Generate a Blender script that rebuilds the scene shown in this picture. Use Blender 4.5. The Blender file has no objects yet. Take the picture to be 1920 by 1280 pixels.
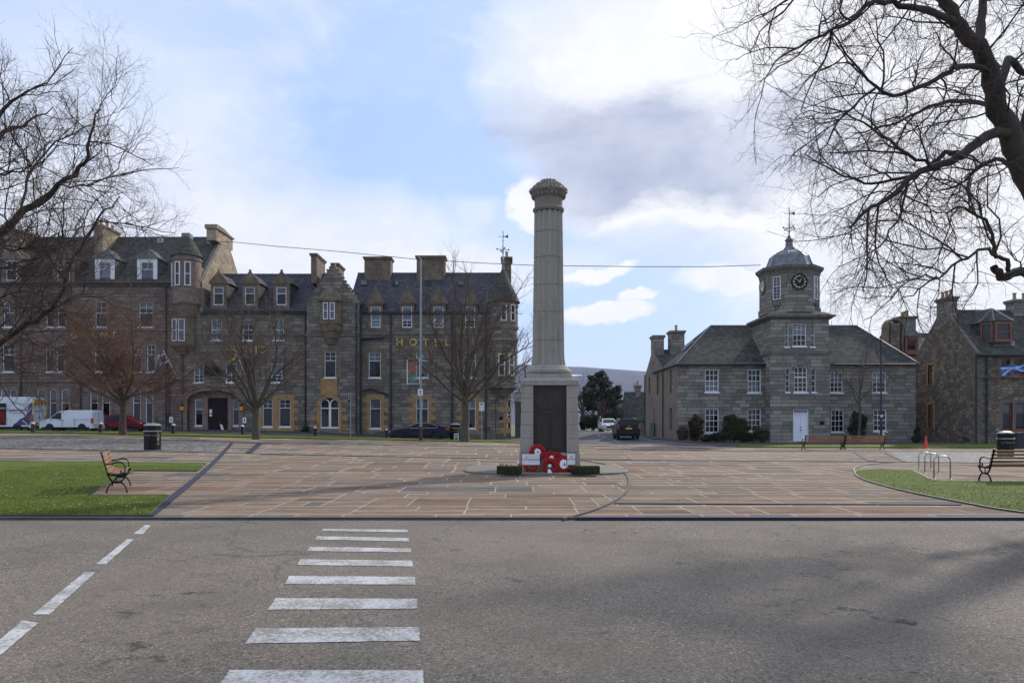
import bpy, bmesh, math, random
from mathutils import Vector, Matrix, noise
from mathutils.geometry import delaunay_2d_cdt
R = math.radians
rnd = random.Random(7)
F = 1400.0            # focal length in photo pixels
HZ = 795.0            # horizon row
EYE = 1.6
sc = bpy.context.scene
COL = sc.collection
W = {}                # world position of every parent

def S(t):
    t = max(0.0, min(1.0, t)); return t*t*(3-2*t)
def zg(x, y):         # ground height
    z = 0.7*S((y-16)/30)*S(-x/28)
    z += 0.8*S((y-45)/35)*S((18-x)/8)*S((x-1)/6)
    return z
def gp(px, py, dz=0.0):   # photo pixel -> point on the ground (+dz)
    lo, hi = 2.0, 400.0
    for _ in range(50):
        m = (lo+hi)/2
        zr = EYE+(HZ-py)*m/F
        if zr > zg((px-960)*m/F, m)+dz: lo = m
        else: hi = m
    x = (px-960)*lo/F
    return Vector((x, lo, zg(x, lo)+dz))
def at(px, py, y): return Vector(((px-960)*y/F, y, EYE+(HZ-py)*y/F))

# ---------------------------------------------------------------- objects
def thing(name, label, cat, loc=(0,0,0), rz=0.0, group=None, local=False):
    o = bpy.data.objects.new(name, None); COL.objects.link(o)
    o.empty_display_size = .3
    o.location = loc; o.rotation_euler = (0,0,rz)
    o['label'] = label; o['category'] = cat
    if group: o['group'] = group
    W[o.name] = Vector((0,0,0)) if local else Vector(loc)
    return o
def tag(o, label, cat, group=None, kind=None):
    o['label'] = label; o['category'] = cat
    if group: o['group'] = group
    if kind: o['kind'] = kind
    return o
def structure(o, kind='structure'):
    o['kind'] = kind; return o
def copy_tree(o, parent=None):
    c = o.copy(); COL.objects.link(c)
    if parent is not None:
        c.parent = parent
    for ch in list(o.children): copy_tree(ch, c)
    return c

class MB:
    def __init__(s): s.v=[]; s.f=[]; s.m=[]; s.mi=0; s.sm=False; s.smf=[]
    def add(s, vs, fs):
        b=len(s.v); s.v += [tuple(p) for p in vs]
        for f in fs:
            s.f.append([b+i for i in f]); s.m.append(s.mi); s.smf.append(s.sm)
        return s
    def quad(s, a,b,c,d): return s.add([a,b,c,d],[(0,1,2,3)])
    def box(s, x0,x1,y0,y1,z0,z1):
        if x0>x1:x0,x1=x1,x0
        if y0>y1:y0,y1=y1,y0
        if z0>z1:z0,z1=z1,z0
        v=[(x,y,z) for z in(z0,z1) for y in(y0,y1) for x in(x0,x1)]
        return s.add(v,[(0,2,3,1),(4,5,7,6),(0,1,5,4),(2,6,7,3),(0,4,6,2),(1,3,7,5)])
    def hexa(s, lo, hi):   # two rings of equal length, capped
        n=len(lo); v=list(lo)+list(hi)
        fs=[tuple(reversed(range(n))), tuple(range(n,2*n))]
        fs+=[(i,(i+1)%n,n+(i+1)%n,n+i) for i in range(n)]
        return s.add(v,fs)
    def prism(s, poly, a, b, ax='y'):   # poly in the other two axes, extruded a..b
        def P(p,t):
            return {'y':(p[0],t,p[1]),'x':(t,p[0],p[1]),'z':(p[0],p[1],t)}[ax]
        return s.hexa([P(p,a) for p in poly],[P(p,b) for p in poly])
    def rings(s, rings, caps=True, closed=True):
        n=len(rings[0]); v=[p for r in rings for p in r]; fs=[]
        for k in range(len(rings)-1):
            for i in range(n if closed else n-1):
                j=(i+1)%n; fs.append((k*n+i,k*n+j,(k+1)*n+j,(k+1)*n+i))
        if caps:
            fs.append(tuple(reversed(range(n)))); fs.append(tuple(range((len(rings)-1)*n,len(rings)*n)))
        return s.add(v,fs)
    def lathe(s, prof, c, n=24, a0=0.0, caps=True):
        c=Vector(c)
        return s.rings([[(c.x+r*math.cos(a0+2*math.pi*i/n), c.y+r*math.sin(a0+2*math.pi*i/n), c.z+z) for i in range(n)] for r,z in prof],caps)
    def tube(s, pts, rad, n=6, caps=True):
        pts=[Vector(p) for p in pts]
        if not isinstance(rad,(list,tuple)): rad=[rad]*len(pts)
        rs=[]; up=None
        for i,p in enumerate(pts):
            d=(pts[min(i+1,len(pts)-1)]-pts[max(i-1,0)])
            if d.length<1e-9: d=Vector((0,0,1))
            d.normalize()
            if up is None:
                up=d.orthogonal().normalized()
            else:
                up=(up-d*up.dot(d))
                up=up.normalized() if up.length>1e-6 else d.orthogonal().normalized()
            w=d.cross(up)
            rs.append([p+(up*math.cos(2*math.pi*k/n)+w*math.sin(2*math.pi*k/n))*rad[i] for k in range(n)])
        return s.rings(rs,caps)
    def ball(s, c, r, nu=10, nv=6, jit=0):
        c=Vector(c); rx,ry,rz=(r,r,r) if not isinstance(r,(tuple,list)) else r
        rings=[]
        for j in range(nv+1):
            t=math.pi*(j/nv); t=min(max(t,.02),math.pi-.02)
            rings.append([(c.x+rx*math.sin(t)*math.cos(2*math.pi*i/nu), c.y+ry*math.sin(t)*math.sin(2*math.pi*i/nu), c.z-rz*math.cos(t)) for i in range(nu)])
        return s.rings(rings)
    def xf(s, M, start=0):
        for i in range(start,len(s.v)): s.v[i]=tuple(M@Vector(s.v[i]))
        return s
    def build(s, name, mat, parent=None, smooth=False, bevel=0, seg=2, recentre=True, auto=False, fixn=True):
        me=bpy.data.meshes.new(name)
        base=W[parent.name] if parent is not None else Vector((0,0,0))
        if not s.v: raise ValueError(name)
        if recentre:
            xs=[v[0] for v in s.v]; ys=[v[1] for v in s.v]; zs=[v[2] for v in s.v]
            c=Vector(((min(xs)+max(xs))/2,(min(ys)+max(ys))/2,min(zs)))
        else: c=base.copy()
        me.from_pydata([(v[0]-c.x,v[1]-c.y,v[2]-c.z) for v in s.v],[],s.f)
        mats=mat if isinstance(mat,(list,tuple)) else [mat]
        for m in mats: me.materials.append(m)
        me.polygons.foreach_set('material_index', s.m)
        if smooth: me.polygons.foreach_set('use_smooth',[True]*len(s.f))
        else: me.polygons.foreach_set('use_smooth', s.smf)
        if fixn and len(s.f)<60000:
            bm=bmesh.new(); bm.from_mesh(me); bmesh.ops.recalc_face_normals(bm,faces=bm.faces); bm.to_mesh(me); bm.free()
        me.update()
        if smooth and auto:
            me.set_sharp_from_angle(angle=R(auto if auto is not True else 40))
        o=bpy.data.objects.new(name,me); COL.objects.link(o)
        if parent is not None: o.parent=parent
        o.location=c-base
        W[o.name]=c
        if bevel:
            b=o.modifiers.new('bevel','BEVEL'); b.width=bevel; b.segments=seg; b.limit_method='ANGLE'; b.angle_limit=R(35)
        return o

def text(name, body, mat, size, loc, rot=(R(90),0,0), parent=None, extrude=.01, align='CENTER', sx=1.0, spacing=1.0):
    cu=bpy.data.curves.new(name,'FONT'); cu.body=body; cu.size=size; cu.extrude=extrude
    cu.align_x=align; cu.align_y='CENTER'; cu.space_character=spacing; cu.resolution_u=3
    cu.materials.append(mat)
    o=bpy.data.objects.new(name,cu); COL.objects.link(o)
    base=W[parent.name] if parent is not None else Vector((0,0,0))
    if parent is not None: o.parent=parent
    o.location=Vector(loc)-base; o.rotation_euler=rot; o.scale=(sx,1,1)
    W[o.name]=Vector(loc)
    return o

# ---------------------------------------------------------------- materials
class NT:
    def __init__(s, name, tree=None):
        if tree is None:
            s.mat=bpy.data.materials.new(name); s.mat.use_nodes=True; s.t=s.mat.node_tree
            s.t.nodes.clear()
            s.out=s.n('ShaderNodeOutputMaterial'); s.b=s.n('ShaderNodeBsdfPrincipled')
            s.l(s.b.outputs[0], s.out.inputs[0])
        else: s.t=tree
    def n(s, typ, _in=None, **kw):
        nd=s.t.nodes.new(typ)
        for k,v in kw.items(): setattr(nd,k,v)
        if _in:
            for k,v in _in.items(): s.set(nd.inputs[k],v)
        return nd
    def set(s, sock, v):
        if isinstance(v,bpy.types.NodeSocket): s.t.links.new(v,sock)
        else: sock.default_value=v
    def l(s,a,b): s.t.links.new(a,b)
    def math(s, op, a, b=0.0, c=None, clamp=False):
        nd=s.n('ShaderNodeMath',operation=op,use_clamp=clamp); s.set(nd.inputs[0],a); s.set(nd.inputs[1],b)
        if c is not None: s.set(nd.inputs[2],c)
        return nd.outputs[0]
    def mix(s, fac, a, b, mode='MIX'):
        nd=s.n('ShaderNodeMix',data_type='RGBA',blend_type=mode,clamp_factor=True)
        s.set(nd.inputs[0],fac); s.set(nd.inputs[6],a); s.set(nd.inputs[7],b); return nd.outputs[2]
    def ramp(s, fac, stops, interp='LINEAR'):
        nd=s.n('ShaderNodeValToRGB'); s.set(nd.inputs[0],fac); e=nd.color_ramp.elements
        nd.color_ramp.interpolation=interp
        while len(e)<len(stops): e.new(.5)
        for i,(p,c) in enumerate(stops):
            e[i].position=p; e[i].color=c4(c) if isinstance(c,(tuple,list)) else (c,c,c,1)
        return nd.outputs[0]
    def pos(s): return s.n('ShaderNodeNewGeometry').outputs['Position']
    def noise(s, vec, scale, detail=4, rough=.55, out='Fac', dist=0):
        nd=s.n('ShaderNodeTexNoise',{'Scale':scale,'Detail':detail,'Roughness':rough,'Distortion':dist})
        s.l(vec,nd.inputs['Vector']); return nd.outputs[0 if out=='Fac' else 1]
    def uz(s, vz=1.0):   # wall coordinates: metres along the wall, height
        g=s.n('ShaderNodeNewGeometry'); sp=s.n('ShaderNodeSeparateXYZ'); s.l(g.outputs['Position'],sp.inputs[0])
        sn=s.n('ShaderNodeSeparateXYZ'); s.l(g.outputs['True Normal'],sn.inputs[0])
        ax=s.math('ABSOLUTE',sn.outputs[0]); ay=s.math('ABSOLUTE',sn.outputs[1])
        side=s.math('GREATER_THAN',ax,ay)
        dif=s.math('SUBTRACT',sp.outputs[1],sp.outputs[0])
        u=s.math('MULTIPLY_ADD',dif,side,sp.outputs[0])
        z=s.math('MULTIPLY',sp.outputs[2],vz)
        return u,z,g.outputs['Position']
    def bump(s, h, strength=.3, dist=.02, normal=None):
        nd=s.n('ShaderNodeBump',{'Strength':strength,'Distance':dist}); s.l(h,nd.inputs['Height'])
        if normal is not None: s.l(normal,nd.inputs['Normal'])
        s.l(nd.outputs[0],s.b.inputs['Normal']); return nd.outputs[0]
def c4(c): return (c[0],c[1],c[2],1.0)

def plain(name, c, rough=.6, metal=0.0, var=.12, scale=6.0, bump=.0, coat=0.0, spec=.5):
    m=NT(name); p=m.pos(); nz=m.noise(p,scale,5)
    lo=tuple(x*(1-var) for x in c); hi=tuple(min(1,x*(1+var)) for x in c)
    col=m.mix(m.ramp(nz,[(.3,0.0),(.7,1.0)]),c4(lo),c4(hi))
    m.set(m.b.inputs['Base Color'],col); m.b.inputs['Roughness'].default_value=rough
    m.b.inputs['Metallic'].default_value=metal; m.b.inputs['Coat Weight'].default_value=coat
    m.b.inputs['Coat Roughness'].default_value=.06
    m.b.inputs['Specular IOR Level'].default_value=spec
    if bump: m.bump(m.noise(p,scale*6,4),bump,.01)
    return m.mat

def ashlar(name, tones, mortar, bw=.75, bh=.3, ms=.012, bump=.35, stain=(.06,.055,.05), stain_amt=.5, lichen=None, seed=0.0):
    m=NT(name); u,z,p=m.uz()
    row=m.math('FLOOR',m.math('DIVIDE',z,bh))
    wn=m.n('ShaderNodeTexWhiteNoise',noise_dimensions='1D'); m.l(m.math('ADD',row,seed),wn.inputs['W'])
    shift=m.math('MULTIPLY',wn.outputs[0],3.7)
    u1=m.math('ADD',u,shift)
    cv=m.n('ShaderNodeCombineXYZ'); m.l(m.math('MULTIPLY',u1,.55),cv.inputs[0]); m.l(m.math('MULTIPLY',row,5.3),cv.inputs[1])
    nz=m.noise(cv.outputs[0],1.0,1)
    u2=m.math('MULTIPLY_ADD',nz,bw*1.5,u1)
    c2=m.n('ShaderNodeCombineXYZ'); m.l(u2,c2.inputs[0]); m.l(z,c2.inputs[1])
    wob=m.noise(p,2.2,3,out='Color')
    wv=m.n('ShaderNodeVectorMath',operation='MULTIPLY_ADD'); m.l(wob,wv.inputs[0]); wv.inputs[1].default_value=(.03,.03,0); m.l(c2.outputs[0],wv.inputs[2])
    br=m.n('ShaderNodeTexBrick',{'Scale':1.0,'Mortar Size':ms,'Mortar Smooth':.15,'Brick Width':bw,'Row Height':bh,'Bias':0.0,
        'Color1':(0,0,0,1),'Color2':(1,1,1,1),'Mortar':(.5,.5,.5,1)})
    m.l(wv.outputs[0],br.inputs['Vector'])
    n=len(tones)
    col=m.ramp(br.outputs['Color'],[((i+.5)/n,t) for i,t in enumerate(tones)])
    fine=m.noise(p,22,5,.65); col=m.mix(.55,col,m.ramp(fine,[(.3,.28),(.75,.72)]),'OVERLAY')
    big=m.noise(p,.35,5,.6); col=m.mix(m.math('MULTIPLY',m.ramp(big,[(.48,0.0),(.72,1.0)]),stain_amt),col,c4(stain))
    if lichen:
        l2=m.noise(p,1.3,6,.7); col=m.mix(m.ramp(l2,[(.6,0.0),(.7,.55)]),col,c4(lichen))
    col=m.mix(br.outputs['Fac'],col,c4(mortar))
    m.set(m.b.inputs['Base Color'],col); m.b.inputs['Roughness'].default_value=.9
    h=m.math('SUBTRACT',m.math('MULTIPLY',fine,.35),br.outputs['Fac'])
    m.bump(h,bump,.03)
    return m.mat

def rubble(name, tones, mortar, su=2.2, sz=3.6, bump=.6):
    m=NT(name); u,z,p=m.uz()
    c=m.n('ShaderNodeCombineXYZ'); m.l(m.math('MULTIPLY',u,su),c.inputs[0]); m.l(m.math('MULTIPLY',z,sz),c.inputs[1])
    wob=m.noise(p,1.5,4,out='Color')
    wv=m.n('ShaderNodeVectorMath',operation='MULTIPLY_ADD'); m.l(wob,wv.inputs[0]); wv.inputs[1].default_value=(.8,.8,0); m.l(c.outputs[0],wv.inputs[2])
    v1=m.n('ShaderNodeTexVoronoi',{'Scale':1.0,'Randomness':.85},voronoi_dimensions='2D'); m.l(wv.outputs[0],v1.inputs['Vector'])
    v2=m.n('ShaderNodeTexVoronoi',{'Scale':1.0,'Randomness':.85},voronoi_dimensions='2D',feature='DISTANCE_TO_EDGE'); m.l(wv.outputs[0],v2.inputs['Vector'])
    sp=m.n('ShaderNodeSeparateColor'); m.l(v1.outputs['Color'],sp.inputs[0])
    n=len(tones); col=m.ramp(sp.outputs[0],[((i+.5)/n,t) for i,t in enumerate(tones)])
    fine=m.noise(p,16,5,.65); col=m.mix(.6,col,m.ramp(fine,[(.3,.25),(.75,.75)]),'OVERLAY')
    ed=m.ramp(v2.outputs['Distance'],[(0.02,1.0),(.09,0.0)])
    col=m.mix(ed,col,c4(mortar))
    m.set(m.b.inputs['Base Color'],col); m.b.inputs['Roughness'].default_value=.93
    m.bump(m.math('SUBTRACT',m.math('MULTIPLY',fine,.4),ed),bump,.05)
    return m.mat

def slate(name, tones, moss=(.10,.10,.06), moss_amt=.3, bw=.33, bh=.24):
    m=NT(name); u,z,p=m.uz(1.35)
    c2=m.n('ShaderNodeCombineXYZ'); m.l(u,c2.inputs[0]); m.l(z,c2.inputs[1])
    br=m.n('ShaderNodeTexBrick',{'Scale':1.0,'Mortar Size':.012,'Mortar Smooth':.3,'Brick Width':bw,'Row Height':bh,
        'Color1':(0,0,0,1),'Color2':(1,1,1,1),'Mortar':(.4,.4,.4,1)}); m.l(c2.outputs[0],br.inputs['Vector'])
    n=len(tones); col=m.ramp(br.outputs['Color'],[((i+.5)/n,t) for i,t in enumerate(tones)])
    fine=m.noise(p,14,5,.65); col=m.mix(.6,col,m.ramp(fine,[(.3,.25),(.75,.75)]),'OVERLAY')
    big=m.noise(p,.9,6,.7); col=m.mix(m.math('MULTIPLY',m.ramp(big,[(.45,0.0),(.7,1.0)]),moss_amt),col,c4(moss))
    col=m.mix(m.math('MULTIPLY',br.outputs['Fac'],.8),col,(.015,.015,.017,1))
    m.set(m.b.inputs['Base Color'],col); m.b.inputs['Roughness'].default_value=.85; m.b.inputs['Specular IOR Level'].default_value=.2
    fr=m.math('FRACT',m.math('DIVIDE',z,bh))
    m.bump(m.math('SUBTRACT',m.math('MULTIPLY',fine,.3),m.math('ADD',m.math('MULTIPLY',fr,.7),br.outputs['Fac'])),.5,.03)
    return m.mat

M={}
M['granite']=ashlar('hotel granite',[(.125,.108,.086),(.185,.163,.132),(.255,.226,.184),(.155,.132,.104)],(.045,.038,.03),.8,.33,.018)
M['granite_red']=ashlar('hotel pink granite',[(.14,.106,.085),(.19,.148,.118),(.235,.19,.155),(.14,.112,.09)],(.045,.038,.033),.8,.33,.018,seed=9)
M['court']=ashlar('courthouse ashlar',[(.165,.152,.128),(.245,.226,.19),(.31,.29,.245),(.195,.176,.145)],(.03,.027,.022),.95,.31,.016,.5,seed=4)
M['court_side']=ashlar('harled side wall',[(.22,.17,.13),(.27,.21,.16),(.25,.19,.15),(.2,.165,.13)],(.2,.16,.125),.6,.3,.02,.15,seed=5)
M['rubble']=rubble('rubble stone',[(.11,.092,.072),(.20,.162,.12),(.15,.127,.10),(.28,.228,.165),(.15,.10,.074)],(.06,.05,.04))
M['rubble_gold']=rubble('golden rubble',[(.22,.175,.12),(.33,.265,.18),(.27,.22,.155),(.38,.31,.215)],(.22,.17,.11),1.5,2.2,.4)
M['dress']=plain('dressed grey stone',(.14,.125,.105),.9,var=.3,scale=3,bump=.3)
M['sand']=plain('golden sandstone',(.34,.205,.085),.9,var=.25,scale=2.5,bump=.3)
M['brownstone']=plain('weathered brown sandstone',(.15,.115,.078),.9,var=.35,scale=2.0,bump=.3)
M['pink']=plain('pink sandstone dressing',(.20,.145,.115),.9,var=.3,scale=3,bump=.25)
M['slate']=slate('purple slate',[(.045,.045,.055),(.07,.068,.085),(.095,.09,.11),(.06,.058,.07)],(.09,.09,.08),.25)
M['slate_grey']=slate('grey mossy slate',[(.04,.042,.04),(.065,.068,.062),(.10,.10,.088),(.05,.052,.05)],(.09,.085,.045),.5)
M['slate_light']=slate('pale green slate',[(.12,.13,.11),(.15,.16,.135),(.17,.175,.15),(.13,.135,.12)],(.1,.1,.07),.2)
M['lead']=plain('lead sheet',(.155,.165,.185),.55,.25,var=.3,scale=2)
M['white']=plain('white painted timber',(.72,.73,.74),.5,var=.06,scale=8)
M['redwood']=plain('red brown painted timber',(.20,.065,.03),.5,var=.2)
M['gutter']=plain('dark grey iron pipe',(.035,.038,.048),.6,var=.2,spec=.3)
M['black']=plain('black painted iron',(.009,.009,.009),.5,var=.3,spec=.22)
M['gold']=plain('gold leaf',(.62,.44,.10),.42,.55,var=.1)
M['doorwood']=plain('dark stained door',(.018,.009,.008),.6,var=.3,spec=.2)
M['blind']=plain('roller blind',(.42,.43,.42),.9,var=.08)
M['curtain']=plain('net curtain',(.5,.52,.55),.9,var=.2,scale=9)
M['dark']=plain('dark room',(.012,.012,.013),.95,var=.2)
M['terracotta']=plain('chimney pot clay',(.33,.22,.11),.85,var=.25)
M['steel']=plain('brushed steel',(.42,.43,.44),.33,.85,var=.1,scale=20)
M['galv']=plain('galvanised steel',(.30,.31,.31),.5,.5,var=.15,scale=5)
M['paper']=plain('white card',(.75,.75,.76),.8,var=.04)
def glass():
    m=NT('window glass'); t=m.t
    tr=m.n('ShaderNodeBsdfTransparent',{'Color':(.55,.58,.6,1)}); gl=m.n('ShaderNodeBsdfGlossy',{'Color':(.85,.88,.92,1),'Roughness':.03})
    fr=m.n('ShaderNodeFresnel',{'IOR':1.5}); f=m.math('MULTIPLY_ADD',fr.outputs[0],.9,.0,clamp=True)
    bp=m.n('ShaderNodeBump',{'Strength':.08,'Distance':.02}); m.l(m.noise(m.pos(),1.6,2),bp.inputs['Height']); m.l(bp.outputs[0],gl.inputs['Normal'])
    mx=m.n('ShaderNodeMixShader'); m.l(f,mx.inputs[0]); m.l(tr.outputs[0],mx.inputs[1]); m.l(gl.outputs[0],mx.inputs[2])
    m.l(mx.outputs[0],m.out.inputs[0]); t.nodes.remove(m.b); return m.mat
M['glass']=glass()
# ---------------------------------------------------------------- camera, sun, sky
def pip(px,py,poly):
    c=False; n=len(poly); j=n-1
    for i in range(n):
        xi,yi=poly[i]; xj,yj=poly[j]
        if (yi>py)!=(yj>py) and px<(xj-xi)*(py-yi)/(yj-yi)+xi: c=not c
        j=i
    return c
def left_rise(x,y): return 1.0*S((y-14)/42)*S((6-x)/36)
def zg(x, y):
    return left_rise(x,y) + 0.8*S((y-45)/35)*S((18-x)/8)*S((x-1)/6)

cam=bpy.data.cameras.new('camera'); co=bpy.data.objects.new('camera',cam); COL.objects.link(co)
co.location=(0,0,EYE); co.rotation_euler=(R(90),0,0)
cam.sensor_fit='HORIZONTAL'; cam.sensor_width=36; cam.lens=36*F/1920; cam.shift_y=(HZ-640)/1920; cam.clip_end=9000; cam.clip_start=.1
sc.camera=co
SAZ,SEL=38.0,32.0
sd=Vector((math.sin(R(SAZ))*math.cos(R(SEL)),math.cos(R(SAZ))*math.cos(R(SEL)),math.sin(R(SEL))))
sl=bpy.data.lights.new('sun','SUN'); sl.energy=2.6; sl.angle=R(1.9); sl.color=(1,.94,.84)
so=bpy.data.objects.new('sun',sl); COL.objects.link(so); so.rotation_euler=(-sd).to_track_quat('-Z','Y').to_euler(); so.location=(30,-10,40)

wd=bpy.data.worlds.new('World'); sc.world=wd; wd.use_nodes=True
w=NT('w',wd.node_tree); wd.node_tree.nodes.clear()
wo=w.n('ShaderNodeOutputWorld'); bg=w.n('ShaderNodeBackground'); bg.inputs[1].default_value=.1; w.l(bg.outputs[0],wo.inputs[0])
sky=w.n('ShaderNodeTexSky',sky_type='NISHITA'); sky.sun_disc=False; sky.sun_elevation=R(SEL); sky.sun_rotation=R(SAZ)
sky.air_density=1.0; sky.dust_density=.6; sky.ozone_density=2.0
tc=w.n('ShaderNodeTexCoord'); gen=tc.outputs['Generated']
wn=w.n('ShaderNodeTexNoise',{'Scale':3.2,'Detail':7,'Roughness':.58}); w.l(gen,wn.inputs[0])
wv=w.n('ShaderNodeVectorMath',operation='MULTIPLY_ADD'); w.l(wn.outputs[1],wv.inputs[0]); wv.inputs[1].default_value=(.22,.22,.16); w.l(gen,wv.inputs[2])
wv2=w.n('ShaderNodeVectorMath',operation='SUBTRACT'); w.l(wv.outputs[0],wv2.inputs[0]); wv2.inputs[1].default_value=(.11,.11,.08)
def azel(v):
    nn=w.n('ShaderNodeVectorMath',operation='NORMALIZE'); w.l(v,nn.inputs[0])
    s=w.n('ShaderNodeSeparateXYZ'); w.l(nn.outputs[0],s.inputs[0])
    return w.math('ARCTAN2',s.outputs[0],s.outputs[1]), w.math('ARCSINE',s.outputs[2])
AZ,EL=azel(wv2.outputs[0])
AZ0,EL0=azel(gen); cc_=w.n('ShaderNodeCombineXYZ'); w.l(AZ0,cc_.inputs[0]); w.l(w.math('MULTIPLY',EL0,2.1),cc_.inputs[1]); CNB=w.noise(cc_.outputs[0],6.5,10,.66,dist=.5); CNS=w.noise(cc_.outputs[0],3.0,8,.6,dist=.3)
def blob(px,py,rx,ry,rot=0,soft=.6,gain=1.0,rag=1.0):
    d=Vector(((px-960)/F,1,(HZ-py)/F)).normalized()
    a=math.atan2(d.x,d.y); e=math.asin(d.z)
    u=w.math('SUBTRACT',AZ,a); v=w.math('SUBTRACT',EL,e); c,s_=math.cos(R(rot)),math.sin(R(rot))
    p=w.math('ADD',w.math('MULTIPLY',u,c),w.math('MULTIPLY',v,s_)); q=w.math('SUBTRACT',w.math('MULTIPLY',v,c),w.math('MULTIPLY',u,s_))
    p=w.math('DIVIDE',p,rx/F); q=w.math('DIVIDE',q,ry/F)
    r=w.math('SQRT',w.math('ADD',w.math('MULTIPLY',p,p),w.math('MULTIPLY',q,q)))
    r=w.math('MULTIPLY_ADD',w.math('SUBTRACT',CNB,.5),rag*1.5,r)
    return w.math('MULTIPLY',w.math('SMOOTH_MIN',1.0,w.math('DIVIDE',w.math('SUBTRACT',1.0+soft/2,r),soft,clamp=True),.0,clamp=True),gain)
def union(*bs):
    r=bs[0]
    for b in bs[1:]: r=w.math('MAXIMUM',r,b)
    return r
cn=w.noise(gen,2.2,7,.6); cf=w.noise(gen,7.0,7,.6); cs=w.noise(wv2.outputs[0],9,8,.65)
skyc=w.mix(.72,sky.outputs[0],(3.9,5.6,9.4,1))
# thin high cloud everywhere, thinner over the blue lanes
blue=union(blob(800,320,300,150,-20,.9,1.0), blob(900,60,170,100,10,.9,.8), blob(1200,600,330,110,0,.8,.85), blob(760,180,270,130,0,1.0,.85), blob(360,30,320,70,0,1.0,.65),blob(320,150,230,70,20,1.0,.5))
thin=w.math('SUBTRACT',1.0,w.math('MULTIPLY',blue,w.math('MULTIPLY_ADD',cn,.5,.62)))
thin=w.math('MULTIPLY',thin,w.ramp(CNB,[(.34,.62),(.58,1.0)]))
gs=w.n('ShaderNodeSeparateXYZ'); w.l(gen,gs.inputs[0]); front=w.ramp(w.math('MULTIPLY_ADD',gs.outputs[1],.5,.5),[(.30,.66),(.62,1.0)]); thin=w.math('MULTIPLY',thin,front)
veil=w.mix(w.ramp(CNS,[(.35,0.0),(.65,1.0)]),(5.3,6.0,7.7,1),(6.9,7.3,8.2,1))
col=w.mix(thin,skyc,veil)
# bright cumulus
wht=union(blob(1330,365,270,60,0,.45),blob(1370,540,105,30,0,.4),blob(1135,592,85,20,0,.35),blob(1195,566,40,12,0,.35),blob(1120,515,70,13,0,.4),blob(1290,60,330,120,0,.7),
          blob(1760,260,360,420,0,.6),blob(560,440,330,70,0,.9,.7),blob(985,375,60,36,30,.35),blob(700,490,350,50,0,.8,.8),blob(860,395,60,30,0,.8,.5),blob(180,330,200,200,0,1.0,.5))
wht=w.math('MULTIPLY',wht,w.ramp(cs,[(.25,.62),(.5,1.0)]))
col=w.mix(wht,col,w.mix(cs,(6.9,7.1,7.7,1),(8.3,8.3,8.4,1)))
# the heavy grey cloud and its lit edges
g=union(blob(1240,280,260,88,-4,.5),blob(1125,335,120,62,8,.4),blob(1420,245,180,85,0,.7,.9),blob(1080,245,90,45,20,.5,.9))
gr=w.math('MULTIPLY',g,w.ramp(cf,[(.2,.75),(.55,1.0)]))
col=w.mix(gr,col,w.mix(w.ramp(CNS,[(.36,0.0),(.62,1.0)]),(3.4,3.9,5.3,1),(6.0,6.3,7.3,1)))
w.l(col,bg.inputs[0])
vs=sc.view_settings; vs.view_transform='Standard'; vs.look='None'; vs.gamma=1; vs.exposure=0.40; vs.use_curve_mapping=False
sc.cycles.max_bounces=6; sc.cycles.diffuse_bounces=3; sc.cycles.glossy_bounces=3; sc.cycles.transparent_max_bounces=8
sc.cycles.use_denoising=True

# ---------------------------------------------------------------- ground materials
def asphalt(name, base=(.162,.138,.112), pale=(.42,.37,.30), size=75.0, stains=True, tint=None):
    m=NT(name); p=m.pos()
    v=m.n('ShaderNodeTexVoronoi',{'Scale':size,'Randomness':1.0}); m.l(p,v.inputs['Vector'])
    s=m.n('ShaderNodeSeparateColor'); m.l(v.outputs['Color'],s.inputs[0])
    col=m.ramp(s.outputs[0],[(0,tuple(x*.35 for x in base)),(.35,base),(.75,tuple(x*1.3 for x in base)),(.93,tuple(x*1.5 for x in base)),(1,pale)])
    f=m.noise(p,90,4,.7); col=m.mix(.7,col,m.ramp(f,[(.3,.3),(.7,.7)]),'OVERLAY')
    n2=m.noise(p,.55,6,.62); col=m.mix(m.math('MULTIPLY',m.ramp(n2,[(.42,0.0),(.66,1.0)]),.5),col,c4(tuple(x*.55 for x in base)))
    n3=m.noise(p,.16,4,.5); col=m.mix(m.math('MULTIPLY',m.ramp(n3,[(.4,0.0),(.65,1.0)]),.35),col,c4(tint or tuple(x*1.35 for x in base)))
    if stains:
        n4=m.noise(p,3.2,6,.75); n5=m.noise(p,.5,2); k=m.math('MULTIPLY',m.ramp(n4,[(.55,0.0),(.63,1.0)]),m.ramp(n5,[(.52,0.0),(.62,1.0)]))
        col=m.mix(m.math('MULTIPLY',k,.75),col,(.02,.02,.02,1))
        # fine cracks
        vc=m.n('ShaderNodeTexVoronoi',{'Scale':.16},feature='DISTANCE_TO_EDGE'); 
        wp=m.n('ShaderNodeVectorMath',operation='MULTIPLY_ADD'); m.l(m.noise(p,1.3,6,.7,out='Color'),wp.inputs[0]); wp.inputs[1].default_value=(1.1,1.1,0); m.l(p,wp.inputs[2]); m.l(wp.outputs[0],vc.inputs['Vector'])
        ck=m.ramp(vc.outputs['Distance'],[(0,1.0),(.0035,0.0)])
        col=m.mix(m.math('MULTIPLY',ck,.5),col,(.03,.03,.03,1))
    m.set(m.b.inputs['Base Color'],col); m.b.inputs['Roughness'].default_value=.93; m.b.inputs['Specular IOR Level'].default_value=.25
    m.bump(m.math('ADD',m.math('MULTIPLY',v.outputs['Distance'],-.8),m.math('MULTIPLY',f,.5)),.55,.012)
    return m.mat
M['asphalt']=asphalt('worn asphalt road')
M['asphalt_far']=asphalt('smooth grey road',(.085,.085,.09),(.13,.13,.13),18,False)
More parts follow.
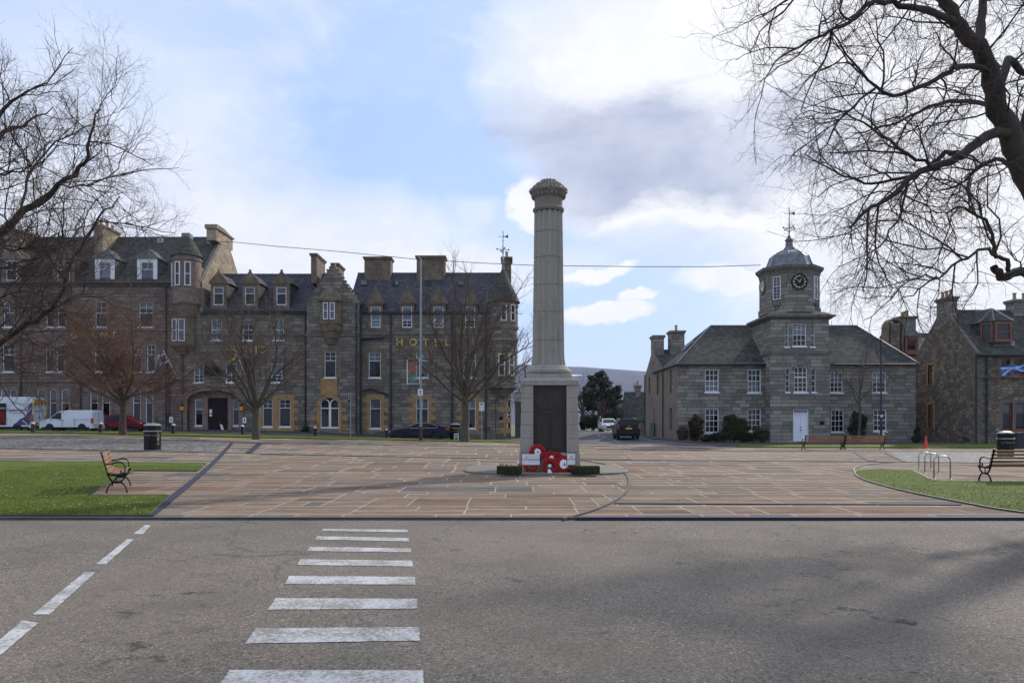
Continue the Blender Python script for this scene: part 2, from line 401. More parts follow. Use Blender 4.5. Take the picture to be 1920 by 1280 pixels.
M['tar']=asphalt('dark footway tarmac',(.075,.065,.06),(.1,.09,.085),20,False)
def lawn_mat():
    m=NT('mown grass'); p=m.pos()
    a=m.noise(p,1.3,6,.65); b=m.noise(p,26,5,.7)
    col=m.ramp(a,[(.3,(.058,.085,.008)),(.5,(.088,.125,.010)),(.7,(.12,.15,.018))])
    col=m.mix(.75,col,m.ramp(b,[(.3,.2),(.7,.8)]),'OVERLAY')
    e=m.noise(p,2.6,5,.7); col=m.mix(m.ramp(e,[(.62,0.0),(.72,.55)]),col,(.07,.055,.02,1))
    m.set(m.b.inputs['Base Color'],col); m.b.inputs['Roughness'].default_value=.9; m.b.inputs['Specular IOR Level'].default_value=.2
    m.bump(b,.9,.03); return m.mat
M['lawn']=lawn_mat()
def blade_mat():
    m=NT('grass blades'); o=m.n('ShaderNodeNewGeometry'); 
    col=m.ramp(o.outputs['Random Per Island'],[(0,(.068,.092,.007)),(.6,(.102,.132,.011)),(1,(.15,.165,.03))])
    m.set(m.b.inputs['Base Color'],col); m.b.inputs['Roughness'].default_value=.7; m.b.inputs['Specular IOR Level'].default_value=.2; return m.mat
M['blade']=blade_mat()
def slab_mat():
    m=NT('sandstone flags'); at_=m.n('ShaderNodeAttribute'); at_.attribute_name='tone'; p=m.pos()
    s=m.n('ShaderNodeSeparateColor'); m.l(at_.outputs['Color'],s.inputs[0])
    col=m.ramp(s.outputs[0],[(0,(.15,.108,.078)),(.25,(.225,.145,.10)),(.45,(.165,.127,.095)),(.66,(.235,.17,.122)),(.84,(.185,.15,.115)),(.92,(.115,.108,.10)),(1,(.13,.122,.11))],'LINEAR')
    st=m.n('ShaderNodeMapping',vector_type='POINT'); m.l(p,st.inputs[0]); st.inputs[3].default_value=(.7,4.5,1)
    ad=m.n('ShaderNodeVectorMath',operation='ADD'); m.l(st.outputs[0],ad.inputs[0]); m.l(at_.outputs['Color'],ad.inputs[1])
    sc_=m.n('ShaderNodeVectorMath',operation='MULTIPLY_ADD'); m.l(at_.outputs['Color'],sc_.inputs[0]); sc_.inputs[1].default_value=(31,17,5); m.l(st.outputs[0],sc_.inputs[2])
    g=m.noise(sc_.outputs[0],1.2,6,.62,dist=.6); col=m.mix(.75,col,m.ramp(g,[(.3,.2),(.72,.8)]),'OVERLAY')
    f=m.noise(p,45,5,.7); col=m.mix(.5,col,m.ramp(f,[(.3,.3),(.7,.7)]),'OVERLAY')
    k=m.noise(p,6,6,.7); k2=m.noise(p,.8,5,.65); col=m.mix(m.ramp(k,[(.56,0.0),(.70,.7)]),col,(.06,.04,.028,1)); col=m.mix(m.ramp(k2,[(.5,0.0),(.7,.4)]),col,(.09,.065,.045,1))
    m.set(m.b.inputs['Base Color'],col); m.b.inputs['Roughness'].default_value=.95; m.b.inputs['Specular IOR Level'].default_value=.12
    m.bump(m.math('ADD',m.math('MULTIPLY',g,.6),m.math('MULTIPLY',f,.25)),.35,.02); return m.mat
M['slab']=slab_mat()
M['joint']=plain('pale mortar joint',(.36,.30,.23),.95,var=.25,scale=3)
M['edging']=plain('dark steel edging',(.055,.052,.048),.6,var=.3,scale=3)
def cob_mat():
    m=NT('river cobbles'); p=m.pos()
    v=m.n('ShaderNodeTexVoronoi',{'Scale':5.0}); m.l(p,v.inputs['Vector']); v2=m.n('ShaderNodeTexVoronoi',{'Scale':5.0},feature='DISTANCE_TO_EDGE'); m.l(p,v2.inputs['Vector'])
    s=m.n('ShaderNodeSeparateColor'); m.l(v.outputs['Color'],s.inputs[0])
    col=m.ramp(s.outputs[0],[(0,(.07,.065,.06)),(.4,(.15,.14,.125)),(.75,(.24,.22,.19)),(1,(.36,.33,.29))])
    col=m.mix(m.ramp(v2.outputs['Distance'],[(0.02,1.0),(.12,0.0)]),col,(.05,.045,.04,1))
    m.set(m.b.inputs['Base Color'],col); m.b.inputs['Roughness'].default_value=.8
    m.bump(v2.outputs['Distance'],1.0,.12); return m.mat
M['cobble']=cob_mat()
def paint(name,c,wear=.5,under=(.11,.105,.1)):
    m=NT(name); p=m.pos(); n1=m.noise(p,28,5,.75); n2=m.noise(p,2.5,4,.6)
    k=m.ramp(m.math('ADD',m.math('MULTIPLY',n1,.6),m.math('MULTIPLY',n2,.4)),[(.43,0.0),(.55,1.0)])
    k=m.math('MULTIPLY_ADD',k,wear,1-wear)
    m.set(m.b.inputs['Base Color'],m.mix(k,c4(under),c4(c))); m.b.inputs['Roughness'].default_value=.8; m.bump(n1,.5,.01); return m.mat
M['roadpaint']=paint('worn white road paint',(.50,.50,.49),.8,(.15,.13,.11))
M['channel']=paint('dark blue drain channel',(.010,.010,.034),.15,(.03,.03,.05))
M['kerbpale']=plain('pale kerb stone',(.34,.29,.28),.85,var=.15)
M['earth']=plain('rough grass and earth',(.10,.105,.05),.95,var=.4,scale=.3)

# ---------------------------------------------------------------- draped sheets
def drape(name, poly, off, mat, res=1.6, skirt=0.0, zf=None, kind='structure'):
    zf=zf or zg
    poly=[(p[0],p[1]) for p in poly]
    pts=[]; 
    for i,(x,y) in enumerate(poly):    # subdivide the outline
        x2,y2=poly[(i+1)%len(poly)]; n=max(1,int(math.hypot(x2-x,y2-y)/res))
        for k in range(n): pts.append((x+(x2-x)*k/n,y+(y2-y)*k/n))
    nb=len(pts); edges=[(i,(i+1)%nb) for i in range(nb)]
    xs=[p[0] for p in pts]; ys=[p[1] for p in pts]
    x=math.floor(min(xs)/res)*res
    while x<max(xs):
        y=math.floor(min(ys)/res)*res
        while y<max(ys):
            if pip(x,y,poly): pts.append((x,y))
            y+=res
        x+=res
    vs,_e,fs,_a,_b,_c=delaunay_2d_cdt([Vector(p) for p in pts],edges,[list(range(nb))],1,1e-5)
    mb=MB(); V=[(v.x,v.y,zf(v.x,v.y)+off) for v in vs]
    mb.add(V,[tuple(f) for f in fs])
    if skirt:
        ring=pts[:nb]
        for i in range(nb):
            a=ring[i]; b=ring[(i+1)%nb]; za=zf(*a)+off; zb=zf(*b)+off
            mb.quad((a[0],a[1],za-skirt),(b[0],b[1],zb-skirt),(b[0],b[1],zb),(a[0],a[1],za))
    o=mb.build(name,mat,fixn=False)
    for pl in o.data.polygons:
        pass
    bm=bmesh.new(); bm.from_mesh(o.data)
    for f in bm.faces:
        if abs(f.normal.z)>.3 and f.normal.z<0: f.normal_flip()
    bm.to_mesh(o.data); bm.free()
    return structure(o,kind)
def along(name, pts, width, z0, z1, mat, res=1.2, kind='structure', build=True, mb=None):
    P=[]
    for i in range(len(pts)-1):
        a=Vector(pts[i][:2]); b=Vector(pts[i+1][:2]); n=max(1,int((b-a).length/res))
        for k in range(n): P.append(a.lerp(b,k/n))
    P.append(Vector(pts[-1][:2])); mb=mb or MB(); rings=[]
    for i,p in enumerate(P):
        d=(P[min(i+1,len(P)-1)]-P[max(i-1,0)]); d.normalize(); nrm=Vector((-d.y,d.x))*width/2
        z=zg(p.x,p.y); l=p+nrm; r=p-nrm
        rings.append([(l.x,l.y,z+z0),(r.x,r.y,z+z0),(r.x,r.y,z+z1),(l.x,l.y,z+z1)])
    mb.rings(rings)
    if not build: return mb
    o=mb.build(name,mat); return structure(o,kind)
def gl(pl,dz=0.0): return [gp(x,y,dz) for x,y in pl]
def bez(pts,n=10):    # Catmull-Rom in the plane
    P=[Vector(p[:2]) for p in pts]; out=[]
    for i in range(len(P)-1):
        p0=P[max(i-1,0)];p1=P[i];p2=P[i+1];p3=P[min(i+2,len(P)-1)]
        for k in range(n):
            t=k/n; out.append(.5*((2*p1)+(-p0+p2)*t+(2*p0-5*p1+4*p2-p3)*t*t+(-p0+3*p1-3*p2+p3)*t**3))
    out.append(P[-1]); return out

# ground sheet to the horizon
xs=[-5000,-2500,-1200,-600,-300,-150]+[-90+3*i for i in range(61)]+[150,300,600,1200,2500,5000]
ys=[-300,-100,-40]+[-10+3*i for i in range(50)]+[170,260,450,900,1800,3200,6000]
mb=MB(); V=[(x,y,zg(x,y)-.09) for y in ys for x in xs]; nx=len(xs)
mb.add(V,[(j*nx+i,j*nx+i+1,(j+1)*nx+i+1,(j+1)*nx+i) for j in range(len(ys)-1) for i in range(nx-1)])
structure(mb.build('ground',M['earth'],recentre=False))
YF=12.55
structure(drape('road',[(-70,-14),(70,-14),(70,YF+.05),(-70,YF+.05)],0,M['asphalt'],3.0))
back=[(-420,805),(-60,811.5),(480,821.5),(975,829.5),(1085,832),(1375,838.5),(1500,840),(2300,841.5)]
BK=gl(back)
poly=[(-45,YF),(45,YF)]+[(p.x,p.y) for p in reversed(BK) ]
drape('paving_bed',poly,.012,M['joint'],1.6)
# kerb at the front edge
along('kerb',[(-45,YF-.03),(45,YF-.03)],.09,-.05,.045,M['edging'],3)
# random coursed flagstones, every slab a quad of one mesh
mb=MB(); tones=[]; rr=random.Random(3)
y=YF+.03
while y<62:
    g_=1+(y-12.5)/26; h=rr.choice([.4,.55,.8,1.0,1.25,1.5])*g_; x=-45+rr.random()*1.5
    split=h>.95*g_
    while x<45:
        wd_=rr.choice([.8,1.1,1.3,1.6,2.0])*(1+(g_-1)*.7)
        parts=[(y,y+h)]
        if split and rr.random()<.45: 
            c=y+h*rr.choice([.4,.5,.6]); parts=[(y,c),(c,y+h)]
        for (a,b) in parts:
            subs=[(x,x+wd_)]
            if len(parts)==2 and rr.random()<.5: subs=[(x,x+wd_*.55),(x+wd_*.55,x+wd_)]
            for (l,r_) in subs:
                cx,cy=(l+r_)/2,(a+b)/2
                if not pip(cx,cy,poly): continue
                j=(.007+rr.random()*.007)*g_*(1.6 if g_>1.4 else 1.2); t=rr.random(); t2=rr.random(); dz=.020+rr.random()*.003
                jy=j*2.0*g_; q=[(l+j,a+jy),(r_-j,a+jy),(r_-j,b-jy),(l+j,b-jy)]
                q=[(X+rr.uniform(-.004,.004),Y+rr.uniform(-.004,.004)) for X,Y in q]
                O=[(l,a),(r_,a),(r_,b),(l,b)]; mb.add([(X,Y,zg(X,Y)+.021) for X,Y in q+O],[(0,1,2,3),(4,5,1,0),(5,6,2,1),(6,7,3,2),(7,4,0,3)]); mb.m[-4:]=[1]*4; tones+=[(t,t2,rr.random(),1)]*5
        x+=wd_
    y+=h
o=mb.build('paving',[M['slab'],M['joint']],fixn=False); structure(o)
ca=o.data.color_attributes.new('tone','FLOAT_COLOR','CORNER'); vals=[]
for t in tones: vals+= list(t)*4
ca.data.foreach_set('color',vals)

# rear road, street and footways
drape('road',[(-85,46),(60,46),(60,71),(-85,71)],-.03,M['asphalt_far'],2.5)
drape('road',[(2.6,71),(13.4,71),(17,92),(20,130),(22,200),(12,200),(8,130),(4.5,92)],-.03,M['asphalt_far'],2.5)
drape('pavement',[(-85,69.6),(1.2,69.6),(2.2,71.4),(2.4,90),(-1,90),(-1,73),(-85,73)],.07,M['tar'],2.5,skirt=.12)
pav=gl([(1205,818),(1240,826.5),(1310,831.0),(1375,834)])
drape('pavement',[(13.2,84),(12.0,66),(11.9,63.3)]+[(14.2,60.0),(17.0,57.4),(60,57.2),(60,68),(15.5,68),(15.5,84)],.05,M['tar'],1.6,skirt=.12)
# grass banks behind the plaza
def bank(name,top,bot,h=.10):
    P=gl(bot)+list(reversed(gl(top,h)))
    return drape(name,[(p.x,p.y) for p in P],h,M['lawn'],1.3,skirt=h+.03)
bank('lawn',[(-300,803.5),(-60,805.5),(300,811),(480,814.5),(975,824.5)],[(-300,808.5),(-60,812),(300,818),(480,821.8),(975,829.7)])
bank('lawn',[(1392,833.2),(1700,833.0),(2150,832.6)],[(1368,839),(1500,840.2),(1700,840.5),(2150,841)])
# cobble bands, dark edging lines
L1=gl([(-300,813.5),(0,820.5),(480,831),(960,838),(1440,846.5),(1920,848.5),(2300,850)]); L2=gl([(-300,834.5),(0,841.5),(480,851.5),(960,861),(1440,865.5),(1920,869),(2300,871)])
def on(L,px):   # point of a line at a pixel column
    for a,b in zip(L,L[1:]):
        pa=960+a.x*F/a.y; pb=960+b.x*F/b.y
        if pa<=px<=pb:
            # straight in the picture
            t=(px-pa)/(pb-pa); iy=((1-t)/a.y+t/b.y); Y=1/iy; return Vector((a.x/a.y*(1-t)*Y+b.x/b.y*t*Y,Y,0))
    return L[0] if px<0 else L[-1]
def band(name,pxs,mat,off=.03):
    A=[on(L1,p) for p in pxs]; B=[on(L2,p+d) for p,d in zip(pxs,[0]*(len(pxs)))]
    return A,B
c1=[on(L1,p) for p in (-290,0,200,430)]; c2=[on(L2,p) for p in (396,200,0,-290)]
drape('cobbles',[(p.x,p.y) for p in c1+c2],.034,M['cobble'],1.3,skirt=.02)
c1=[on(L1,p) for p in (1664,1800,1920,2200)]; c2=[on(L2,p) for p in (2200,1920,1800,1697)]
drape('cobbles',[(p.x,p.y) for p in c1+c2],.034,M['cobble'],1.3,skirt=.02)
along('edging_strip',L1,.09,.0,.048,M['edging'])
along('edging_strip',L2,.085,.0,.048,M['edging'])
def chan(pl,wd_,name='drain_channel',mat='channel',z=.043):
    return along(name,gl(pl),wd_,.0,z,M[mat])
NAVY=[(436,829.5),(278,970.5)]
chan(NAVY,.17); chan([(488,831.5),(465,850.5)],.30)
chan([(1606,849),(1636,865.5)],.34); chan([(1661,849.5),(1696,866.5)],.16)
chan([(1152,946.2),(1500,947.5),(1800,948.5)],.10,z=.041)
along('drain_channel',[gp(1080,974)+Vector((0,-.02,0)),Vector((45,YF-.02,0))],.16,-.02,.052,M['channel'],3)
chan([(1082,831.8),(1200,834),(1382,837.3)],.28); chan([(1082,836.6),(1230,839.3),(1330,841)],.22)
along('kerb',gl([(1082,834.2),(1230,836.6),(1380,839.5)]),.55,0,.046,M['kerbpale'])
EDGE=bez(gl([(1056,976.5),(1120,957),(1166,932),(1180,908),(1168,886),(1130,870.5),(1078,863)]))
along('edging_strip',EDGE,.05,0,.05,M['edging'],.4)
# lawns beside the plaza
LL=[(-260,865.5),(386,869.5),(370,884.5),(252,884),(160,931.5),(320,932),(279,970.5),(-260,969)]
P=[(p.x,p.y) for p in gl(LL)]; LPOLY=P
drape('lawn',P,.05,M['lawn'],1.2,skirt=.05); along('edging_strip',[Vector(p) for p in P]+[Vector(P[0])],.035,0,.056,M['edging'])
cv=bez(gl([(1712,884),(1660,882),(1616,883),(1603,889),(1622,902),(1690,921.5),(1800,944),(1925,965),(2300,1005)]),8)
RP=[(p.x,p.y) for p in cv]+[(45,YF+.2)]+[(p.x,p.y) for p in gl([(2300,908),(1920,906),(1751,903.5)])]
RP=[p for p in RP if p[1]>YF+.06]; RPOLY=RP
drape('lawn',RP,.05,M['lawn'],1.2,skirt=.05); along('edging_strip',[Vector(p) for p in RP]+[Vector(RP[0])],.035,0,.056,M['edging'],.8)
E2=bez(gl([(1604,888),(1602,880),(1622,873),(1660,869),(1710,867)]),8)
along('edging_strip',E2,.05,0,.05,M['edging'],.4)
# grass blades (far too many to count) and daisies
mb=MB(); rr=random.Random(5)
def blades(poly,n,ymax=26):
    xs=[p[0] for p in poly]; ys=[p[1] for p in poly]; x0,x1=max(min(xs),-16),min(max(xs),19); y0,y1=min(ys),min(max(ys),ymax)
    k=0
    while k<n:
        t=rr.random()**1.6; yy=y0+(y1-y0)*t; xx=rr.uniform(x0,x1)
        if not pip(xx,yy,poly): k+=.3; continue
        k+=1; z=zg(xx,yy)+.048; h=rr.uniform(.010,.026); a=rr.random()*6.28; wv_=.006; lx,ly=rr.uniform(-.02,.02),rr.uniform(-.02,.02)
        mb.v += [(xx-math.cos(a)*wv_,yy-math.sin(a)*wv_,z),(xx+math.cos(a)*wv_,yy+math.sin(a)*wv_,z),(xx+lx,yy+ly,z+h)]
        b=len(mb.v); mb.f.append([b-3,b-2,b-1]); mb.m.append(0); mb.smf.append(False)
blades(LPOLY,52000); blades(RPOLY,42000)
structure(mb.build('grass',M['blade'],fixn=False),'stuff')
mb=MB(); k=0
while k<95:
    xx,yy=rr.uniform(-14,-4),rr.uniform(12.6,23)
    if pip(xx,yy,LPOLY):
        k+=1; z=zg(xx,yy)+.085; s=rr.uniform(.008,.014); mb.lathe([(s*.5,-.006),(s,.0),(s*.4,.004)],(xx,yy,z),6)
structure(mb.build('daisies',M['paper'],fixn=False),'stuff')
# painted markings on the near road
RJ=random.Random(77)
def marks(name,polys,sc_=.5,oy=960):
    mb=MB()
    for pl in polys:
        P0=[gp(x*sc_,y*sc_+oy) for x,y in pl]; P=[]
        for i_,a_ in enumerate(P0):
            b_=P0[(i_+1)%len(P0)]; n_=max(1,int((b_-a_).length/.03))
            for q_ in range(n_): P.append(a_.lerp(b_,q_/n_)+Vector((RJ.gauss(0,.0022),RJ.gauss(0,.0022),0)))
        mb.v+= [(p.x,p.y,.005) for p in P]; b=len(mb.v); mb.f.append(list(range(b-len(P),b))); mb.m.append(0); mb.smf.append(False)
    o=mb.build(name,M['roadpaint']); return structure(o)
marks('crosswalk_markings',[[(1212,62),(1528,66),(1530,76),(1207,70)],[(1190,90),(1532,97),(1534,110),(1182,103)],[(1160,130),(1541,136),(1543,151),(1152,146)],
 [(1125,177),(1546,182),(1548,204),(1115,198)],[(1085,239),(1556,243),(1558,272),(1067,270)],[(1034,323),(1564,325),(1565,362),(1004,366)],
 [(960,436),(1572,431),(1575,482),(920,493)],[(860,592),(1587,594),(1590,680),(802,684)]])
marks('lane_markings',[[(544,48),(566,50),(535,83),(500,82)],[(478,101),(503,102),(397,196),(360,195)],[(320,223),(360,225),(185,384),(122,384)],[(85,406),(145,416),(-40,570),(-120,580)]])
mb=MB()
for (a,b) in [((1140,822),(1152,824.5)),((1152,826),(1163,828.5)),((1128,817.5),(1138,819.5)),((1120,814.5),(1126,816))]:
    p,q=gp(*a),gp(*b); d=Vector((.07,0,0))
    mb.quad(p-d+Vector((0,0,-.02)),p+d+Vector((0,0,-.02)),q+d+Vector((0,0,-.02)),q-d+Vector((0,0,-.02)))
structure(mb.build('street_markings',M['roadpaint']))
# hill across the valley
def hill_mat():
    m=NT('haze blue heather hill'); p=m.pos()
    a=m.noise(p,.004,7,.65); b=m.noise(p,.02,6,.7)
    col=m.ramp(a,[(.35,(.02,.034,.075)),(.5,(.034,.044,.085)),(.65,(.055,.056,.08))])  # heather tones with the blue of distant haze painted into the colour
    col=m.mix(.5,col,m.ramp(b,[(.3,.3),(.7,.7)]),'OVERLAY')
    m.set(m.b.inputs['Base Color'],col); m.b.inputs['Roughness'].default_value=.95; return m.mat
M['hill']=hill_mat()
def hillz(x,y):
    px=960+x*F/2600.0
    pk=[(-900,40),(-200,70),(500,150),(960,208),(1060,206),(1200,190),(1450,160),(1800,110),(2600,40)]
    h=pk[0][1]
    for (a,ha),(b,hb) in zip(pk,pk[1:]):
        if a<=px<=b: h=ha+(hb-ha)*S((px-a)/(b-a))
    if px>2600: h=40
    t=S((y-1300)/1350); n=noise.fractal(Vector((x*.0022,y*.0022,3)),1,2,5)*9
    return (h+n)*t*(1-S((y-2750)/900)*.8)-2
mb=MB(); hx=[-3600+60*i for i in range(121)]; hy=[1250+60*i for i in range(44)]; n=len(hx)
mb.add([(x,y,hillz(x,y)) for y in hy for x in hx],[(j*n+i,j*n+i+1,(j+1)*n+i+1,(j+1)*n+i) for j in range(len(hy)-1) for i in range(n-1)])
structure(mb.build('hills',M['hill'],smooth=True,recentre=False,fixn=False))
mb=MB()   # a lying snow patch
rr=random.Random(2)
def snowpatch(px0,px1,py,th):
    for i in range(12):
        a=px0+(px1-px0)*i/12; b=px0+(px1-px0)*(i+1)/12
        def pt(px,dy):
            Y=2000.0
            for _ in range(60):
                x=(px-960)*Y/F; z=EYE+(HZ-(py+dy))*Y/F
                if hillz(x,Y)+1.5>z: Y-=4
                else: Y+=4
            x=(px-960)*Y/F
            return (x,Y,EYE+(HZ-(py+dy))*Y/F)
        w0=th*math.sin(math.pi*(i)/12)+.15; w1=th*math.sin(math.pi*(i+1)/12)+.15
        mb.quad(pt(a,w0),pt(b,w1),pt(b,-w1*.6),pt(a,-w0*.6))
snowpatch(1060,1093,703,1.3); snowpatch(1099,1110,708.5,.8)
structure(mb.build('snow',M['paper']),'stuff')
# the air of the valley
hm=NT('valley haze'); hm.t.nodes.clear(); ho=hm.n('ShaderNodeOutputMaterial'); pv=hm.n('ShaderNodeVolumePrincipled',{'Color':(.62,.72,.95,1),'Density':.00009,'Anisotropy':.2}); hm.l(pv.outputs[0],ho.inputs['Volume'])
mb=MB(); mb.box(-5200,5200,-400,6200,-4,300); hz=mb.build('haze',hm.mat); structure(hz,'stuff')
# ---------------------------------------------------------------- building kit
class Fac:
    def __init__(s,Y): s.Y=Y; s.k=F/Y
    def X(s,px): return (px-960)/s.k
    def Z(s,py): return EYE+(HZ-py)/s.k
    def P(s,u,v,w=0.0): return (u,s.Y+w,v)
    def px(s,x0,x1,y0,y1): return (s.X(x0),s.X(x1),s.Z(y1),s.Z(y0))
def sideP(X,sgn=1): return lambda u,v,w=0.0:(X+sgn*w,u,v)     # u = world Y
def planeP(c,ang):   # vertical plane through c, outward normal at angle ang (radians from +X)
    n=Vector((math.cos(ang),math.sin(ang),0)); t=Vector((-n.y,n.x,0))
    return lambda u,v,w=0.0: tuple(Vector((c[0],c[1],0))+t*u-n*w+Vector((0,0,v)))
def cylP(c,r):
    return lambda u,v,w=0.0:(c[0]+(r-w)*math.sin(u/r),c[1]-(r-w)*math.cos(u/r),v)
def pb(mb,P,u0,u1,v0,v1,w0,w1,n=1):
    for k in range(n):
        a=u0+(u1-u0)*k/n; b=u0+(u1-u0)*(k+1)/n
        lo=[P(a,v0,w0),P(b,v0,w0),P(b,v0,w1),P(a,v0,w1)]; hi=[P(a,v1,w0),P(b,v1,w0),P(b,v1,w1),P(a,v1,w1)]
        mb.hexa(lo,hi)
def wall(mb,P,u0,u1,v0,v1,op,reveal=.22,back=.75):
    us=sorted({u0,u1,*[o[0] for o in op],*[o[1] for o in op]}); vs=sorted({v0,v1,*[o[2] for o in op],*[o[3] for o in op]})
    us=[u for u in us if u0-1e-6<=u<=u1+1e-6]; vs=[v for v in vs if v0-1e-6<=v<=v1+1e-6]
    for a,b in zip(us,us[1:]):
        for c,d in zip(vs,vs[1:]):
            cu,cv_=(a+b)/2,(c+d)/2
            if any(o[0]<cu<o[1] and o[2]<cv_<o[3] for o in op): continue
            mb.quad(P(a,c,0),P(b,c,0),P(b,d,0),P(a,d,0))
    for o in op:
        a,b,c,d=o[:4]; d=min(d,v1)
        mb.quad(P(a,c,0),P(a,c,reveal),P(a,d,reveal),P(a,d,0)); mb.quad(P(b,c,0),P(b,c,reveal),P(b,d,reveal),P(b,d,0))
        mb.quad(P(a,c,0),P(b,c,0),P(b,c,reveal),P(a,c,reveal)); mb.quad(P(a,d,0),P(b,d,0),P(b,d,reveal),P(a,d,reveal))
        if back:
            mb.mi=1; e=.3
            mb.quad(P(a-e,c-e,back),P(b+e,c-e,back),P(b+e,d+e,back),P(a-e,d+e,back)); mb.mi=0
NWIN=0
def window(par,P,u0,u1,v0,v1,nx=1,nt=1,nb=1,w=.1,fw=.075,mat='white',blind=0,blmat='blind',sill=True,rail=.5,name='window',top=True,sillmat=None,bar=.03):
    """frame mesh with pane and blind children; rail = height share of the meeting rail"""
    mb=MB(); 
    pb(mb,P,u0,u0+fw,v0,v1,w,w+.09); pb(mb,P,u1-fw,u1,v0,v1,w,w+.09)
    pb(mb,P,u0+fw,u1-fw,v0,v0+fw*1.25,w+.002,w+.088); pb(mb,P,u0+fw,u1-fw,v1-fw,v1,w+.002,w+.088)
    vm=v0+(v1-v0)*rail; 
    if rail: pb(mb,P,u0+fw,u1-fw,vm-.03,vm+.03,w+.012,w+.08)
    def bars(a,b,c,d,n,m_,ww):
        for i in range(1,n): x=a+(b-a)*i/n; pb(mb,P,x-bar/2,x+bar/2,c,d,ww,ww+.03)
        for i in range(1,m_): y=c+(d-c)*i/m_; pb(mb,P,a,b,y-bar/2,y+bar/2,ww+.003,ww+.027)
    if rail:
        bars(u0+fw,u1-fw,vm+.03,v1-fw,nx if nt else 1,max(nt,1),w+.025); bars(u0+fw,u1-fw,v0+fw*1.25,vm-.03,nx if nb else 1,max(nb,1),w+.045)
    else: bars(u0+fw,u1-fw,v0+fw*1.25,v1-fw,nx,nt,w+.025)
    o=mb.build(name,M[mat],par)
    g=MB(); g.quad(P(u0+fw*.5,v0+fw*.5,w+.062),P(u1-fw*.5,v0+fw*.5,w+.062),P(u1-fw*.5,v1-fw*.5,w+.062),P(u0+fw*.5,v1-fw*.5,w+.062))
    g.build('pane',M['glass'],o)
    if blind:
        bm_=MB(); zb=v1-(v1-v0)*blind; n=10; pts=[]
        for i in range(n+1):
            u=u0+fw*.5+(u1-u0-fw)*i/n; ww=w+.13+(.03*math.sin(i*2.1) if blmat=='curtain' else 0)
            pts.append((P(u,zb,ww),P(u,v1,ww)))
        for a,b in zip(pts,pts[1:]): bm_.quad(a[0],b[0],b[1],a[1])
        bm_.build('curtain' if blmat=='curtain' else 'blind',M[blmat],o)
    if sill:
        s=MB(); pb(s,P,u0-.08,u1+.08,v0-.11,v0-.002,-.07,w+.05); s.build('sill',M[sillmat or mat],o)
    return o
def arch_fill(mb,P,u0,u1,vs,rise,vtop,w0,w1,n=12):
    c=(u0+u1)/2; h=(u1-u0)/2
    def vz(u): t=(u-c)/h; return vs+rise*math.sqrt(max(0,1-t*t))
    for i in range(n):
        a=c-h*math.cos(math.pi*i/n); b=c-h*math.cos(math.pi*(i+1)/n)
        lo=[P(a,vz(a),w0),P(b,vz(b),w0),P(b,vz(b),w1),P(a,vz(a),w1)]; hi=[P(a,vtop,w0),P(b,vtop,w0),P(b,vtop,w1),P(a,vtop,w1)]
        mb.hexa(lo,hi)
def arch_band(mb,P,u0,u1,vs,rise,th,w0,w1,n=14):
    c=(u0+u1)/2; h=(u1-u0)/2; R1=[]
    for i in range(n+1):
        a=math.pi-math.pi*i/n; iu,iv=c+h*math.cos(a),vs+rise*math.sin(a); ou,ov=c+(h+th)*math.cos(a),vs+(rise+th)*math.sin(a)
        R1.append([P(iu,iv,w0),P(ou,ov,w0),P(ou,ov,w1),P(iu,iv,w1)])
    mb.rings(R1)
def quoins(mb,P,u0,u1,v0,v1,b=.28,long=.3,w=-.022,nq=None,top=True):
    n=nq or max(3,int((v1-v0)/.62)); h=(v1-v0)/n
    for s,e in ((u0,-1),(u1,1)):
        for i in range(n):
            ext=b+(long if i%2==0 else 0)
            pb(mb,P,min(s,s+e*ext),max(s,s+e*ext),v0+h*i,v0+h*(i+1)-.012,w,.1)
    if top: pb(mb,P,u0-b,u1+b,v1,v1+.36,w-.004,.1)
    pb(mb,P,u0-b,u1+b,v0-.3,v0,w-.004,.1)
def chimney(par,x0,x1,y0,y1,z0,z1,mat='granite',pots=0,potax='y',cap=.14,name='chimney'):
    mb=MB(); mb.box(x0,x1,y0,y1,z0,z1-.32); mb.box(x0-cap*.5,x1+cap*.5,y0-cap*.5,y1+cap*.5,z1-.32,z1-.2); mb.box(x0-cap,x1+cap,y0-cap,y1+cap,z1-.2,z1)
    o=mb.build(name,M[mat],par,bevel=.03,seg=1)
    for i in range(pots):
        t=(i+.5)/pots; c=((x0+x1)/2,y0+(y1-y0)*t,z1) if potax=='y' else (x0+(x1-x0)*t,(y0+y1)/2,z1)
        p=MB(); p.lathe([(.15,-.02),(.14,.1),(.12,.5),(.16,.52),(.16,.62),(.11,.62)],c,10); p.build('chimney_pot',M['terracotta'],o,smooth=True,auto=True)
    return o
def ridge_roof(par,x0,x1,yf,yb,ze,zr,mat,ov=.25,name='roof',ym=None,hipl=0,hipr=0,ridge=True):
    ym=ym or (yf+yb)/2; mb=MB(); sf=(zr-ze)/(ym-yf); a=yf-ov; b=yb+ov; zl=ze-sf*ov
    v=[(x0,a,zl),(x1,a,zl),(x1,b,zl),(x0,b,zl),(x0+hipl,ym,zr),(x1-hipr,ym,zr)]
    mb.add(v,[(0,1,5,4),(2,3,4,5),(1,2,5),(3,0,4),(3,2,1,0)])
    o=mb.build(name,M[mat],par)
    if ridge:
        r=MB(); r.tube([(x0+hipl,ym,zr+.03),(x1-hipr,ym,zr+.03)],.09,6)
        if hipl: r.tube([(x0+hipl,ym,zr+.03),(x0,a,zl+.03)],.08,6); r.tube([(x0+hipl,ym,zr+.03),(x0,b,zl+.03)],.08,6)
        if hipr: r.tube([(x1-hipr,ym,zr+.03),(x1,a,zl+.03)],.08,6); r.tube([(x1-hipr,ym,zr+.03),(x1,b,zl+.03)],.08,6)
        r.build('ridge',M['lead'],o)
    return o
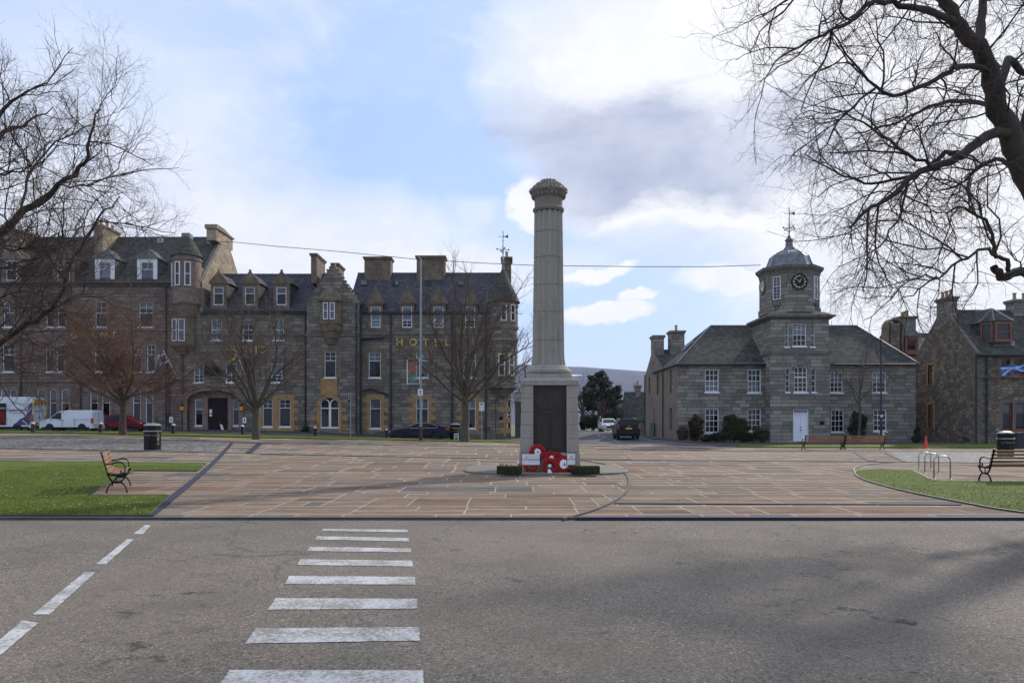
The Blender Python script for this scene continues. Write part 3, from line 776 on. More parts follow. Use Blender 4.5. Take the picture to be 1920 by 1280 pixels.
def dormer(par,fc,x0,x1,ybot,yeave,yapex,win,slope,Yf,wallm='brownstone',cheek='slate',roofm='slate',ped=True,wk=None,over=.12,hip=False,finial=True):
    """dormer of wall front, slate cheeks and a small roof; win=(px0,px1,ytop,ybot)"""
    f=Fac(Yf); X0,X1=f.X(x0),f.X(x1); zb,ze,za=f.Z(ybot),f.Z(yeave),f.Z(yapex); op=[f.px(*win)]; P=f.P
    mb=MB(); wall(mb,P,X0,X1,zb,ze,op,.15,.3)
    d=(ze-zb)/slope+.15
    mb.mi=2
    mb.add([(X0,Yf,zb),(X0,Yf,ze),(X0,Yf+d,ze),(X0,Yf+d*.3,zb)],[(0,1,2,3)]); mb.add([(X1,Yf,zb),(X1,Yf,ze),(X1,Yf+d,ze),(X1,Yf+d*.3,zb)],[(0,1,2,3)])
    mb.mi=0
    c=(X0+X1)/2
    if ped and not hip:
        mb.prism([(X0-over,ze),(X1+over,ze),(X1+over,ze+.12),(c+.07,za),(c-.07,za),(X0-over,ze+.12)],Yf-.06,Yf+.2)
        pb(mb,P,X0-over-.05,X1+over+.05,ze-.1,ze+.02,-.1,.15)
        if finial: mb.box(c-.09,c+.09,Yf-.08,Yf+.14,za-.12,za+.18)
    o=mb.build('dormer',[M[wallm],M['dark'],M[cheek]],par)
    r=MB(); dd=(za-zb)/slope+.3; o2=over+.04; 
    if hip:
        r.add([(X0-o2,Yf-.12,ze),(X1+o2,Yf-.12,ze),(c,Yf+.55,za),(X0-o2,Yf+d+.2,ze),(X1+o2,Yf+d+.2,ze),(c,Yf+dd,za)],[(0,1,2),(1,4,5,2),(3,0,2,5),(0,3,4,1)])
    else:
        r.add([(X0-o2,Yf+.16,ze),(X1+o2,Yf+.16,ze),(c,Yf+.16,za-.1),(X0-o2,Yf+d+.2,ze),(X1+o2,Yf+d+.2,ze),(c,Yf+dd,za-.1)],[(0,1,2),(1,4,5,2),(3,0,2,5),(0,3,4,1)])
    r.build('dormer_roof',M[roofm],o)
    if hip:
        q=MB(); q.tube([(c,Yf+dd,za+.02),(c,Yf+.55,za+.02),(X1+o2,Yf-.12,ze+.02)],.06,5); q.tube([(c,Yf+.55,za+.02),(X0-o2,Yf-.12,ze+.02)],.06,5); q.build('ridge',M['lead'],o)
    k=dict(nx=1,nt=1,nb=1,sill=False,w=.05); k.update(wk or {})
    window(o,P,*op[0],name='window_frame',**k)
    return o
def pipe(par,pts,r=.07,mat='gutter',name='drainpipe'): 
    mb=MB(); mb.tube(pts,r,8); return mb.build(name,M[mat],par,smooth=True,auto=True)
def skylight(par,x0,x1,y0,y1,yeY,zeZ,slope,mat='gutter'):
    """px box on a roof plane z=zeZ+slope*(Y-yeY)"""
    def pt(px,py):
        # intersection of the view line with the roof plane
        a=(HZ-py)/F; Y=(zeZ-slope*yeY-EYE)/(a-slope); return Vector(((px-960)*Y/F,Y,EYE+a*Y))
    n=Vector((0,-slope,1)).normalized(); A=[pt(x0,y1),pt(x1,y1),pt(x1,y0),pt(x0,y0)]; lo=[p+n*.0 for p in A]; hi=[p+n*.1 for p in A]
    mb=MB(); mb.hexa(lo,hi); o=mb.build('skylight',M[mat],par)
    c=sum(A,Vector())/4; g=MB(); g.quad(*[c+(p-c)*.8+n*.11 for p in A]); g.build('pane',M['glassdark'],o); return o
M['glassdark']=plain('dark roof glass',(.03,.035,.045),.08,var=.1)
def finial_vane(par,x,y,z,h,name='weather_vane'):
    mb=MB(); mb.tube([(x,y,z-.1),(x+.02,y,z+h)],[.05,.02],6)
    for t in (.18,.4,.62): mb.ball((x,y,z+h*t),.09*(1-t*.5),8,5)
    t=z+h*.3
    for a in range(4):
        ca,sa=math.cos(a*math.pi/2+.3),math.sin(a*math.pi/2+.3); mb.tube([(x,y,t),(x+ca*.55,y+sa*.55,t)],.022,4); mb.ball((x+ca*.58,y+sa*.58,t),(.08,.04,.09),6,4)
        mb.tube([(x+ca*.1,y+sa*.1,t-.3),(x+ca*.35,y+sa*.35,t-.1),(x+ca*.2,y+sa*.2,t+.05)],.018,4)
    t=z+h*.78; mb.tube([(x-.45,y,t),(x+.4,y,t)],.025,4); mb.prism([(x+.15,t-.02),(x+.5,t-.16),(x+.5,t+.2)],y-.015,y+.015)
    mb.tube([(x,y,z+h*.7),(x+.12,y,z+h*.8),(x,y,z+h*.9),(x-.08,y,z+h*.97)],.02,4)
    return mb.build(name,M['gutter'],par)

# ================================================================ the hotel
YH=72.0; H=Fac(YH); HP=H.P
hotel=thing('hotel_building','long grey granite hotel with turrets, stepped gable, dormers and gold lettering','hotel',(H.X(500),76,0.5))
B0=-.3
def wins(lst): return [H.px(*t[:4]) for t in lst]
# --- left block
g=[]; ca_='curtain'
A0=[(-120,-100),(-96,-76),(-34,-18),(0,10),(17,32),(69,85),(92,107),(114,130),(168,184),(190,206),(248,264),(272,287)]
A1=[(-110,-86),(-50,-26),(4,27),(85,100),(105,121),(177,201),(250,265),(275,291)]
A2=[(-110,-86),(-50,-26),(6,26),(86,101),(107,122),(178,200),(260,287)]
ops0=[(a,b,729,797) for a,b in A0]; ops1=[(a,b,645,697) for a,b in A1]; ops2=[(a,b,565,613) for a,b in A2]
allw=ops0+ops1+ops2
mb=MB(); wall(mb,HP,H.X(-420),H.X(336),B0,H.Z(531),wins(allw))
mb.mi=0; w1=mb.build('wall',[M['granite_red'],M['dark']],hotel)
for i,t in enumerate(ops0): window(hotel,HP,*H.px(*t),nx=1,nt=1,nb=1,rail=.62,blind=.34 if i%2 else .3,sillmat='pink',fw=.1)
for i,t in enumerate(ops1): window(hotel,HP,*H.px(*t),nx=2,nt=2,nb=0,rail=.62,sill=True,blind=.2 if i%3==0 else 0)
for i,t in enumerate(ops2): window(hotel,HP,*H.px(*t),nx=2,nt=2,nb=0,rail=.55,sill=True,blind=.3 if i%2==0 else 0)
mb=MB()
for y0,y1 in ((532,537),(616,620),(712,716),(800,806)): pb(mb,HP,H.X(-420),H.X(326),H.Z(y1),H.Z(y0),-.12,.05)
for t in allw: 
    u0,u1,v0,v1=H.px(*t); pb(mb,HP,u0-.2,u0,v0-.25,v1+.25,-.03,.1); pb(mb,HP,u1,u1+.2,v0-.25,v1+.25,-.033,.1); pb(mb,HP,u0,u1,v1,v1+.25,-.03,.1)
mb.build('stone_trim',M['pink'],hotel)
zeA=H.Z(531); zrA=at(0,446,78).z; slA=(zrA-zeA)/6
ridge_roof(hotel,H.X(-420),-29.95,72,84,zeA,zrA,'slate_grey')
mb=MB(); zq=H.Z(600); mb.prism([(72.05,zq),(83.95,zq),(83.95,zeA+.2),(78,zrA+.35),(72.05,zeA+.2)],-29.9,-30.45,'x'); mb.build('gable',M['rubble_gold'],hotel)
mb=MB(); 
for a,b in (((71.8,zeA+.1),(78,zrA+.38)),((84.2,zeA+.1),(78,zrA+.38))): mb.tube([(-30.1,a[0],a[1]),(-30.1,b[0],b[1])],.2,4)
mb.build('skew',M['dress'],hotel)
mb=MB(); mb.box(-30.85,-29.88,75.4,79.9,zrA-.9,zrA+.3); mb.prism([(75.25,zrA+.3),(80.05,zrA+.3),(80.05,zrA+.42),(78.6,zrA+.5),(77.2,zrA+.72),(75.25,zrA+.7)],-30.98,-29.73,'x'); mb.build('chimney',M['rubble_gold'],hotel)
chimney(hotel,-42.0,-41.1,75.0,78.2,zeA+2,at(0,421,75).z,'rubble_gold',3)
chimney(hotel,H.X(-10)-1.5,H.X(-10),75.5,78.5,zeA+2,at(0,432,76).z,'rubble_gold',3)
for x0,x1 in ((178,215),(257,295)):
    f=Fac(72.5); dormer(hotel,H,x0,x1,528,485,466,(x0+7,x1-7,491,526),slA,72.5,'white','slate_light','slate_light',ped=False,hip=True,wk=dict(nx=2,nt=1,nb=0,rail=.6,blind=.9,blmat='curtain'))
for x0,x1 in ((2,40),(108-10,140)):
    dormer(hotel,H,x0,x1,534,484,462,(x0+9,x1-9,488,526),slA,72.1,'pink','slate_grey','slate_grey',wk=dict(nx=2,nt=2,nb=0,rail=.55))
skylight(hotel,296,306,449,455,72,zeA,slA,'white'); skylight(hotel,388,397,454,459,72,zeA,slA,'lead')
pipe(hotel,[(H.X(-420),YH-.16,zeA-.02),(H.X(326),YH-.16,zeA-.02)],.09,name='gutter')
for px,y0 in ((40,640),(152,711),(312,537),(318,700)): pipe(hotel,[(H.X(px),YH-.1,H.Z(y0)),(H.X(px),YH-.1,.3)],.075)
# --- middle block
mids2=[(396,416,598,638),(455,475,598,638),(512,532,598,638)]; mids1=[(363,382,681,717),(423,443,681,717),(508,529,681,717)]
gw=[(492,511,748,800),(523,545,748,800)]; porch=(352,448,728,812)
mb=MB(); wall(mb,HP,H.X(336),H.X(577),B0,H.Z(584),wins(mids2+mids1+gw)); 
o=[]
mb=MB(); wall(mb,HP,H.X(336),H.X(577),B0,H.Z(584),wins(mids2+mids1+gw)+[H.px(*porch)],.22,None)
mb.mi=1
for t in mids2+mids1+gw: a,b,c,d=H.px(*t); mb.quad(HP(a-.3,c-.3,.75),HP(b+.3,c-.3,.75),HP(b+.3,d+.3,.75),HP(a-.3,d+.3,.75))
mb.build('wall',[M['granite'],M['dark']],hotel)
for i,t in enumerate(mids2): window(hotel,HP,*H.px(*t),nx=2,nt=1,nb=2 if i==1 else 1,rail=.5,blind=(.95,.3,.9)[i],blmat=('curtain','blind','blind')[i])
for i,t in enumerate(mids1): window(hotel,HP,*H.px(*t),nx=2,nt=1,nb=2,rail=.4,blind=(.55,.0,.5)[i])
for i,t in enumerate(gw): 
    window(hotel,HP,*H.px(*t),nx=2,nt=2,nb=0,rail=.68,sill=True)
    u0,u1,v0,v1=H.px(*t)
mb=MB(); a=H.X(485); b=H.X(552); z0=H.Z(808)
pb(mb,HP,a,H.X(492)-.0,z0,H.Z(741),-.03,.1); pb(mb,HP,H.X(511),H.X(523),z0,H.Z(741),-.03,.1); pb(mb,HP,H.X(545),b,z0,H.Z(741),-.03,.1)
pb(mb,HP,a,b,H.Z(748),H.Z(740),-.035,.1); pb(mb,HP,a,b,z0-.1,H.Z(801.5),-.035,.1)
for y in (750,765,781,797): pb(mb,HP,b,b+.38,H.Z(y+7),H.Z(y),-.028,.1)
mb.build('window_surround',M['sand'],hotel)
for t in mids2: mb=MB(); quoins(mb,HP,*H.px(*t),b=.22,long=.28); mb.build('window_surround',M['brownstone'],hotel)
# porch: recessed wall, door, side lights, segmental arch
pu0,pu1,pv0,pv1=H.px(*porch)
mb=MB(); Pp=lambda u,v,w=0:HP(u,v,w+.55); dr=H.px(386,424,745,812); sl1=H.px(361,376,748,798); sl2=H.px(432,447,748,798)
wall(mb,Pp,pu0,pu1,pv0,pv1,[dr,sl1,sl2],.1,.6)
mb.quad(HP(pu0,pv0,0),HP(pu0,pv0,.56),HP(pu0,pv1,.56),HP(pu0,pv1,0)); mb.quad(HP(pu1,pv0,0),HP(pu1,pv0,.56),HP(pu1,pv1,.56),HP(pu1,pv1,0))
mb.build('porch',[M['pink'],M['dark']],hotel)
for s in (sl1,sl2): window(hotel,Pp,*s,rail=.62,blind=.38,w=.04)
mb=MB(); pb(mb,Pp,dr[0],dr[1],dr[2],dr[3],.06,.14); 
for i in range(1,8): x=dr[0]+(dr[1]-dr[0])*i/8; pb(mb,Pp,x-.012,x+.012,dr[2],dr[3]-.02,.045,.07)
pb(mb,Pp,(dr[0]+dr[1])/2-.03,(dr[0]+dr[1])/2+.03,dr[2],dr[3],.03,.07)
dd=mb.build('door',M['doorwood'],hotel)
mb=MB(); mb.ball(Pp((dr[0]+dr[1])/2+.12,dr[2]+1.1,.02),.05,8,6); mb.build('handle',M['gold'],dd)
for (x0,x1,y0,y1) in ((388,393,767,774),(388,393,776,780)):
    mb=MB(); a,b,c,d=H.px(x0,x1,y0,y1); pb(mb,Pp,a,b,c,d,.02,.042); mb.build('notice',M['paper'],dd)
mb=MB(); p0=Vector(Pp(H.X(411),H.Z(797),-.05)); mb.add([p0+Vector((-.14,0,.1)),p0+Vector((.1,0,.05)),p0+Vector((.28,0,-.5)),p0+Vector((.04,0,-.5)),p0+Vector((-.14,.03,.1)),p0+Vector((.1,.03,.05)),p0+Vector((.28,.03,-.5)),p0+Vector((.04,.03,-.5))],[(0,1,2,3),(4,5,6,7),(0,1,5,4),(1,2,6,5),(2,3,7,6),(3,0,4,7)]); mb.build('notice',M['paper'],hotel)
mb=MB(); 
for a,b in ((376,386),(424,432)): pb(mb,Pp,H.X(a),H.X(b),pv0,H.Z(742),-.12,.02)
arch_fill(mb,HP,pu0,pu1,H.Z(750),.95,pv1+.02,.02,.5,16); arch_band(mb,HP,pu0,pu1,H.Z(750),.95,.32,-.16,.05,18); arch_band(mb,HP,pu0-.34,pu1+.34,H.Z(750),1.3,.14,-.24,.03,18)
for s in (pu0-.25,pu1+.25): pb(mb,HP,s-.22,s+.22,pv0,H.Z(750),-.14,.03)
mb.build('porch_arch',M['pink'],hotel)
for x in (343,454):
    mb=MB(); c=HP(H.X(x),H.Z(765),-.2); mb.lathe([(.05,-.32),(.16,-.26),(.19,.22),(.22,.24),(.05,.42)],c,6); l=mb.build('wall_lantern',M['black'],hotel)
    mb=MB(); mb.lathe([(.168,-.22),(.198,.18)],c,6); m_=MB(); 
    l2=mb.build('lantern_glass',M.setdefault('amber',plain('amber lantern glass',(.75,.33,.02),.3)),l)
for x in (332,467):
    mb=MB(); c=HP(H.X(x),0,-1.2); zz=zg(c[0],c[1]); mb.box(c[0]-.03,c[0]+.03,c[1]-.03,c[1]+.03,zz-.1,zz+1.0)
    t=thing('guide_sign','small white wall sign with black arrow beside the '+('left' if x<400 else 'right')+' of the hotel porch','sign',(c[0],c[1],zz)); mb.build('post',M['gutter'],t)
    mb=MB(); mb.box(c[0]-.17,c[0]+.17,c[1]-.06,c[1]-.031,zz+.75,zz+1.3); mb.build('board',M['paper'],t)
    mb=MB(); mb.prism([(c[0]-.07,zz+1.05),(c[0]+.07,zz+1.05),(c[0],zz+1.2)],c[1]-.072,c[1]-.061); mb.box(c[0]-.03,c[0]+.03,c[1]-.072,c[1]-.061,zz+.87,zz+1.04); mb.build('symbol',M['black'],t)
mb=MB(); rr=random.Random(8); c=Vector(HP(H.X(399),H.Z(693),-.18))
for i in range(46):
    a=rr.random()*6.28; r=rr.uniform(.1,.85); p=c+Vector((math.cos(a)*r*1.1,0,math.sin(a)*r*.5)); mb.ball(p,(rr.uniform(.07,.16),.07,rr.uniform(.06,.14)),6,4)
mb.tube([c+Vector((-1,0,-.4)),c+Vector((0,0,-.5)),c+Vector((1,0,-.4))],.05,6)
mb.build('carved_crest',M['black'],hotel)
mb=MB(); c=Vector(HP(H.X(438),H.Z(674),-.16))
for i in range(22): mb.ball(c+Vector((-.35+.035*i+rr.uniform(-.1,.1),0,-.45+.045*i+rr.uniform(-.14,.14))),(.09,.06,.08),6,4)
mb.build('gilded_emblem',M['gold'],hotel)
zeB=H.Z(584); zrB=at(0,515,77).z; slB=(zrB-zeB)/5
ridge_roof(hotel,-29.9,H.X(590),72,82,zeB,zrB,'slate')
for c in (410,469,528):
    dormer(hotel,H,c-15,c+15,580,530,509,(c-10,c+9,538,572),slB,72.35,'brownstone','slate_grey','slate',wk=dict(rail=.64,blind=.35))
pipe(hotel,[(-29.6,YH-.14,zeB),(H.X(577),YH-.14,zeB)],.08,name='gutter')
for px,y0 in ((343,590),(573,583)): pipe(hotel,[(H.X(px),YH-.1,H.Z(y0)),(H.X(px),YH-.1,.3)],.075)
mb=MB(); pb(mb,HP,H.X(336),H.X(577),H.Z(629),H.Z(625),-.1,.05); mb.build('string_course',M['dress'],hotel); mb=MB(); pb(mb,HP,H.X(336),H.X(485),H.Z(725),H.Z(722),-.08,.05); mb.build('string_course',M['dress'],hotel)
# --- crow-stepped bay
YC=71.1; C=Fac(YC); CP=C.P
cw=[(608,630,659,708)]; ca=(600,636,752,803)
mb=MB(); wall(mb,CP,C.X(575),C.X(672),B0,C.Z(568),[C.px(*cw[0]),C.px(600,636,745,803)],.25,.7)
mb.quad(CP(C.X(575),B0,0),CP(C.X(575),B0,1),CP(C.X(575),C.Z(568),1),CP(C.X(575),C.Z(568),0)); mb.quad(CP(C.X(672),B0,0),CP(C.X(672),B0,1),CP(C.X(672),C.Z(568),1),CP(C.X(672),C.Z(568),0))
mb.mi=0
nst=10; zc0=C.Z(568); zc1=C.Z(499); xl0,xr0=C.X(575),C.X(672); xt0,xt1=C.X(617),C.X(630)
for i in range(nst):
    t=i/(nst-1); za=zc0+(zc1-zc0)*i/nst; zb_=zc0+(zc1-zc0)*(i+1)/nst
    mb.box(xl0+(xt0-xl0)*t**.95,xr0+(xt1-xr0)*t**.95,YC,YC+.55,za,zb_+.002)
mb.box(xt0+.12,xt1-.12,YC+.05,YC+.5,zc1,zc1+.3)
gb=mb.build('stepped_gable',[M['granite'],M['dark']],hotel)
mb=MB(); mb2=MB()
for i in range(nst):
    t=i/(nst-1); zb_=zc0+(zc1-zc0)*(i+1)/nst; tn=(i+1)/(nst-1)
    a=xl0+(xt0-xl0)*t**.95; a2=xl0+(xt0-xl0)*min(1,tn)**.95; b=xr0+(xt1-xr0)*t**.95; b2=xr0+(xt1-xr0)*min(1,tn)**.95
    if i<nst-1: mb.box(a-.05,a2,YC-.05,YC+.6,zb_,zb_+.06); mb2.box(b2,b+.05,YC-.05,YC+.6,zb_,zb_+.06)
mb.build('coping',M['pink'],gb); mb2.build('coping',M['pink'],gb)
r=MB(); r.add([(xl0-.1,YC+.5,zc0),(xr0+.1,YC+.5,zc0),((xl0+xr0)/2,YC+.5,zc1-.5),(xl0-.1,79,zc0),(xr0+.1,79,zc0),((xl0+xr0)/2,79,zc1-.5)],[(0,1,2),(1,4,5,2),(3,0,2,5),(0,3,4,1)]); r.build('roof',M['slate'],hotel)
window(hotel,CP,*C.px(*cw[0]),nx=2,nt=2,nb=0,rail=.66,blind=.0); 
mb=MB(); quoins(mb,CP,*C.px(*cw[0]),b=.24,long=.26); mb.build('window_surround',M['brownstone'],hotel)
# arched twin-light window
u0,u1,v0,v1=C.px(600,636,745,803); vs=C.Z(757)
mb=MB(); arch_fill(mb,CP,u0,u1,vs,v1-vs-.03,v1+.02,.02,.2,14); arch_band(mb,CP,u0,u1,vs,v1-vs-.03,.24,-.09,.06,16)
pb(mb,CP,u0-.24,u0,v0-.9,vs,-.09,.06); pb(mb,CP,u1,u1+.24,v0-.9,vs,-.09,.06)
for i,y in enumerate((764,780,796,810)): 
    for s,e in ((u0-.24,-1),(u1+.24,1)): ex=.55 if i%2 else .38; pb(mb,CP,min(s,s+e*ex),max(s,s+e*ex),C.Z(y+8),C.Z(y),-.03,.05)
a,b,c,d=C.px(604,630,712,741); pb(mb,CP,a,b,c,d,-.05,.05); pb(mb,CP,a-.12,a,c-.1,d+.12,-.09,.05); pb(mb,CP,b,b+.12,c-.1,d+.12,-.09,.05); pb(mb,CP,a,b,d,d+.12,-.09,.05); pb(mb,CP,a+.35,b-.35,c+.3,d-.35,-.09,-.05)
mb.build('window_surround',M['sand'],hotel)
mb=MB(); pb(mb,CP,u0-.24,u1+.24,B0,v0-.12,-.02,.05); mb.build('apron',M['pink'],hotel)
mb=MB(); fw=.11; um=(u0+u1)/2
def half(a,b):
    pb(mb,CP,a,a+fw,v0,vs,.14,.2); pb(mb,CP,b-fw,b,v0,vs,.14,.2); pb(mb,CP,a+fw,b-fw,v0,v0+.16,.142,.198)
    arch_band(mb,CP,a+fw,b-fw,vs-.02,(b-a)/2-fw+.05,fw,.14,.2,12); pb(mb,CP,a+fw,b-fw,vs-.45,vs-.36,.142,.198)
half(u0,um); half(um,u1); arch_fill(mb,CP,u0+.01,u1-.01,vs,v1-vs-.04,v1,.2,.21,12)
aw=mb.build('window',M['white'],hotel)
mb=MB(); mb.quad(CP(u0,v0,.17),CP(u1,v0,.17),CP(u1,v1,.17),CP(u0,v1,.17)); mb.build('pane',M['glass'],aw)
# oriel
def oriel(P,cx,y0,y1,wd,dep,f,corbel,roofh,mat='brownstone',pairs=((-.5,-.08),(.08,.5))):
    X0,X1=f.X(cx-wd),f.X(cx+wd); ch=dep*.55; Yw=f.Y
    def ring(z,k): c=(X0+X1)/2; h=(X1-X0)/2*k; d=dep*k; e=ch*k; return [(c-h,Yw+.1,z),(c-h,Yw-d+e,z),(c-h+e,Yw-d,z),(c+h-e,Yw-d,z),(c+h,Yw-d+e,z),(c+h,Yw+.1,z)]
    zt,zb=f.Z(y0),f.Z(y1); mb=MB(); 
    mb.rings([ring(zb,1),ring(zt,1)]); mb.rings([ring(zb-.18,1.09),ring(zb-.02,1.09)]); mb.rings([ring(zt,1.08),ring(zt+.16,1.12)])
    mb.rings([ring(zb-corbel,.35),ring(zb-corbel*.72,.55),ring(zb-corbel*.7,.66),ring(zb-corbel*.42,.78),ring(zb-corbel*.4,.88),ring(zb-.18,1.0)])
    if roofh: mb.rings([ring(zt+.16,1.1),ring(zt+roofh*.5,.85),ring(zt+roofh,.25)])
    o=mb.build('oriel',M[mat],hotel); c=(X0+X1)/2; h=(X1-X0)/2-ch
    Pf=lambda u,v,w=0:(u,Yw-dep+w,v)
    for a,b in pairs:
        mb2=MB(); mb2.quad(Pf(c+h*2*a,zb+.2,-.012),Pf(c+h*2*b,zb+.2,-.012),Pf(c+h*2*b,zt-.2,-.012),Pf(c+h*2*a,zt-.2,-.012)); 
        o1=window(o,lambda u,v,w=0:Pf(u,v,w-.13),c+h*2*a,c+h*2*b,zb+.2,zt-.2,rail=.5,w=.02,fw=.06,name='window_frame',sill=False)
        mb2.build('shade',M['curtain'],o)
    return o
oriel(CP,621,566,605,20,.85,C,2.1,1.5)
mb=MB(); a,b,c,d=C.px(613,629,533,546); mb.prism([(a,c),(b,c),((a+b)/2,d+.25)],YC-.12,YC); pb(mb,CP,C.X(601),C.X(641),C.Z(566.5),C.Z(563),-.95,0); mb.build('carved_panel',M['brownstone'],hotel)
# --- right block
slots=[(c-12,c+12,583,617) for c in (704,763,822,881)]
D1=[(691,714,660,708),(750,773,660,708),(780,803,660,708)][:1]+[(780,803,660,708),(869,892,660,708)]
D0=[(693,714,747,803),(780,803,747,803),(870,892,747,803)]
mb=MB(); wall(mb,HP,H.X(671),H.X(930),B0,H.Z(584),wins(slots+D1+D0),.22,.75); mb.build('wall',[M['granite'],M['dark']],hotel)
for i,t in enumerate(D1): window(hotel,HP,*H.px(*t),nx=2,nt=2,nb=0,rail=.66,blind=(.33,.95,.95)[i],blmat='blind')
for i,t in enumerate(D0): window(hotel,HP,*H.px(*t),nx=(1,2,2)[i],nt=(1,1,1)[i],nb=0,rail=.66,blind=.34)
for t in D0: mb=MB(); quoins(mb,HP,*H.px(*t),b=.3,long=.42,nq=7); mb.build('window_surround',M['sand'],hotel)
for t in D1: mb=MB(); quoins(mb,HP,*H.px(*t),b=.26,long=.28); mb.build('window_surround',M['brownstone'],hotel)
zrD=at(0,513,77.2).z; slD=(zrD-zeB)/5.2
ridge_roof(hotel,H.X(650),-.15,72,82.4,zeB,zrD,'slate')
for i,c in enumerate((704,763,822,881)):
    dormer(hotel,H,c-14,c+14,618,568,540,(c-9,c+9.5,575,614),slD*6,71.96,'brownstone','slate','slate',wk=dict(nx=2 if i==1 else 1,rail=.36,nb=2,nt=0,blind=(.95,.7,.9,.6)[i],blmat='curtain'),finial=True)
for x in (676,735,796,858): skylight(hotel,x,x+13,527,536,72,zeB,slD)
chimney(hotel,H.X(684)-.9,H.X(736)-.9,76.3,77.9,zrD-1.5,at(0,484,77).z,'brownstone')
chimney(hotel,H.X(782)-.6,H.X(836)-.5,76.3,77.9,zrD-1.5,at(0,482,77).z,'brownstone')
chimney(hotel,H.X(595)-1.3,H.X(606)-1.3,74.5,78.0,zrD-1.5,at(0,477,75).z,'brownstone')
chimney(hotel,H.X(628)-1.0,H.X(640)-1.0,75,77.6,zrD-1.5,at(0,493,75).z,'brownstone')
mb=MB(); mb.prism([(72.6,B0),(82,B0),(82,zeB),(77.2,zrD+.25),(72.6,zeB)],-.55,-.1,'x'); mb.build('gable',M['granite'],hotel)
chimney(hotel,-1.0,-.08,75.4,77.6,zrD-2,at(0,484,76).z,'brownstone',2)
mb=MB(); mb.box(H.X(660),H.X(930),YH-.1,YH+.05,H.Z(627.5),H.Z(623.5)); mb.build('string_course',M['dress'],hotel); mb=MB(); mb.box(H.X(671),H.X(930),YH-.1,YH+.05,B0,H.Z(813)); mb.build('base_course',M['dress'],hotel)
mb=MB(); mb.box(H.X(577),H.X(670),YC-.08,YC+.02,C.Z(630),C.Z(626)); mb.build('string_course',M['dress'],hotel)
for a,b in ((671,691),(717,750),(776,809),(835,868),(894,930)): pipe(hotel,[(H.X(a),YH-.14,zeB-.05),(H.X(b),YH-.14,zeB-.05)],.08,name='gutter')
for px in (733,848,911): pipe(hotel,[(H.X(px),YH-.1,zeB-.1),(H.X(px),YH-.1,.2)],.085)
pipe(hotel,[(H.X(683),YH-.12,H.Z(570)),(H.X(676),YH-.14,H.Z(590)),(H.X(676),YH-.14,.2)],.15); pipe(hotel,[(H.X(672),C.Y-.1,H.Z(572)),(H.X(672),C.Y-.1,.2)],.08)
pipe(hotel,[(H.X(678),YH-.16,H.Z(635.5)),(H.X(722),YH-.16,H.Z(632.5))],.13)
pipe(hotel,[(H.X(675),YH-.12,H.Z(735)),(H.X(696),YH-.12,H.Z(728.5)),(H.X(731),YH-.12,H.Z(741))],.06,name='cable_duct')
text('lettering','HOTEL',M['gold'],1.0,(H.X(793),YH-.1,H.Z(642.5)),parent=hotel,extrude=.05,spacing=2.02)
text('lettering','ARMS',M['gold'],.95,(H.X(466),YH-.1,H.Z(656)),parent=hotel,extrude=.05,spacing=1.62)
text('lettering','GRANT',M['gold'],.92,(H.X(177),YH-.1,H.Z(629)),parent=hotel,extrude=.05,spacing=1.72)
# --- corner turret
def turret(cx,Y,r,ytop,ybot,ytip,nm='turret',mat='granite',flare=1.16,corb=True):
    f=Fac(Y-r); X=(cx-960)*Y/F; zt,zb=EYE+(HZ-ytop)*Y/F,EYE+(HZ-ybot)*Y/F; zc=EYE+(HZ-ytip)*Y/F
    mb=MB(); prof=[(r,zb),(r,zt-.5),(r+.07,zt-.45),(r+.07,zt-.28),(r,zt-.24),(r,zt-.02),(r*1.1,zt)]
    if corb: prof=[(.3,zb-2.0),(r*.55,zb-1.6),(r*.58,zb-1.4),(r*.78,zb-1.0),(r*.8,zb-.75),(r*.97,zb-.35),(r*1.06,zb-.3),(r*1.06,zb-.05)]+prof
    mb.lathe(prof,(X,Y,0),32); o=mb.build(nm,M[mat],hotel,smooth=True,auto=30)
    h=zc-zt; r_=MB(); r_.lathe([(r*flare,zt-.01),(r*.98,zt+h*.18),(r*.72,zt+h*.42),(r*.42,zt+h*.7),(r*.1,zc)],(X,Y,0),32)
    rf=r_.build('turret_roof',M['slate_grey'],o,smooth=True,auto=60)
    return o,X,zt,zb,zc
tu,X,zt,zb,zc=turret(943,72.4,1.45,568,612,506)
cP=cylP((X,72.4),1.45)
def cylwin(o,P,u,wd_,z0,z1,surround='sand'):
    mb=MB(); pb(mb,P,u-wd_/2-.13,u+wd_/2+.13,z0-.12,z0,-.04,.02,2); pb(mb,P,u-wd_/2-.13,u+wd_/2+.13,z1,z1+.14,-.04,.02,2); pb(mb,P,u-wd_/2-.13,u-wd_/2,z0,z1,-.035,.02); pb(mb,P,u+wd_/2,u+wd_/2+.13,z0,z1,-.035,.02); mb.build('window_surround',M[surround],o)
    mb=MB(); mb.quad(P(u-wd_/2,z0,-.012),P(u+wd_/2,z0,-.012),P(u+wd_/2,z1,-.012),P(u-wd_/2,z1,-.012)); mb.build('shade',M['glassdark'],o)
    window(o,lambda a,b,w=0:P(a,b,w-.14),u-wd_/2,u+wd_/2,z0,z1,w=.0,fw=.07,rail=.5,name='window_frame',sill=False)
for u in (.1,1.0): cylwin(tu,cP,u,.5,H.Z(604),H.Z(573))
mb=MB(); mb.lathe([(1.4,H.Z(725)),(1.4,H.Z(612))],(X,72.4,0),28); mb.lathe([(.3,H.Z(752)),(.8,H.Z(742)),(.85,H.Z(737)),(1.2,H.Z(730)),(1.5,H.Z(727)),(1.5,H.Z(723)),(1.4,H.Z(722))],(X,72.4,0),28); mb.lathe([(1.47,H.Z(640)),(1.47,H.Z(636))],(X,72.4,0),28); sh=mb.build('turret_shaft',M['granite'],hotel,smooth=True,auto=30)
cP2=cylP((X,72.4),1.4)
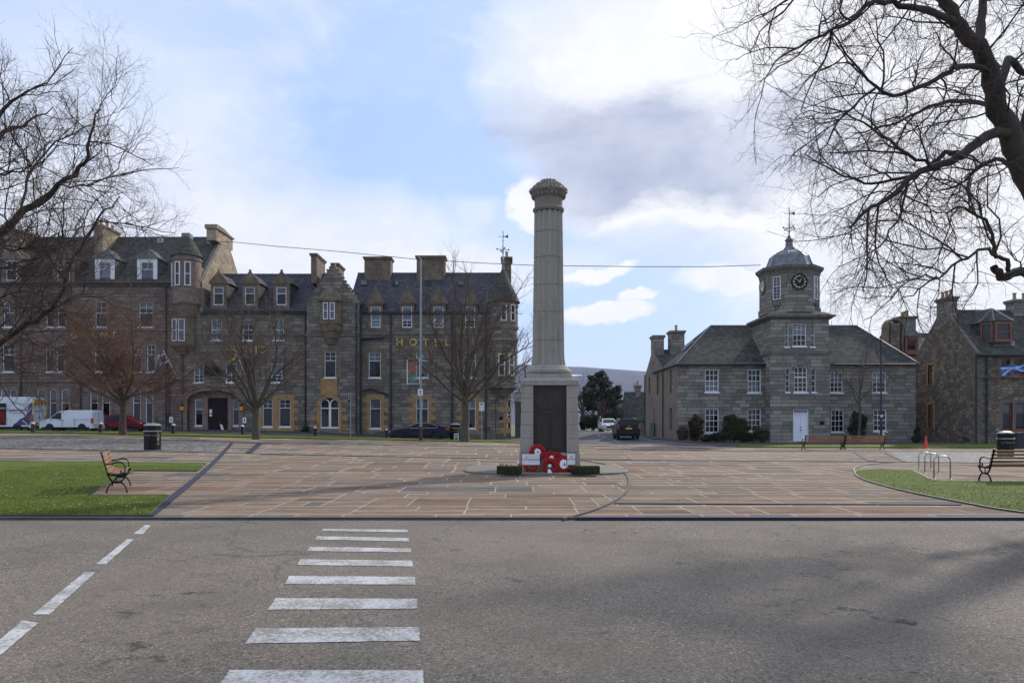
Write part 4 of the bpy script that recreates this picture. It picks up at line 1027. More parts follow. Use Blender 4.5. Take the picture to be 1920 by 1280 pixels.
for u in (-.1,.85): cylwin(sh,cP2,u,.55,H.Z(705),H.Z(665))
zf=H.Z(612)
mb=MB(); xc=X+.15; lo=[(H.X(929),YH,B0),(H.X(947),YH,B0),(-.1,YH+.9,B0),(-.1,74,B0),(H.X(929),74,B0)]; mb.hexa(lo,[(a,b,H.Z(722)) for a,b,_ in lo]); mb.build('wall',[M['granite']],hotel)
Pq=planeP(((H.X(947)-.1)/2,YH+.45),math.atan2(-(-.1-H.X(947)),.9)); 
cylwin(hotel,Pq,0,.62,H.Z(806),H.Z(748))
mb=MB(); quoins(mb,HP,H.X(946.5),H.X(947),H.Z(812),H.Z(742),b=.1,long=.45,nq=7,top=False); mb.build('quoin',M['sand'],hotel)
mb=MB(); pb(mb,HP,H.X(936),H.X(943),H.Z(787),H.Z(781),-.05,.02); mb.build('plaque',M['black'],hotel)
mb=MB(); mb.lathe([(.22,zc-.55),(.16,zc-.2),(.1,zc+.5),(.16,zc+.7),(.06,zc+.8),(.14,zc+1.0),(.03,zc+1.3)],(X,72.4,0),12); mb.build('finial',M['lead'],tu,smooth=True)
finial_vane(tu,X,72.4,zc+1.2,2.6)
# --- left turret
tl,X,zt,zb,zc=turret(351,71.9,1.27,482,566,437,mat='pink')
cP=cylP((X,71.9),1.27)
for u,wd_ in ((-1.5,.42),(-.35,.5),(.55,.5)): cylwin(tl,cP,u,wd_,H.Z(540),H.Z(496),'pink')
mb=MB(); mb.box(X-.42,X+.42,71.5,72.3,zc-.6,zc-.05); mb.build('cap',M['lead'],tl,bevel=.08)
oriel(HP,345,596,645,21,.8,H,1.0,.25,'brownstone',pairs=((-.6,-.25),(-.12,.35)))
mb=MB(); mb.box(H.X(336),H.X(375),72.02,73,H.Z(590),H.Z(500)); mb.build('wall',M['granite'],hotel)

# ================================================================ courthouse
YT=65.0; T=Fac(YT); TP=T.P
court=thing('courthouse_building','grey ashlar courthouse with hipped slate wings and octagonal clock tower','courthouse',(24.6,70,0))
xl,xr=14.4,T.X(1717); ze=T.Z(679)
LW=[(1322,1348,692,735),(1402,1427,692,736),(1322,1348,766,811),(1402,1427,766,808)]
RW=[(1556.5,1581,697,736),(1636,1662,697,736),(1558.5,1583,767,810),(1638,1663,767,808)]
tw=lambda l:[T.px(*t) for t in l]
mb=MB(); wall(mb,TP,xl,T.X(1442),-.3,ze,tw(LW)); wall(mb,TP,T.X(1552),xr,-.3,ze,tw(RW)); mb.quad((xr,65,-.3),(xr,76,-.3),(xr,76,ze),(xr,65,ze)); mb.quad((xl,76,-.3),(xr,76,-.3),(xr,76,ze),(xl,76,ze)); mb.build('wall',[M['court'],M['dark']],court)
for i,t in enumerate(LW+RW): window(court,TP,*T.px(*t),nx=3,nt=2,nb=2,rail=.5,fw=.08,bar=.04,blind=(.0,.0,0,0,.45,.45,0,0)[i],blmat='blind',sillmat='white')
for i in (0,1):
    u0,u1,v0,v1=T.px(*LW[i]); mb=MB(); mb.quad(TP(u0,v0,.35),TP(u1,v0,.35),TP(u1,(v0+v1)/2,.35),TP(u0,(v0+v1)/2,.35)); mb.build('curtain',M['curtain'],court)
# side wall
SP=sideP(xl); sY=lambda px: xl*F/(px-960)
def swin(px,dY,y0,y1): Y=sY(px); f=Fac(Y); return (Y-dY/2,Y+dY/2,f.Z(y1),f.Z(y0))
SW=[swin(1217.5,.9,707,740),swin(1233,.9,700,740),swin(1257.5,.95,693,737),swin(1226,.6,765,800),swin(1257.5,.95,764,806)]
mb=MB(); wall(mb,SP,65,80.6,-.3,ze,SW); mb.mi=0
rz=9.15; mb.add([(xl,71.2,ze),(xl,80.6,ze),(xl,76.6,rz)],[(0,1,2)]); mb.quad((xl,80.6,-.3),(24,80.6,-.3),(24,80.6,ze),(xl,80.6,ze))
mb.build('side_wall',[M['court_side'],M['dark']],court)
for s in SW: window(court,SP,*s,nx=2,nt=2,nb=2,rail=.5,fw=.07,mat='white' if False else 'brownstone',sill=False,w=.08)
pipe(court,[(xl-.12,70.7,ze-.1),(xl-.12,70.7,.2)],.06); pipe(court,[(xl-.12,80.3,ze-.1),(xl-.12,80.3,.4)],.06)
# roofs
zr=at(0,611.5,70.3).z
ridge_roof(court,xl-.2,xr+.2,65,75.6,ze,zr,'slate_grey',ov=.3,hipl=18.7-xl+.2,hipr=xr-(1603-960)*70.3/F)
ridge_roof(court,xl+.02,26,72.6,80.6,ze,rz,'slate_grey',ov=.15)
skylight(court,0,0,0,0,65,ze,1) if False else None
mb=MB(); P0=Vector((xl+1.9,69.3,ze+1.85)); mb.hexa([P0+Vector((-.45,-.8,-.47)),P0+Vector((-.45,.8,-.47)),P0+Vector((.45,.8,.43)),P0+Vector((.45,-.8,.43))],[P0+Vector((-.5,-.8,-.37)),P0+Vector((-.5,.8,-.37)),P0+Vector((.4,.8,.53)),P0+Vector((.4,-.8,.53))]); mb.build('skylight',M['lead'],court)
chimney(court,xl-.05,xl+1.0,75.6,77.2,ze-.2,at(0,629,76).z,'court',0)
chimney(court,xl+1.7,xl+3.1,75.7,77.2,rz-.9,at(0,620,76).z,'court',1)
mb=MB(); pb(mb,TP,xl-.05,T.X(1442),ze-.16,ze,-.16,.1); mb.build('cornice',M['dress'],court); mb=MB(); pb(mb,TP,T.X(1555),xr,ze-.16,ze,-.16,.1); mb.build('cornice',M['dress'],court)
pipe(court,[(xl-.1,YT-.36,ze-.22),(T.X(1437),YT-.36,ze-.22)],.08,name='gutter'); pipe(court,[(T.X(1560),YT-.36,ze-.22),(xr,YT-.36,ze-.22)],.08,name='gutter'); pipe(court,[(T.X(1437),YT-.1,ze-.3),(T.X(1437),YT-.1,.1)],.07)
# tower
YB=63.6; B=Fac(YB); BP=B.P; tx0,tx1=B.X(1444),B.X(1556); tc=(tx0+tx1)/2
zs1=B.Z(663); zs2=B.Z(597)
fan=(1487,1516,767,826); aw1=(1489,1514,690,735)
o1=[B.px(1487,1516.5,767,827),B.px(1489,1514,680,735),B.px(1473.5,1481,691,735),B.px(1522,1530,691,735)]
o2=[B.px(1486.5,1512,606,649),B.px(1472,1479,606,650),B.px(1520.5,1528,606,650)]
mb=MB(); wall(mb,BP,tx0,tx1,-.3,zs1,o1); wall(mb,BP,tx0+.08,tx1-.08,zs1,zs2,o2)
for x,e in ((tx0,1),(tx1,-1)):
    mb.quad((x,YB,-.3),(x,68.6,-.3),(x,68.6,zs1),(x,YB,zs1)); mb.quad((x+.08*e,YB,zs1),(x+.08*e,68.6,zs1),(x+.08*e,68.6,zs2),(x+.08*e,YB,zs2))
mb.quad((tx0,68.6,-.3),(tx1,68.6,-.3),(tx1,68.6,zs2),(tx0,68.6,zs2))
tower=mb.build('tower',[M['court'],M['dark']],court)
window(court,BP,*o1[2],nx=1,nt=2,nb=2,fw=.05,bar=.03); window(court,BP,*o1[3],nx=1,nt=2,nb=2,fw=.05,bar=.03)
window(court,BP,*o2[0],nx=3,nt=2,nb=2,fw=.07,bar=.035,blind=.45,blmat='curtain'); window(court,BP,*o2[1],nx=1,nt=2,nb=2,fw=.05,blind=.9); window(court,BP,*o2[2],nx=1,nt=2,nb=2,fw=.05,blind=.9)
u0,u1,v0,v1=o1[1]; vs=v1-(u1-u0)/2-.05; mb=MB(); arch_fill(mb,BP,u0,u1,vs,(u1-u0)/2,v1+.05,-.004,.22,14); mb.build('arch_head',M['court'],court)
mb=MB(); arch_band(mb,BP,u0,u1,vs,(u1-u0)/2,.16,-.03,.0,14); mb.build('arch_ring',M['dress'],court)
mb=MB(); fw=.07; pb(mb,BP,u0,u0+fw,v0,vs,.1,.19); pb(mb,BP,u1-fw,u1,v0,vs,.1,.19); pb(mb,BP,u0+fw,u1-fw,v0,v0+.09,.102,.188); arch_band(mb,BP,u0+fw,u1-fw,vs,(u1-u0)/2-fw,fw,.1,.19,14); pb(mb,BP,u0+fw,u1-fw,vs-.6,vs-.54,.11,.17)
for i in (1,2): x=u0+(u1-u0)*i/3; pb(mb,BP,x-.02,x+.02,v0,vs,.125,.155)
for k in range(1,5): y=v0+(vs-v0)*k/4.6; pb(mb,BP,u0+fw,u1-fw,y-.018,y+.018,.128,.152)
r=(u1-u0)/3
for c0 in (u0+r*.5,u0+r*1.5,u0+r*2.5):
    mb.rings([[BP(c0+(r*.5)*math.cos(math.pi*(1-i/8))*1.0,vs+r*.9*math.sin(math.pi*(1-i/8))+dz,ww) for (dz,ww) in ((-.018,.128),(.018,.128),(.018,.152),(-.018,.152))] for i in range(9)])
for s in (-1,1):
    mb.rings([[BP((u0+u1)/2+s*(r*.5+(r)*t)-s*.0,vs+.62*math.sin(t*1.35)+dz-.0,ww) for (dz,ww) in ((-.018,.13),(.018,.13),(.018,.15),(-.018,.15))] for t in [i/6 for i in range(6)]])
aw=mb.build('window',M['white'],court); mb=MB(); mb.quad(BP(u0,v0,.16),BP(u1,v0,.16),BP(u1,v1,.16),BP(u0,v1,.16)); mb.build('pane',M['glass'],aw); mb=MB(); mb.quad(BP(u0,v0+.45,.3),BP(u1,v0+.45,.3),BP(u1,vs-.1,.3),BP(u0,vs-.1,.3)); mb.build('curtain',M.setdefault('amb',plain('amber curtain',(.09,.045,.02),.8)),aw)
mb=MB(); pb(mb,BP,u0-.1,u1+.1,v0-.14,v0-.002,-.08,.1); mb.build('sill',M['white'],aw)
# door and fanlight
u0,u1,v0,v1=o1[0]; zd=B.Z(776); mb=MB(); um=(u0+u1)/2; v0=.02
pb(mb,BP,u0,u0+.09,v0,v1,.08,.2); pb(mb,BP,u1-.09,u1,v0,v1,.08,.2); pb(mb,BP,u0+.09,u1-.09,v1-.07,v1,.082,.19); pb(mb,BP,u0+.09,u1-.09,zd,zd+.1,.07,.19)
for a in (15,40,65,90,115,140,165): ca_,sa_=math.cos(R(a)),math.sin(R(a)); mb.tube([BP(um+ca_*.2,zd+.1+sa_*.05,.13),BP(um+ca_*min(.56,.36/max(sa_,.01)*1.2),zd+.1+sa_*.36,.13)],.015,4)
df=mb.build('door_frame',M['white'],court)
mb=MB(); 
for a,b in ((u0+.09,um-.006),(um+.006,u1-.09)):
    pb(mb,BP,a,b,v0,zd,.14,.18)
    for (c,d) in ((v0+.15,v0+.75),(v0+.9,zd-.15)):
        pb(mb,BP,a+.08,b-.08,c,c+.03,.13,.14);pb(mb,BP,a+.08,b-.08,d-.03,d,.13,.14);pb(mb,BP,a+.08,a+.11,c+.03,d-.03,.13,.14);pb(mb,BP,b-.11,b-.08,c+.03,d-.03,.13,.14)
dr_=mb.build('door',M.setdefault('doorwhite',plain('pale painted door',(.72,.74,.80),.45,var=.05)),court)
mb=MB(); mb.ball(BP(um+.03,1.35,.1),.05,8,6); mb.ball(BP(um+.03,1.1,.1),(.05,.03,.07),8,6); mb.build('handle',M['black'],dr_)
mb=MB(); pb(mb,BP,u0,u1,zd,v1,.19,.2); mb.build('fanlight',M['glassdark'],df)
mb=MB(); a,b,c,d=B.px(1537,1545,789,796); pb(mb,BP,a,b,c,d,-.04,.0); mb.build('plaque',M['black'],court); mb=MB(); a,b,c,d=B.px(1482,1485.5,790,798); pb(mb,BP,a,b,c,d,-.05,0); mb.build('letter_box',M['brownstone'],court)
# string courses, cornice between square and octagon
def ringbox(z0,z1,e,mat='court',nm='string_course'):
    mb=MB(); mb.box(tx0-e,tx1+e,YB-e,68.6+e,z0,z1); return mb.build(nm,M[mat],court)
ringbox(zs1-.02,zs1+.26,.09,'dress')
mb=MB(); mb.hexa([(tx0,YB,zs2-.1),(tx1,YB,zs2-.1),(tx1,68.6,zs2-.1),(tx0,68.6,zs2-.1)],[(tx0-.3,YB-.3,zs2+.12),(tx1+.3,YB-.3,zs2+.12),(tx1+.3,68.9,zs2+.12),(tx0-.3,68.9,zs2+.12)])
mb.box(tx0-.36,tx1+.36,YB-.36,68.96,zs2+.12,zs2+.3); mb.hexa([(tx0-.2,YB-.2,zs2+.3),(tx1+.2,YB-.2,zs2+.3),(tx1+.2,68.8,zs2+.3),(tx0-.2,68.8,zs2+.3)],[(tx0+.35,YB+.35,zs2+.62),(tx1-.35,YB+.35,zs2+.62),(tx1-.35,68.3,zs2+.62),(tx0+.35,68.3,zs2+.62)]); mb.build('cornice',M['dress'],court)
oc=(tc,66.1); ap=2.32; OR=ap/math.cos(R(22.5)); Fo=Fac(66.1-ap); z0o=zs2+.6; z1o=Fo.Z(512)
def octring(r,z): return [(oc[0]+r*math.cos(R(22.5+45*i)),oc[1]+r*math.sin(R(22.5+45*i)),z) for i in range(8)]
mb=MB(); mb.rings([octring(OR+.1,z0o),octring(OR+.1,z0o+.5),octring(OR,z0o+.52),octring(OR,z1o)]); oct_=mb.build('octagon_stage',M['court'],court)
mb=MB(); mb.rings([octring(OR+.03,z1o-.02),octring(OR+.08,z1o+.25),octring(OR+.32,z1o+.5),octring(OR+.36,z1o+.72),octring(OR+.1,z1o+.76)]); mb.build('cornice',M['dress'],court)
zt=z1o+.74
def dome(r,z,k=.0): return octring(r/math.cos(R(22.5)),z)
mb=MB(); mb.rings([dome(1.95,zt),dome(1.78,zt+.3),dome(1.62,zt+.75),dome(1.5,zt+1.12),dome(1.2,zt+1.38),dome(.8,zt+1.58),dome(.45,zt+1.74),dome(.3,zt+2.0),dome(.27,zt+2.5),dome(.34,zt+2.6),dome(.3,zt+2.7),dome(.1,zt+2.95)]); dm=mb.build('dome',M['lead'],court)
mb=MB()
for i in range(8):
    a=R(22.5+45*i); pts=[(r/math.cos(R(22.5))+.01,z) for r,z in ((1.95,zt),(1.78,zt+.3),(1.62,zt+.75),(1.5,zt+1.12),(1.2,zt+1.38),(.8,zt+1.58),(.45,zt+1.74),(.3,zt+2.0))]
    mb.tube([(oc[0]+r*math.cos(a),oc[1]+r*math.sin(a),z) for r,z in pts],.05,5)
mb.build('lead_roll',M['lead'],dm)
mb=MB(); mb.lathe([(.3,zt+2.0),(.26,zt+2.3),(.3,zt+2.55),(.36,zt+2.6),(.2,zt+2.75),(.12,zt+3.0)],(oc[0],oc[1],0),12); mb.build('finial',M['gutter'],dm,smooth=True,auto=True)
finial_vane(dm,oc[0],oc[1],zt+2.9,2.7)
# octagon windows (diagonal faces) and clocks (main faces)
def face(ang): return planeP((oc[0]+ap*math.cos(R(ang)),oc[1]+ap*math.sin(R(ang))),R(ang))
zw0,zw1=Fo.Z(559),Fo.Z(516)
for a in (-135,-45):
    Pf=face(a); mb=MB(); mb.quad(Pf(-.32,zw0,-.01),Pf(.32,zw0,-.01),Pf(.32,zw1,-.01),Pf(-.32,zw1,-.01)); mb.build('shade',M['glassdark'],court)
    window(court,lambda u,v,w=0,Pf=Pf:Pf(u,v,w-.1),-.34,.34,zw0,zw1,nx=2,nt=4,nb=4,rail=.58,w=.0,fw=.05,bar=.025,sill=False,blind=0)
    mb=MB(); pb(mb,Pf,-.3,.3,zw0-.55,zw0-.3,-.22,.02); pb(mb,Pf,-.18,.18,zw0-.85,zw0-.55,-.16,.02); mb.build('bracket',M['dress'],court)
def clock(ang,r,faceM,numM,rim):
    Pf=face(ang); zc_=Fo.Z(528); mb=MB()
    mb.rings([[Pf(r*math.cos(2*math.pi*i/32),zc_+r*math.sin(2*math.pi*i/32),w) for i in range(32)] for w in (.02,-.07)]); o=mb.build('clock',M[faceM],court)
    mb=MB(); mb.rings([[Pf((r+dr)*math.cos(2*math.pi*i/32),zc_+(r+dr)*math.sin(2*math.pi*i/32),w) for i in range(32)] for (dr,w) in ((0,-.06),(.0,-.12),(.07,-.12),(.07,.01))],caps=False); mb.build('clock_rim',M[rim],o)
    mb=MB()
    for k in range(12):
        a=math.pi/2-k*math.pi/6; nb={0:3,1:1,2:2,3:3,4:3,5:2,6:3,7:4,8:4,9:3,10:2,11:3}[k]; t=Vector((math.cos(a),math.sin(a))); n=Vector((-t.y,t.x))
        for j in range(nb):
            off=(j-(nb-1)/2)*.055; p=[t*(r*.66)+n*(off-.015),t*(r*.66)+n*(off+.015),t*(r*.92)+n*(off+.018),t*(r*.92)+n*(off-.018)]
            mb.hexa([Pf(-q.x if False else q.x,zc_+q.y,-.075) for q in p],[Pf(q.x,zc_+q.y,-.085) for q in p])
    mb.build('clock_numerals',M[numM],o)
    mb=MB()
    # the face frame's u axis runs leftwards for a viewer in front when the normal is -Y
    for a,l,wd_ in ((35,.5,.035),(-52,.78,.028)):     # hour just before one, minutes at 51
        a=R(a); dvec=Vector((math.sin(a),math.cos(a))); u=(Vector(Pf(1,0,0))-Vector(Pf(0,0,0))); sg=1 if u.x+u.y*.0>=0 else -1
        if abs(u.x)<.1: sg=-1 if u.y>0 else 1
        dvec.x*=sg; n=Vector((-dvec.y,dvec.x)); p=[dvec*(-r*.15)+n*wd_,dvec*(-r*.15)-n*wd_,dvec*(r*l)-n*wd_*.4,dvec*(r*l)+n*wd_*.4]
        mb.hexa([Pf(q.x,zc_+q.y,-.09) for q in p],[Pf(q.x,zc_+q.y,-.105) for q in p])
    mb.build('clock_hand',M[numM],o)
M['ivory']=plain('ivory paint',(.62,.58,.42),.5,var=.1)
clock(-90,.62,'black','ivory','black'); clock(180,.62,'ivory','black','dress')

# ================================================================ rubble house on the right
hs=thing('stone_house','rubble stone house with tall gable chimney and red timber dormer','house',(43,64,0))
X0=37.2; ye=60.0; yb=69.0; zeR=Fac(60).Z(661); zrR=at(0,583,64.5).z; HR=Fac(60); RP_=HR.P; slR=(zrR-zeR)/4.5
def gw_(px,dY,y0,y1): Y=X0*F/(px-960); f=Fac(Y); return (Y-dY/2,Y+dY/2,f.Z(y1),f.Z(y0))
G=[gw_(1745,.85,684,719),gw_(1745.5,.85,758,801)]
mb=MB(); wall(mb,sideP(X0),ye,yb,-.3,zeR,G,.25,.7); mb.mi=0; mb.add([(X0,ye,zeR),(X0,yb,zeR),(X0,64.5,zrR+.15)],[(0,1,2)])
FW=[(1877,1896,672,703),(1899,1919,672,703),(1880,1898,755,806),(1904,1925,755,806),(1960,1990,672,703),(1960,1995,755,806)]
mb.build('gable_wall',[M['rubble'],M['dark']],hs)
mb=MB(); wall(mb,RP_,X0,52,-.3,zeR,[HR.px(*t) for t in FW],.25,.7); mb.quad((52,60,-.3),(52,69,-.3),(52,69,zeR),(52,60,zeR)); mb.quad((X0,69,-.3),(52,69,-.3),(52,69,zeR),(X0,69,zeR)); mb.build('wall',[M['rubble'],M['dark']],hs)
for t in FW: window(hs,RP_,*HR.px(*t),rail=.5 if t[2]<700 else .62,mat='redwood',blind=.35 if t[2]>700 else 0,fw=.1)
for g_ in G: window(hs,sideP(X0),*g_,rail=.5,mat='redwood',fw=.09,sill=False)
mb=MB(); 
for t in FW: u0,u1,v0,v1=HR.px(*t); pb(mb,RP_,u0-.22,u0,v0-.2,v1+.24,-.02,.1); pb(mb,RP_,u1,u1+.22,v0-.2,v1+.24,-.023,.1); pb(mb,RP_,u0,u1,v1,v1+.24,-.02,.1)
pb(mb,RP_,X0,52,HR.Z(708),HR.Z(704.5),-.14,.05)
for i in range(16): z=i*.46; e=.55 if i%2 else .32; pb(mb,RP_,X0-.015,X0+e,z,z+.45,-.02,.1)
mb.build('stone_trim',M['dress'],hs)
for g_ in G:
    mb=MB(); P_=sideP(X0); pb(mb,P_,g_[0]-.2,g_[0],g_[2]-.2,g_[3]+.2,-.02,.1); pb(mb,P_,g_[1],g_[1]+.25,g_[2]-.2,g_[3]+.2,-.02,.1); pb(mb,P_,g_[0],g_[1],g_[3],g_[3]+.2,-.02,.1); mb.build('window_surround',M['sand'],hs)
ridge_roof(hs,X0+.1,52.1,60,69,zeR,zrR,'slate_grey',ov=.25)
mb=MB(); 
for a,b in (((59.7,zeR-.15),(64.5,zrR+.2)),((69.3,zeR-.15),(64.5,zrR+.2))): mb.tube([(X0+.1,a[0],a[1]),(X0+.1,b[0],b[1])],.17,4)
mb.build('skew',M['dress'],hs)
chimney(hs,X0-.03,X0+.75,63.6,65.4,zrR-1.0,at(0,557,64).z,'court',3)
chimney(hs,43.0,46.2,63.9,65.1,zrR-1.0,at(0,561,64).z,'court',4,'x')
pipe(hs,[(X0+.05,ye-.1,zeR-.2),(X0+.05,ye-.1,.05)],.07); pipe(hs,[(HR.X(1849),ye-.12,zeR-.2),(HR.X(1849),ye-.12,.05)],.08); pipe(hs,[(X0,ye-.36,zeR-.22),(52,ye-.36,zeR-.22)],.08,name='gutter')
# bay dormer
f=Fac(60.6); a,b=f.X(1854),f.X(1905); zb_,zt_,za_=f.Z(641),f.Z(601),f.Z(576); c=(a+b)/2
def bayr(z,k=1.0): return [(c-(c-a)*k,61.6,z),(c-(c-a)*k*.62,60.6-(k-1)*1.0,z),(c+(b-c)*k*.62,60.6-(k-1)*1.0,z),(c+(b-c)*k,61.6,z),(c+(b-c)*k,63.9,z),(c-(c-a)*k,63.9,z)]
mb=MB(); mb.rings([bayr(zb_-.3),bayr(zt_)]); db=mb.build('dormer',M['slate_grey'],hs)
mb=MB(); r0=bayr(zt_-.02,1.14); apx=(c,61.9,za_+.1); apb=(c,64.3,za_+.1)
mb.add(r0+[apx,apb],[(0,1,6),(1,2,6),(2,3,6),(3,4,7,6),(5,0,6,7),(5,4,3,2,1,0)]); mb.build('dormer_roof',M['slate_grey'],db)
mb=MB(); 
for i in range(4): mb.tube([r0[i],apx],.06,5)
mb.tube([apx,apb],.06,5); mb.build('ridge',M['lead'],db)
w0=c-(c-a)*.62; w1_=c+(b-c)*.62
mb=MB(); mb.quad((w0,60.59,zb_),(w1_,60.59,zb_),(w1_,60.59,zt_-.1),(w0,60.59,zt_-.1)); mb.build('shade',M['glassdark'],db)
window(db,lambda u,v,w=0:(u,60.59+w-.14,v),w0,w1_,zb_,zt_-.1,w=.0,fw=.17,rail=.5,mat='redwood',sill=False,name='window_frame',bar=.05)
Pl=planeP(((a+w0)/2,61.1),math.atan2(-(w0-a),-1.0)); L_=math.hypot(w0-a,1.0)/2*.9
mb=MB(); mb.quad(Pl(-L_,zb_,-.01),Pl(L_,zb_,-.01),Pl(L_,zt_-.1,-.01),Pl(-L_,zt_-.1,-.01)); mb.build('shade',M['blind'],db)
window(db,lambda u,v,w=0:Pl(u,v,w-.14),-L_,L_,zb_,zt_-.1,w=.0,fw=.12,rail=0,nx=1,nt=1,mat='redwood',sill=False,name='window_frame')
skylight(hs,1862,1902,641,650,60,zeR,slR,'lead')

# ================================================================ houses behind
def small_house(name,label,x0,x1,y0,y1,zb,ze,zr,wallm,roofm,chim=(),axis='x',cat='house',win=()):
    t=thing(name,label,cat,((x0+x1)/2,(y0+y1)/2,zb)); mb=MB()
    if axis=='x':
        ym=(y0+y1)/2; mb.box(x0,x1,y0,y1,zb-.6,ze); mb.add([(x0,y0,ze),(x0,y1,ze),(x0,ym,zr),(x1,y0,ze),(x1,y1,ze),(x1,ym,zr)],[(0,1,2),(3,4,5)]); mb.build('wall',M[wallm],t)
        ridge_roof(t,x0-.1,x1+.1,y0,y1,ze+.02,zr+.04,roofm,ov=.2)
    else:
        xm=(x0+x1)/2; mb.box(x0,x1,y0,y1,zb-.6,ze); mb.add([(x0,y0,ze),(x1,y0,ze),(xm,y0,zr),(x0,y1,ze),(x1,y1,ze),(xm,y1,zr)],[(0,1,2),(3,4,5)]); mb.build('wall',M[wallm],t)
        r=MB(); s=(zr-ze)/(xm-x0); r.add([(x0-.2,y0-.1,ze-s*.2),(xm,y0-.1,zr+.05),(x1+.2,y0-.1,ze-s*.2),(x0-.2,y1+.1,ze-s*.2),(xm,y1+.1,zr+.05),(x1+.2,y1+.1,ze-s*.2),(x0-.2,y0-.1,ze-s*.2-.12),(x1+.2,y0-.1,ze-s*.2-.12)],[(0,1,4,3),(1,2,5,4)]); r.build('roof',M[roofm],t)
    for c in chim: chimney(t,*c[:6],c[6],c[7])
    for (u0,u1,v0,v1) in win: window(t,(lambda u,v,w=0:(u,y0+w-.1,v)),u0,u1,v0,v1,rail=.5,w=.03,fw=.08)
    return t
# behind the rubble house and the courthouse
q=Fac(78)
small_house('stone_house','small slate roofed house with brown dormer squeezed between courthouse and rubble gable',q.X(1690),q.X(1790),78,86,0,q.Z(662),q.Z(618),'rubble','slate_grey',
    [(q.X(1712),q.X(1742),80.5,82,q.Z(640),q.Z(586),'court',3)])
t=bpy.data.objects['stone_house.001']; 
dormer(t,q,1697,1722,664,630,606,(1700,1719,633,658),.7,77.6,'redwood','slate_grey','slate_light',ped=False,hip=True,wk=dict(rail=.5,mat='redwood',fw=.12))
tt=thing('chimney_stack','lone dark chimney under an arched rim rising behind the courthouse roof','chimney',(q.X(1673),78,8))
mb=MB(); mb.box(q.X(1664),q.X(1682),77.4,78.4,q.Z(665),q.Z(606)); mb.build('stack',M['rubble'],tt)
mb=MB(); arch_band(mb,q.P,q.X(1661),q.X(1685),q.Z(615),.75,.22,-.7,.5,12); pb(mb,q.P,q.X(1657),q.X(1661),q.Z(660),q.Z(615),-.7,.5); pb(mb,q.P,q.X(1685),q.X(1688),q.Z(660),q.Z(615),-.7,.5); mb.build('arched_rim',M['brownstone'],tt)
# down the side street
q=Fac(112)
small_house('white_chimney_house','far street house with white chimney and blue grey slates',q.X(1163),q.X(1216),112,121,.6,q.Z(777),at(0,738,116).z,'court_side','slate',[(q.X(1166),q.X(1174)+.1,115.2,116.8,q.Z(760),at(0,727,116).z,'white',1)])
q=Fac(98)
small_house('roadside_cottage','rubble cottage with steep mossy slate roof behind the side street corner',q.X(1179),q.X(1240),98,105,.6,q.Z(786),at(0,736,101).z,'rubble','slate_grey',[(q.X(1199),q.X(1209),101,102,q.Z(750),at(0,722,101).z,'court',1)])
tt=thing('roof_aerial','thin television aerial standing behind the street chimney','aerial',(q.X(1197),101.5,q.Z(745)))
mb=MB(); x=q.X(1197); mb.tube([(x,101.6,q.Z(745)),(x,101.6,q.Z(700))],.03,5); mb.tube([(x,101.6,q.Z(704)),(x+.8,101.6,q.Z(704))],.02,4); mb.tube([(x-.15,101.6,q.Z(717)),(x+.4,101.6,q.Z(717))],.05,4); mb.build('mast',M['galv'],tt)
# pale shop glimpsed between hotel and memorial
q=Fac(80)
small_house('shop_building','low grey shop with dark door between hotel corner and memorial',q.X(966),q.X(1000),80,86,.1,q.Z(752),q.Z(735),'dress','slate',axis='x')
mb=MB(); mb.box(q.X(976),q.X(984),79.9,80.0,.1,q.Z(765)); mb.build('door',M['doorwood'],bpy.data.objects['shop_building'])
# ---------------------------------------------------------------- lettering becomes mesh
def text_to_mesh():
    dg=bpy.context.evaluated_depsgraph_get()
    for o in [o for o in COL.objects if o.type=='FONT']:
        me=bpy.data.meshes.new_from_object(o.evaluated_get(dg)); n=o.name; cu=o.data
        q=bpy.data.objects.new('tmp_'+n,me); COL.objects.link(q); q.parent=o.parent; q.location=o.location; q.rotation_euler=o.rotation_euler; q.scale=o.scale
        bpy.data.objects.remove(o); q.name=n

# ================================================================ war memorial
def granite_mat(name,c,joints):
    m=NT(name); p=m.pos(); n1=m.noise(p,60,4,.7); n2=m.noise(p,2.2,6,.6)
    col=m.mix(.5,c4(c),m.ramp(n1,[(.3,.25),(.7,.75)]),'OVERLAY')
    st=m.n('ShaderNodeMapping',vector_type='POINT'); m.l(p,st.inputs[0]); st.inputs[3].default_value=(5,5,.35)
    n3=m.noise(st.outputs[0],1.3,5,.65)
    col=m.mix(m.math('MULTIPLY',m.ramp(n3,[(.5,0.0),(.75,1.0)]),.55),col,c4(tuple(x*.42 for x in c)))
    col=m.mix(m.math('MULTIPLY',m.ramp(n2,[(.5,0.0),(.7,1.0)]),.3),col,c4(tuple(x*.6 for x in c)))
    m.set(m.b.inputs['Base Color'],col); m.b.inputs['Roughness'].default_value=.85; m.bump(n1,.2,.01); return m.mat
M['mem']=granite_mat('memorial granite',(.335,.312,.265),0)
M['mem_dark']=granite_mat('carved weathered granite',(.21,.185,.15),0)
M['slabgrey']=granite_mat('memorial base paving',(.165,.15,.125),0)
M['bronze']=plain('dark bronze plaque',(.028,.021,.017),.45,.35,var=.25,scale=4)
M['bronze_text']=plain('raised bronze lettering',(.075,.06,.045),.5,.3,var=.1)
MX,MY=1.21,24.75; mk=F/MY
mz=lambda py: EYE+(HZ-py)/mk
zb0=.10
mem=thing('war_memorial','tall fluted granite column on square plinth with dark bronze name panel','monument',(MX,MY,zb0))
def sq(h,z,hy=None): hy=hy or h; return [(MX-h,MY-hy,z),(MX+h,MY-hy,z),(MX+h,MY+hy,z),(MX-h,MY+hy,z)]
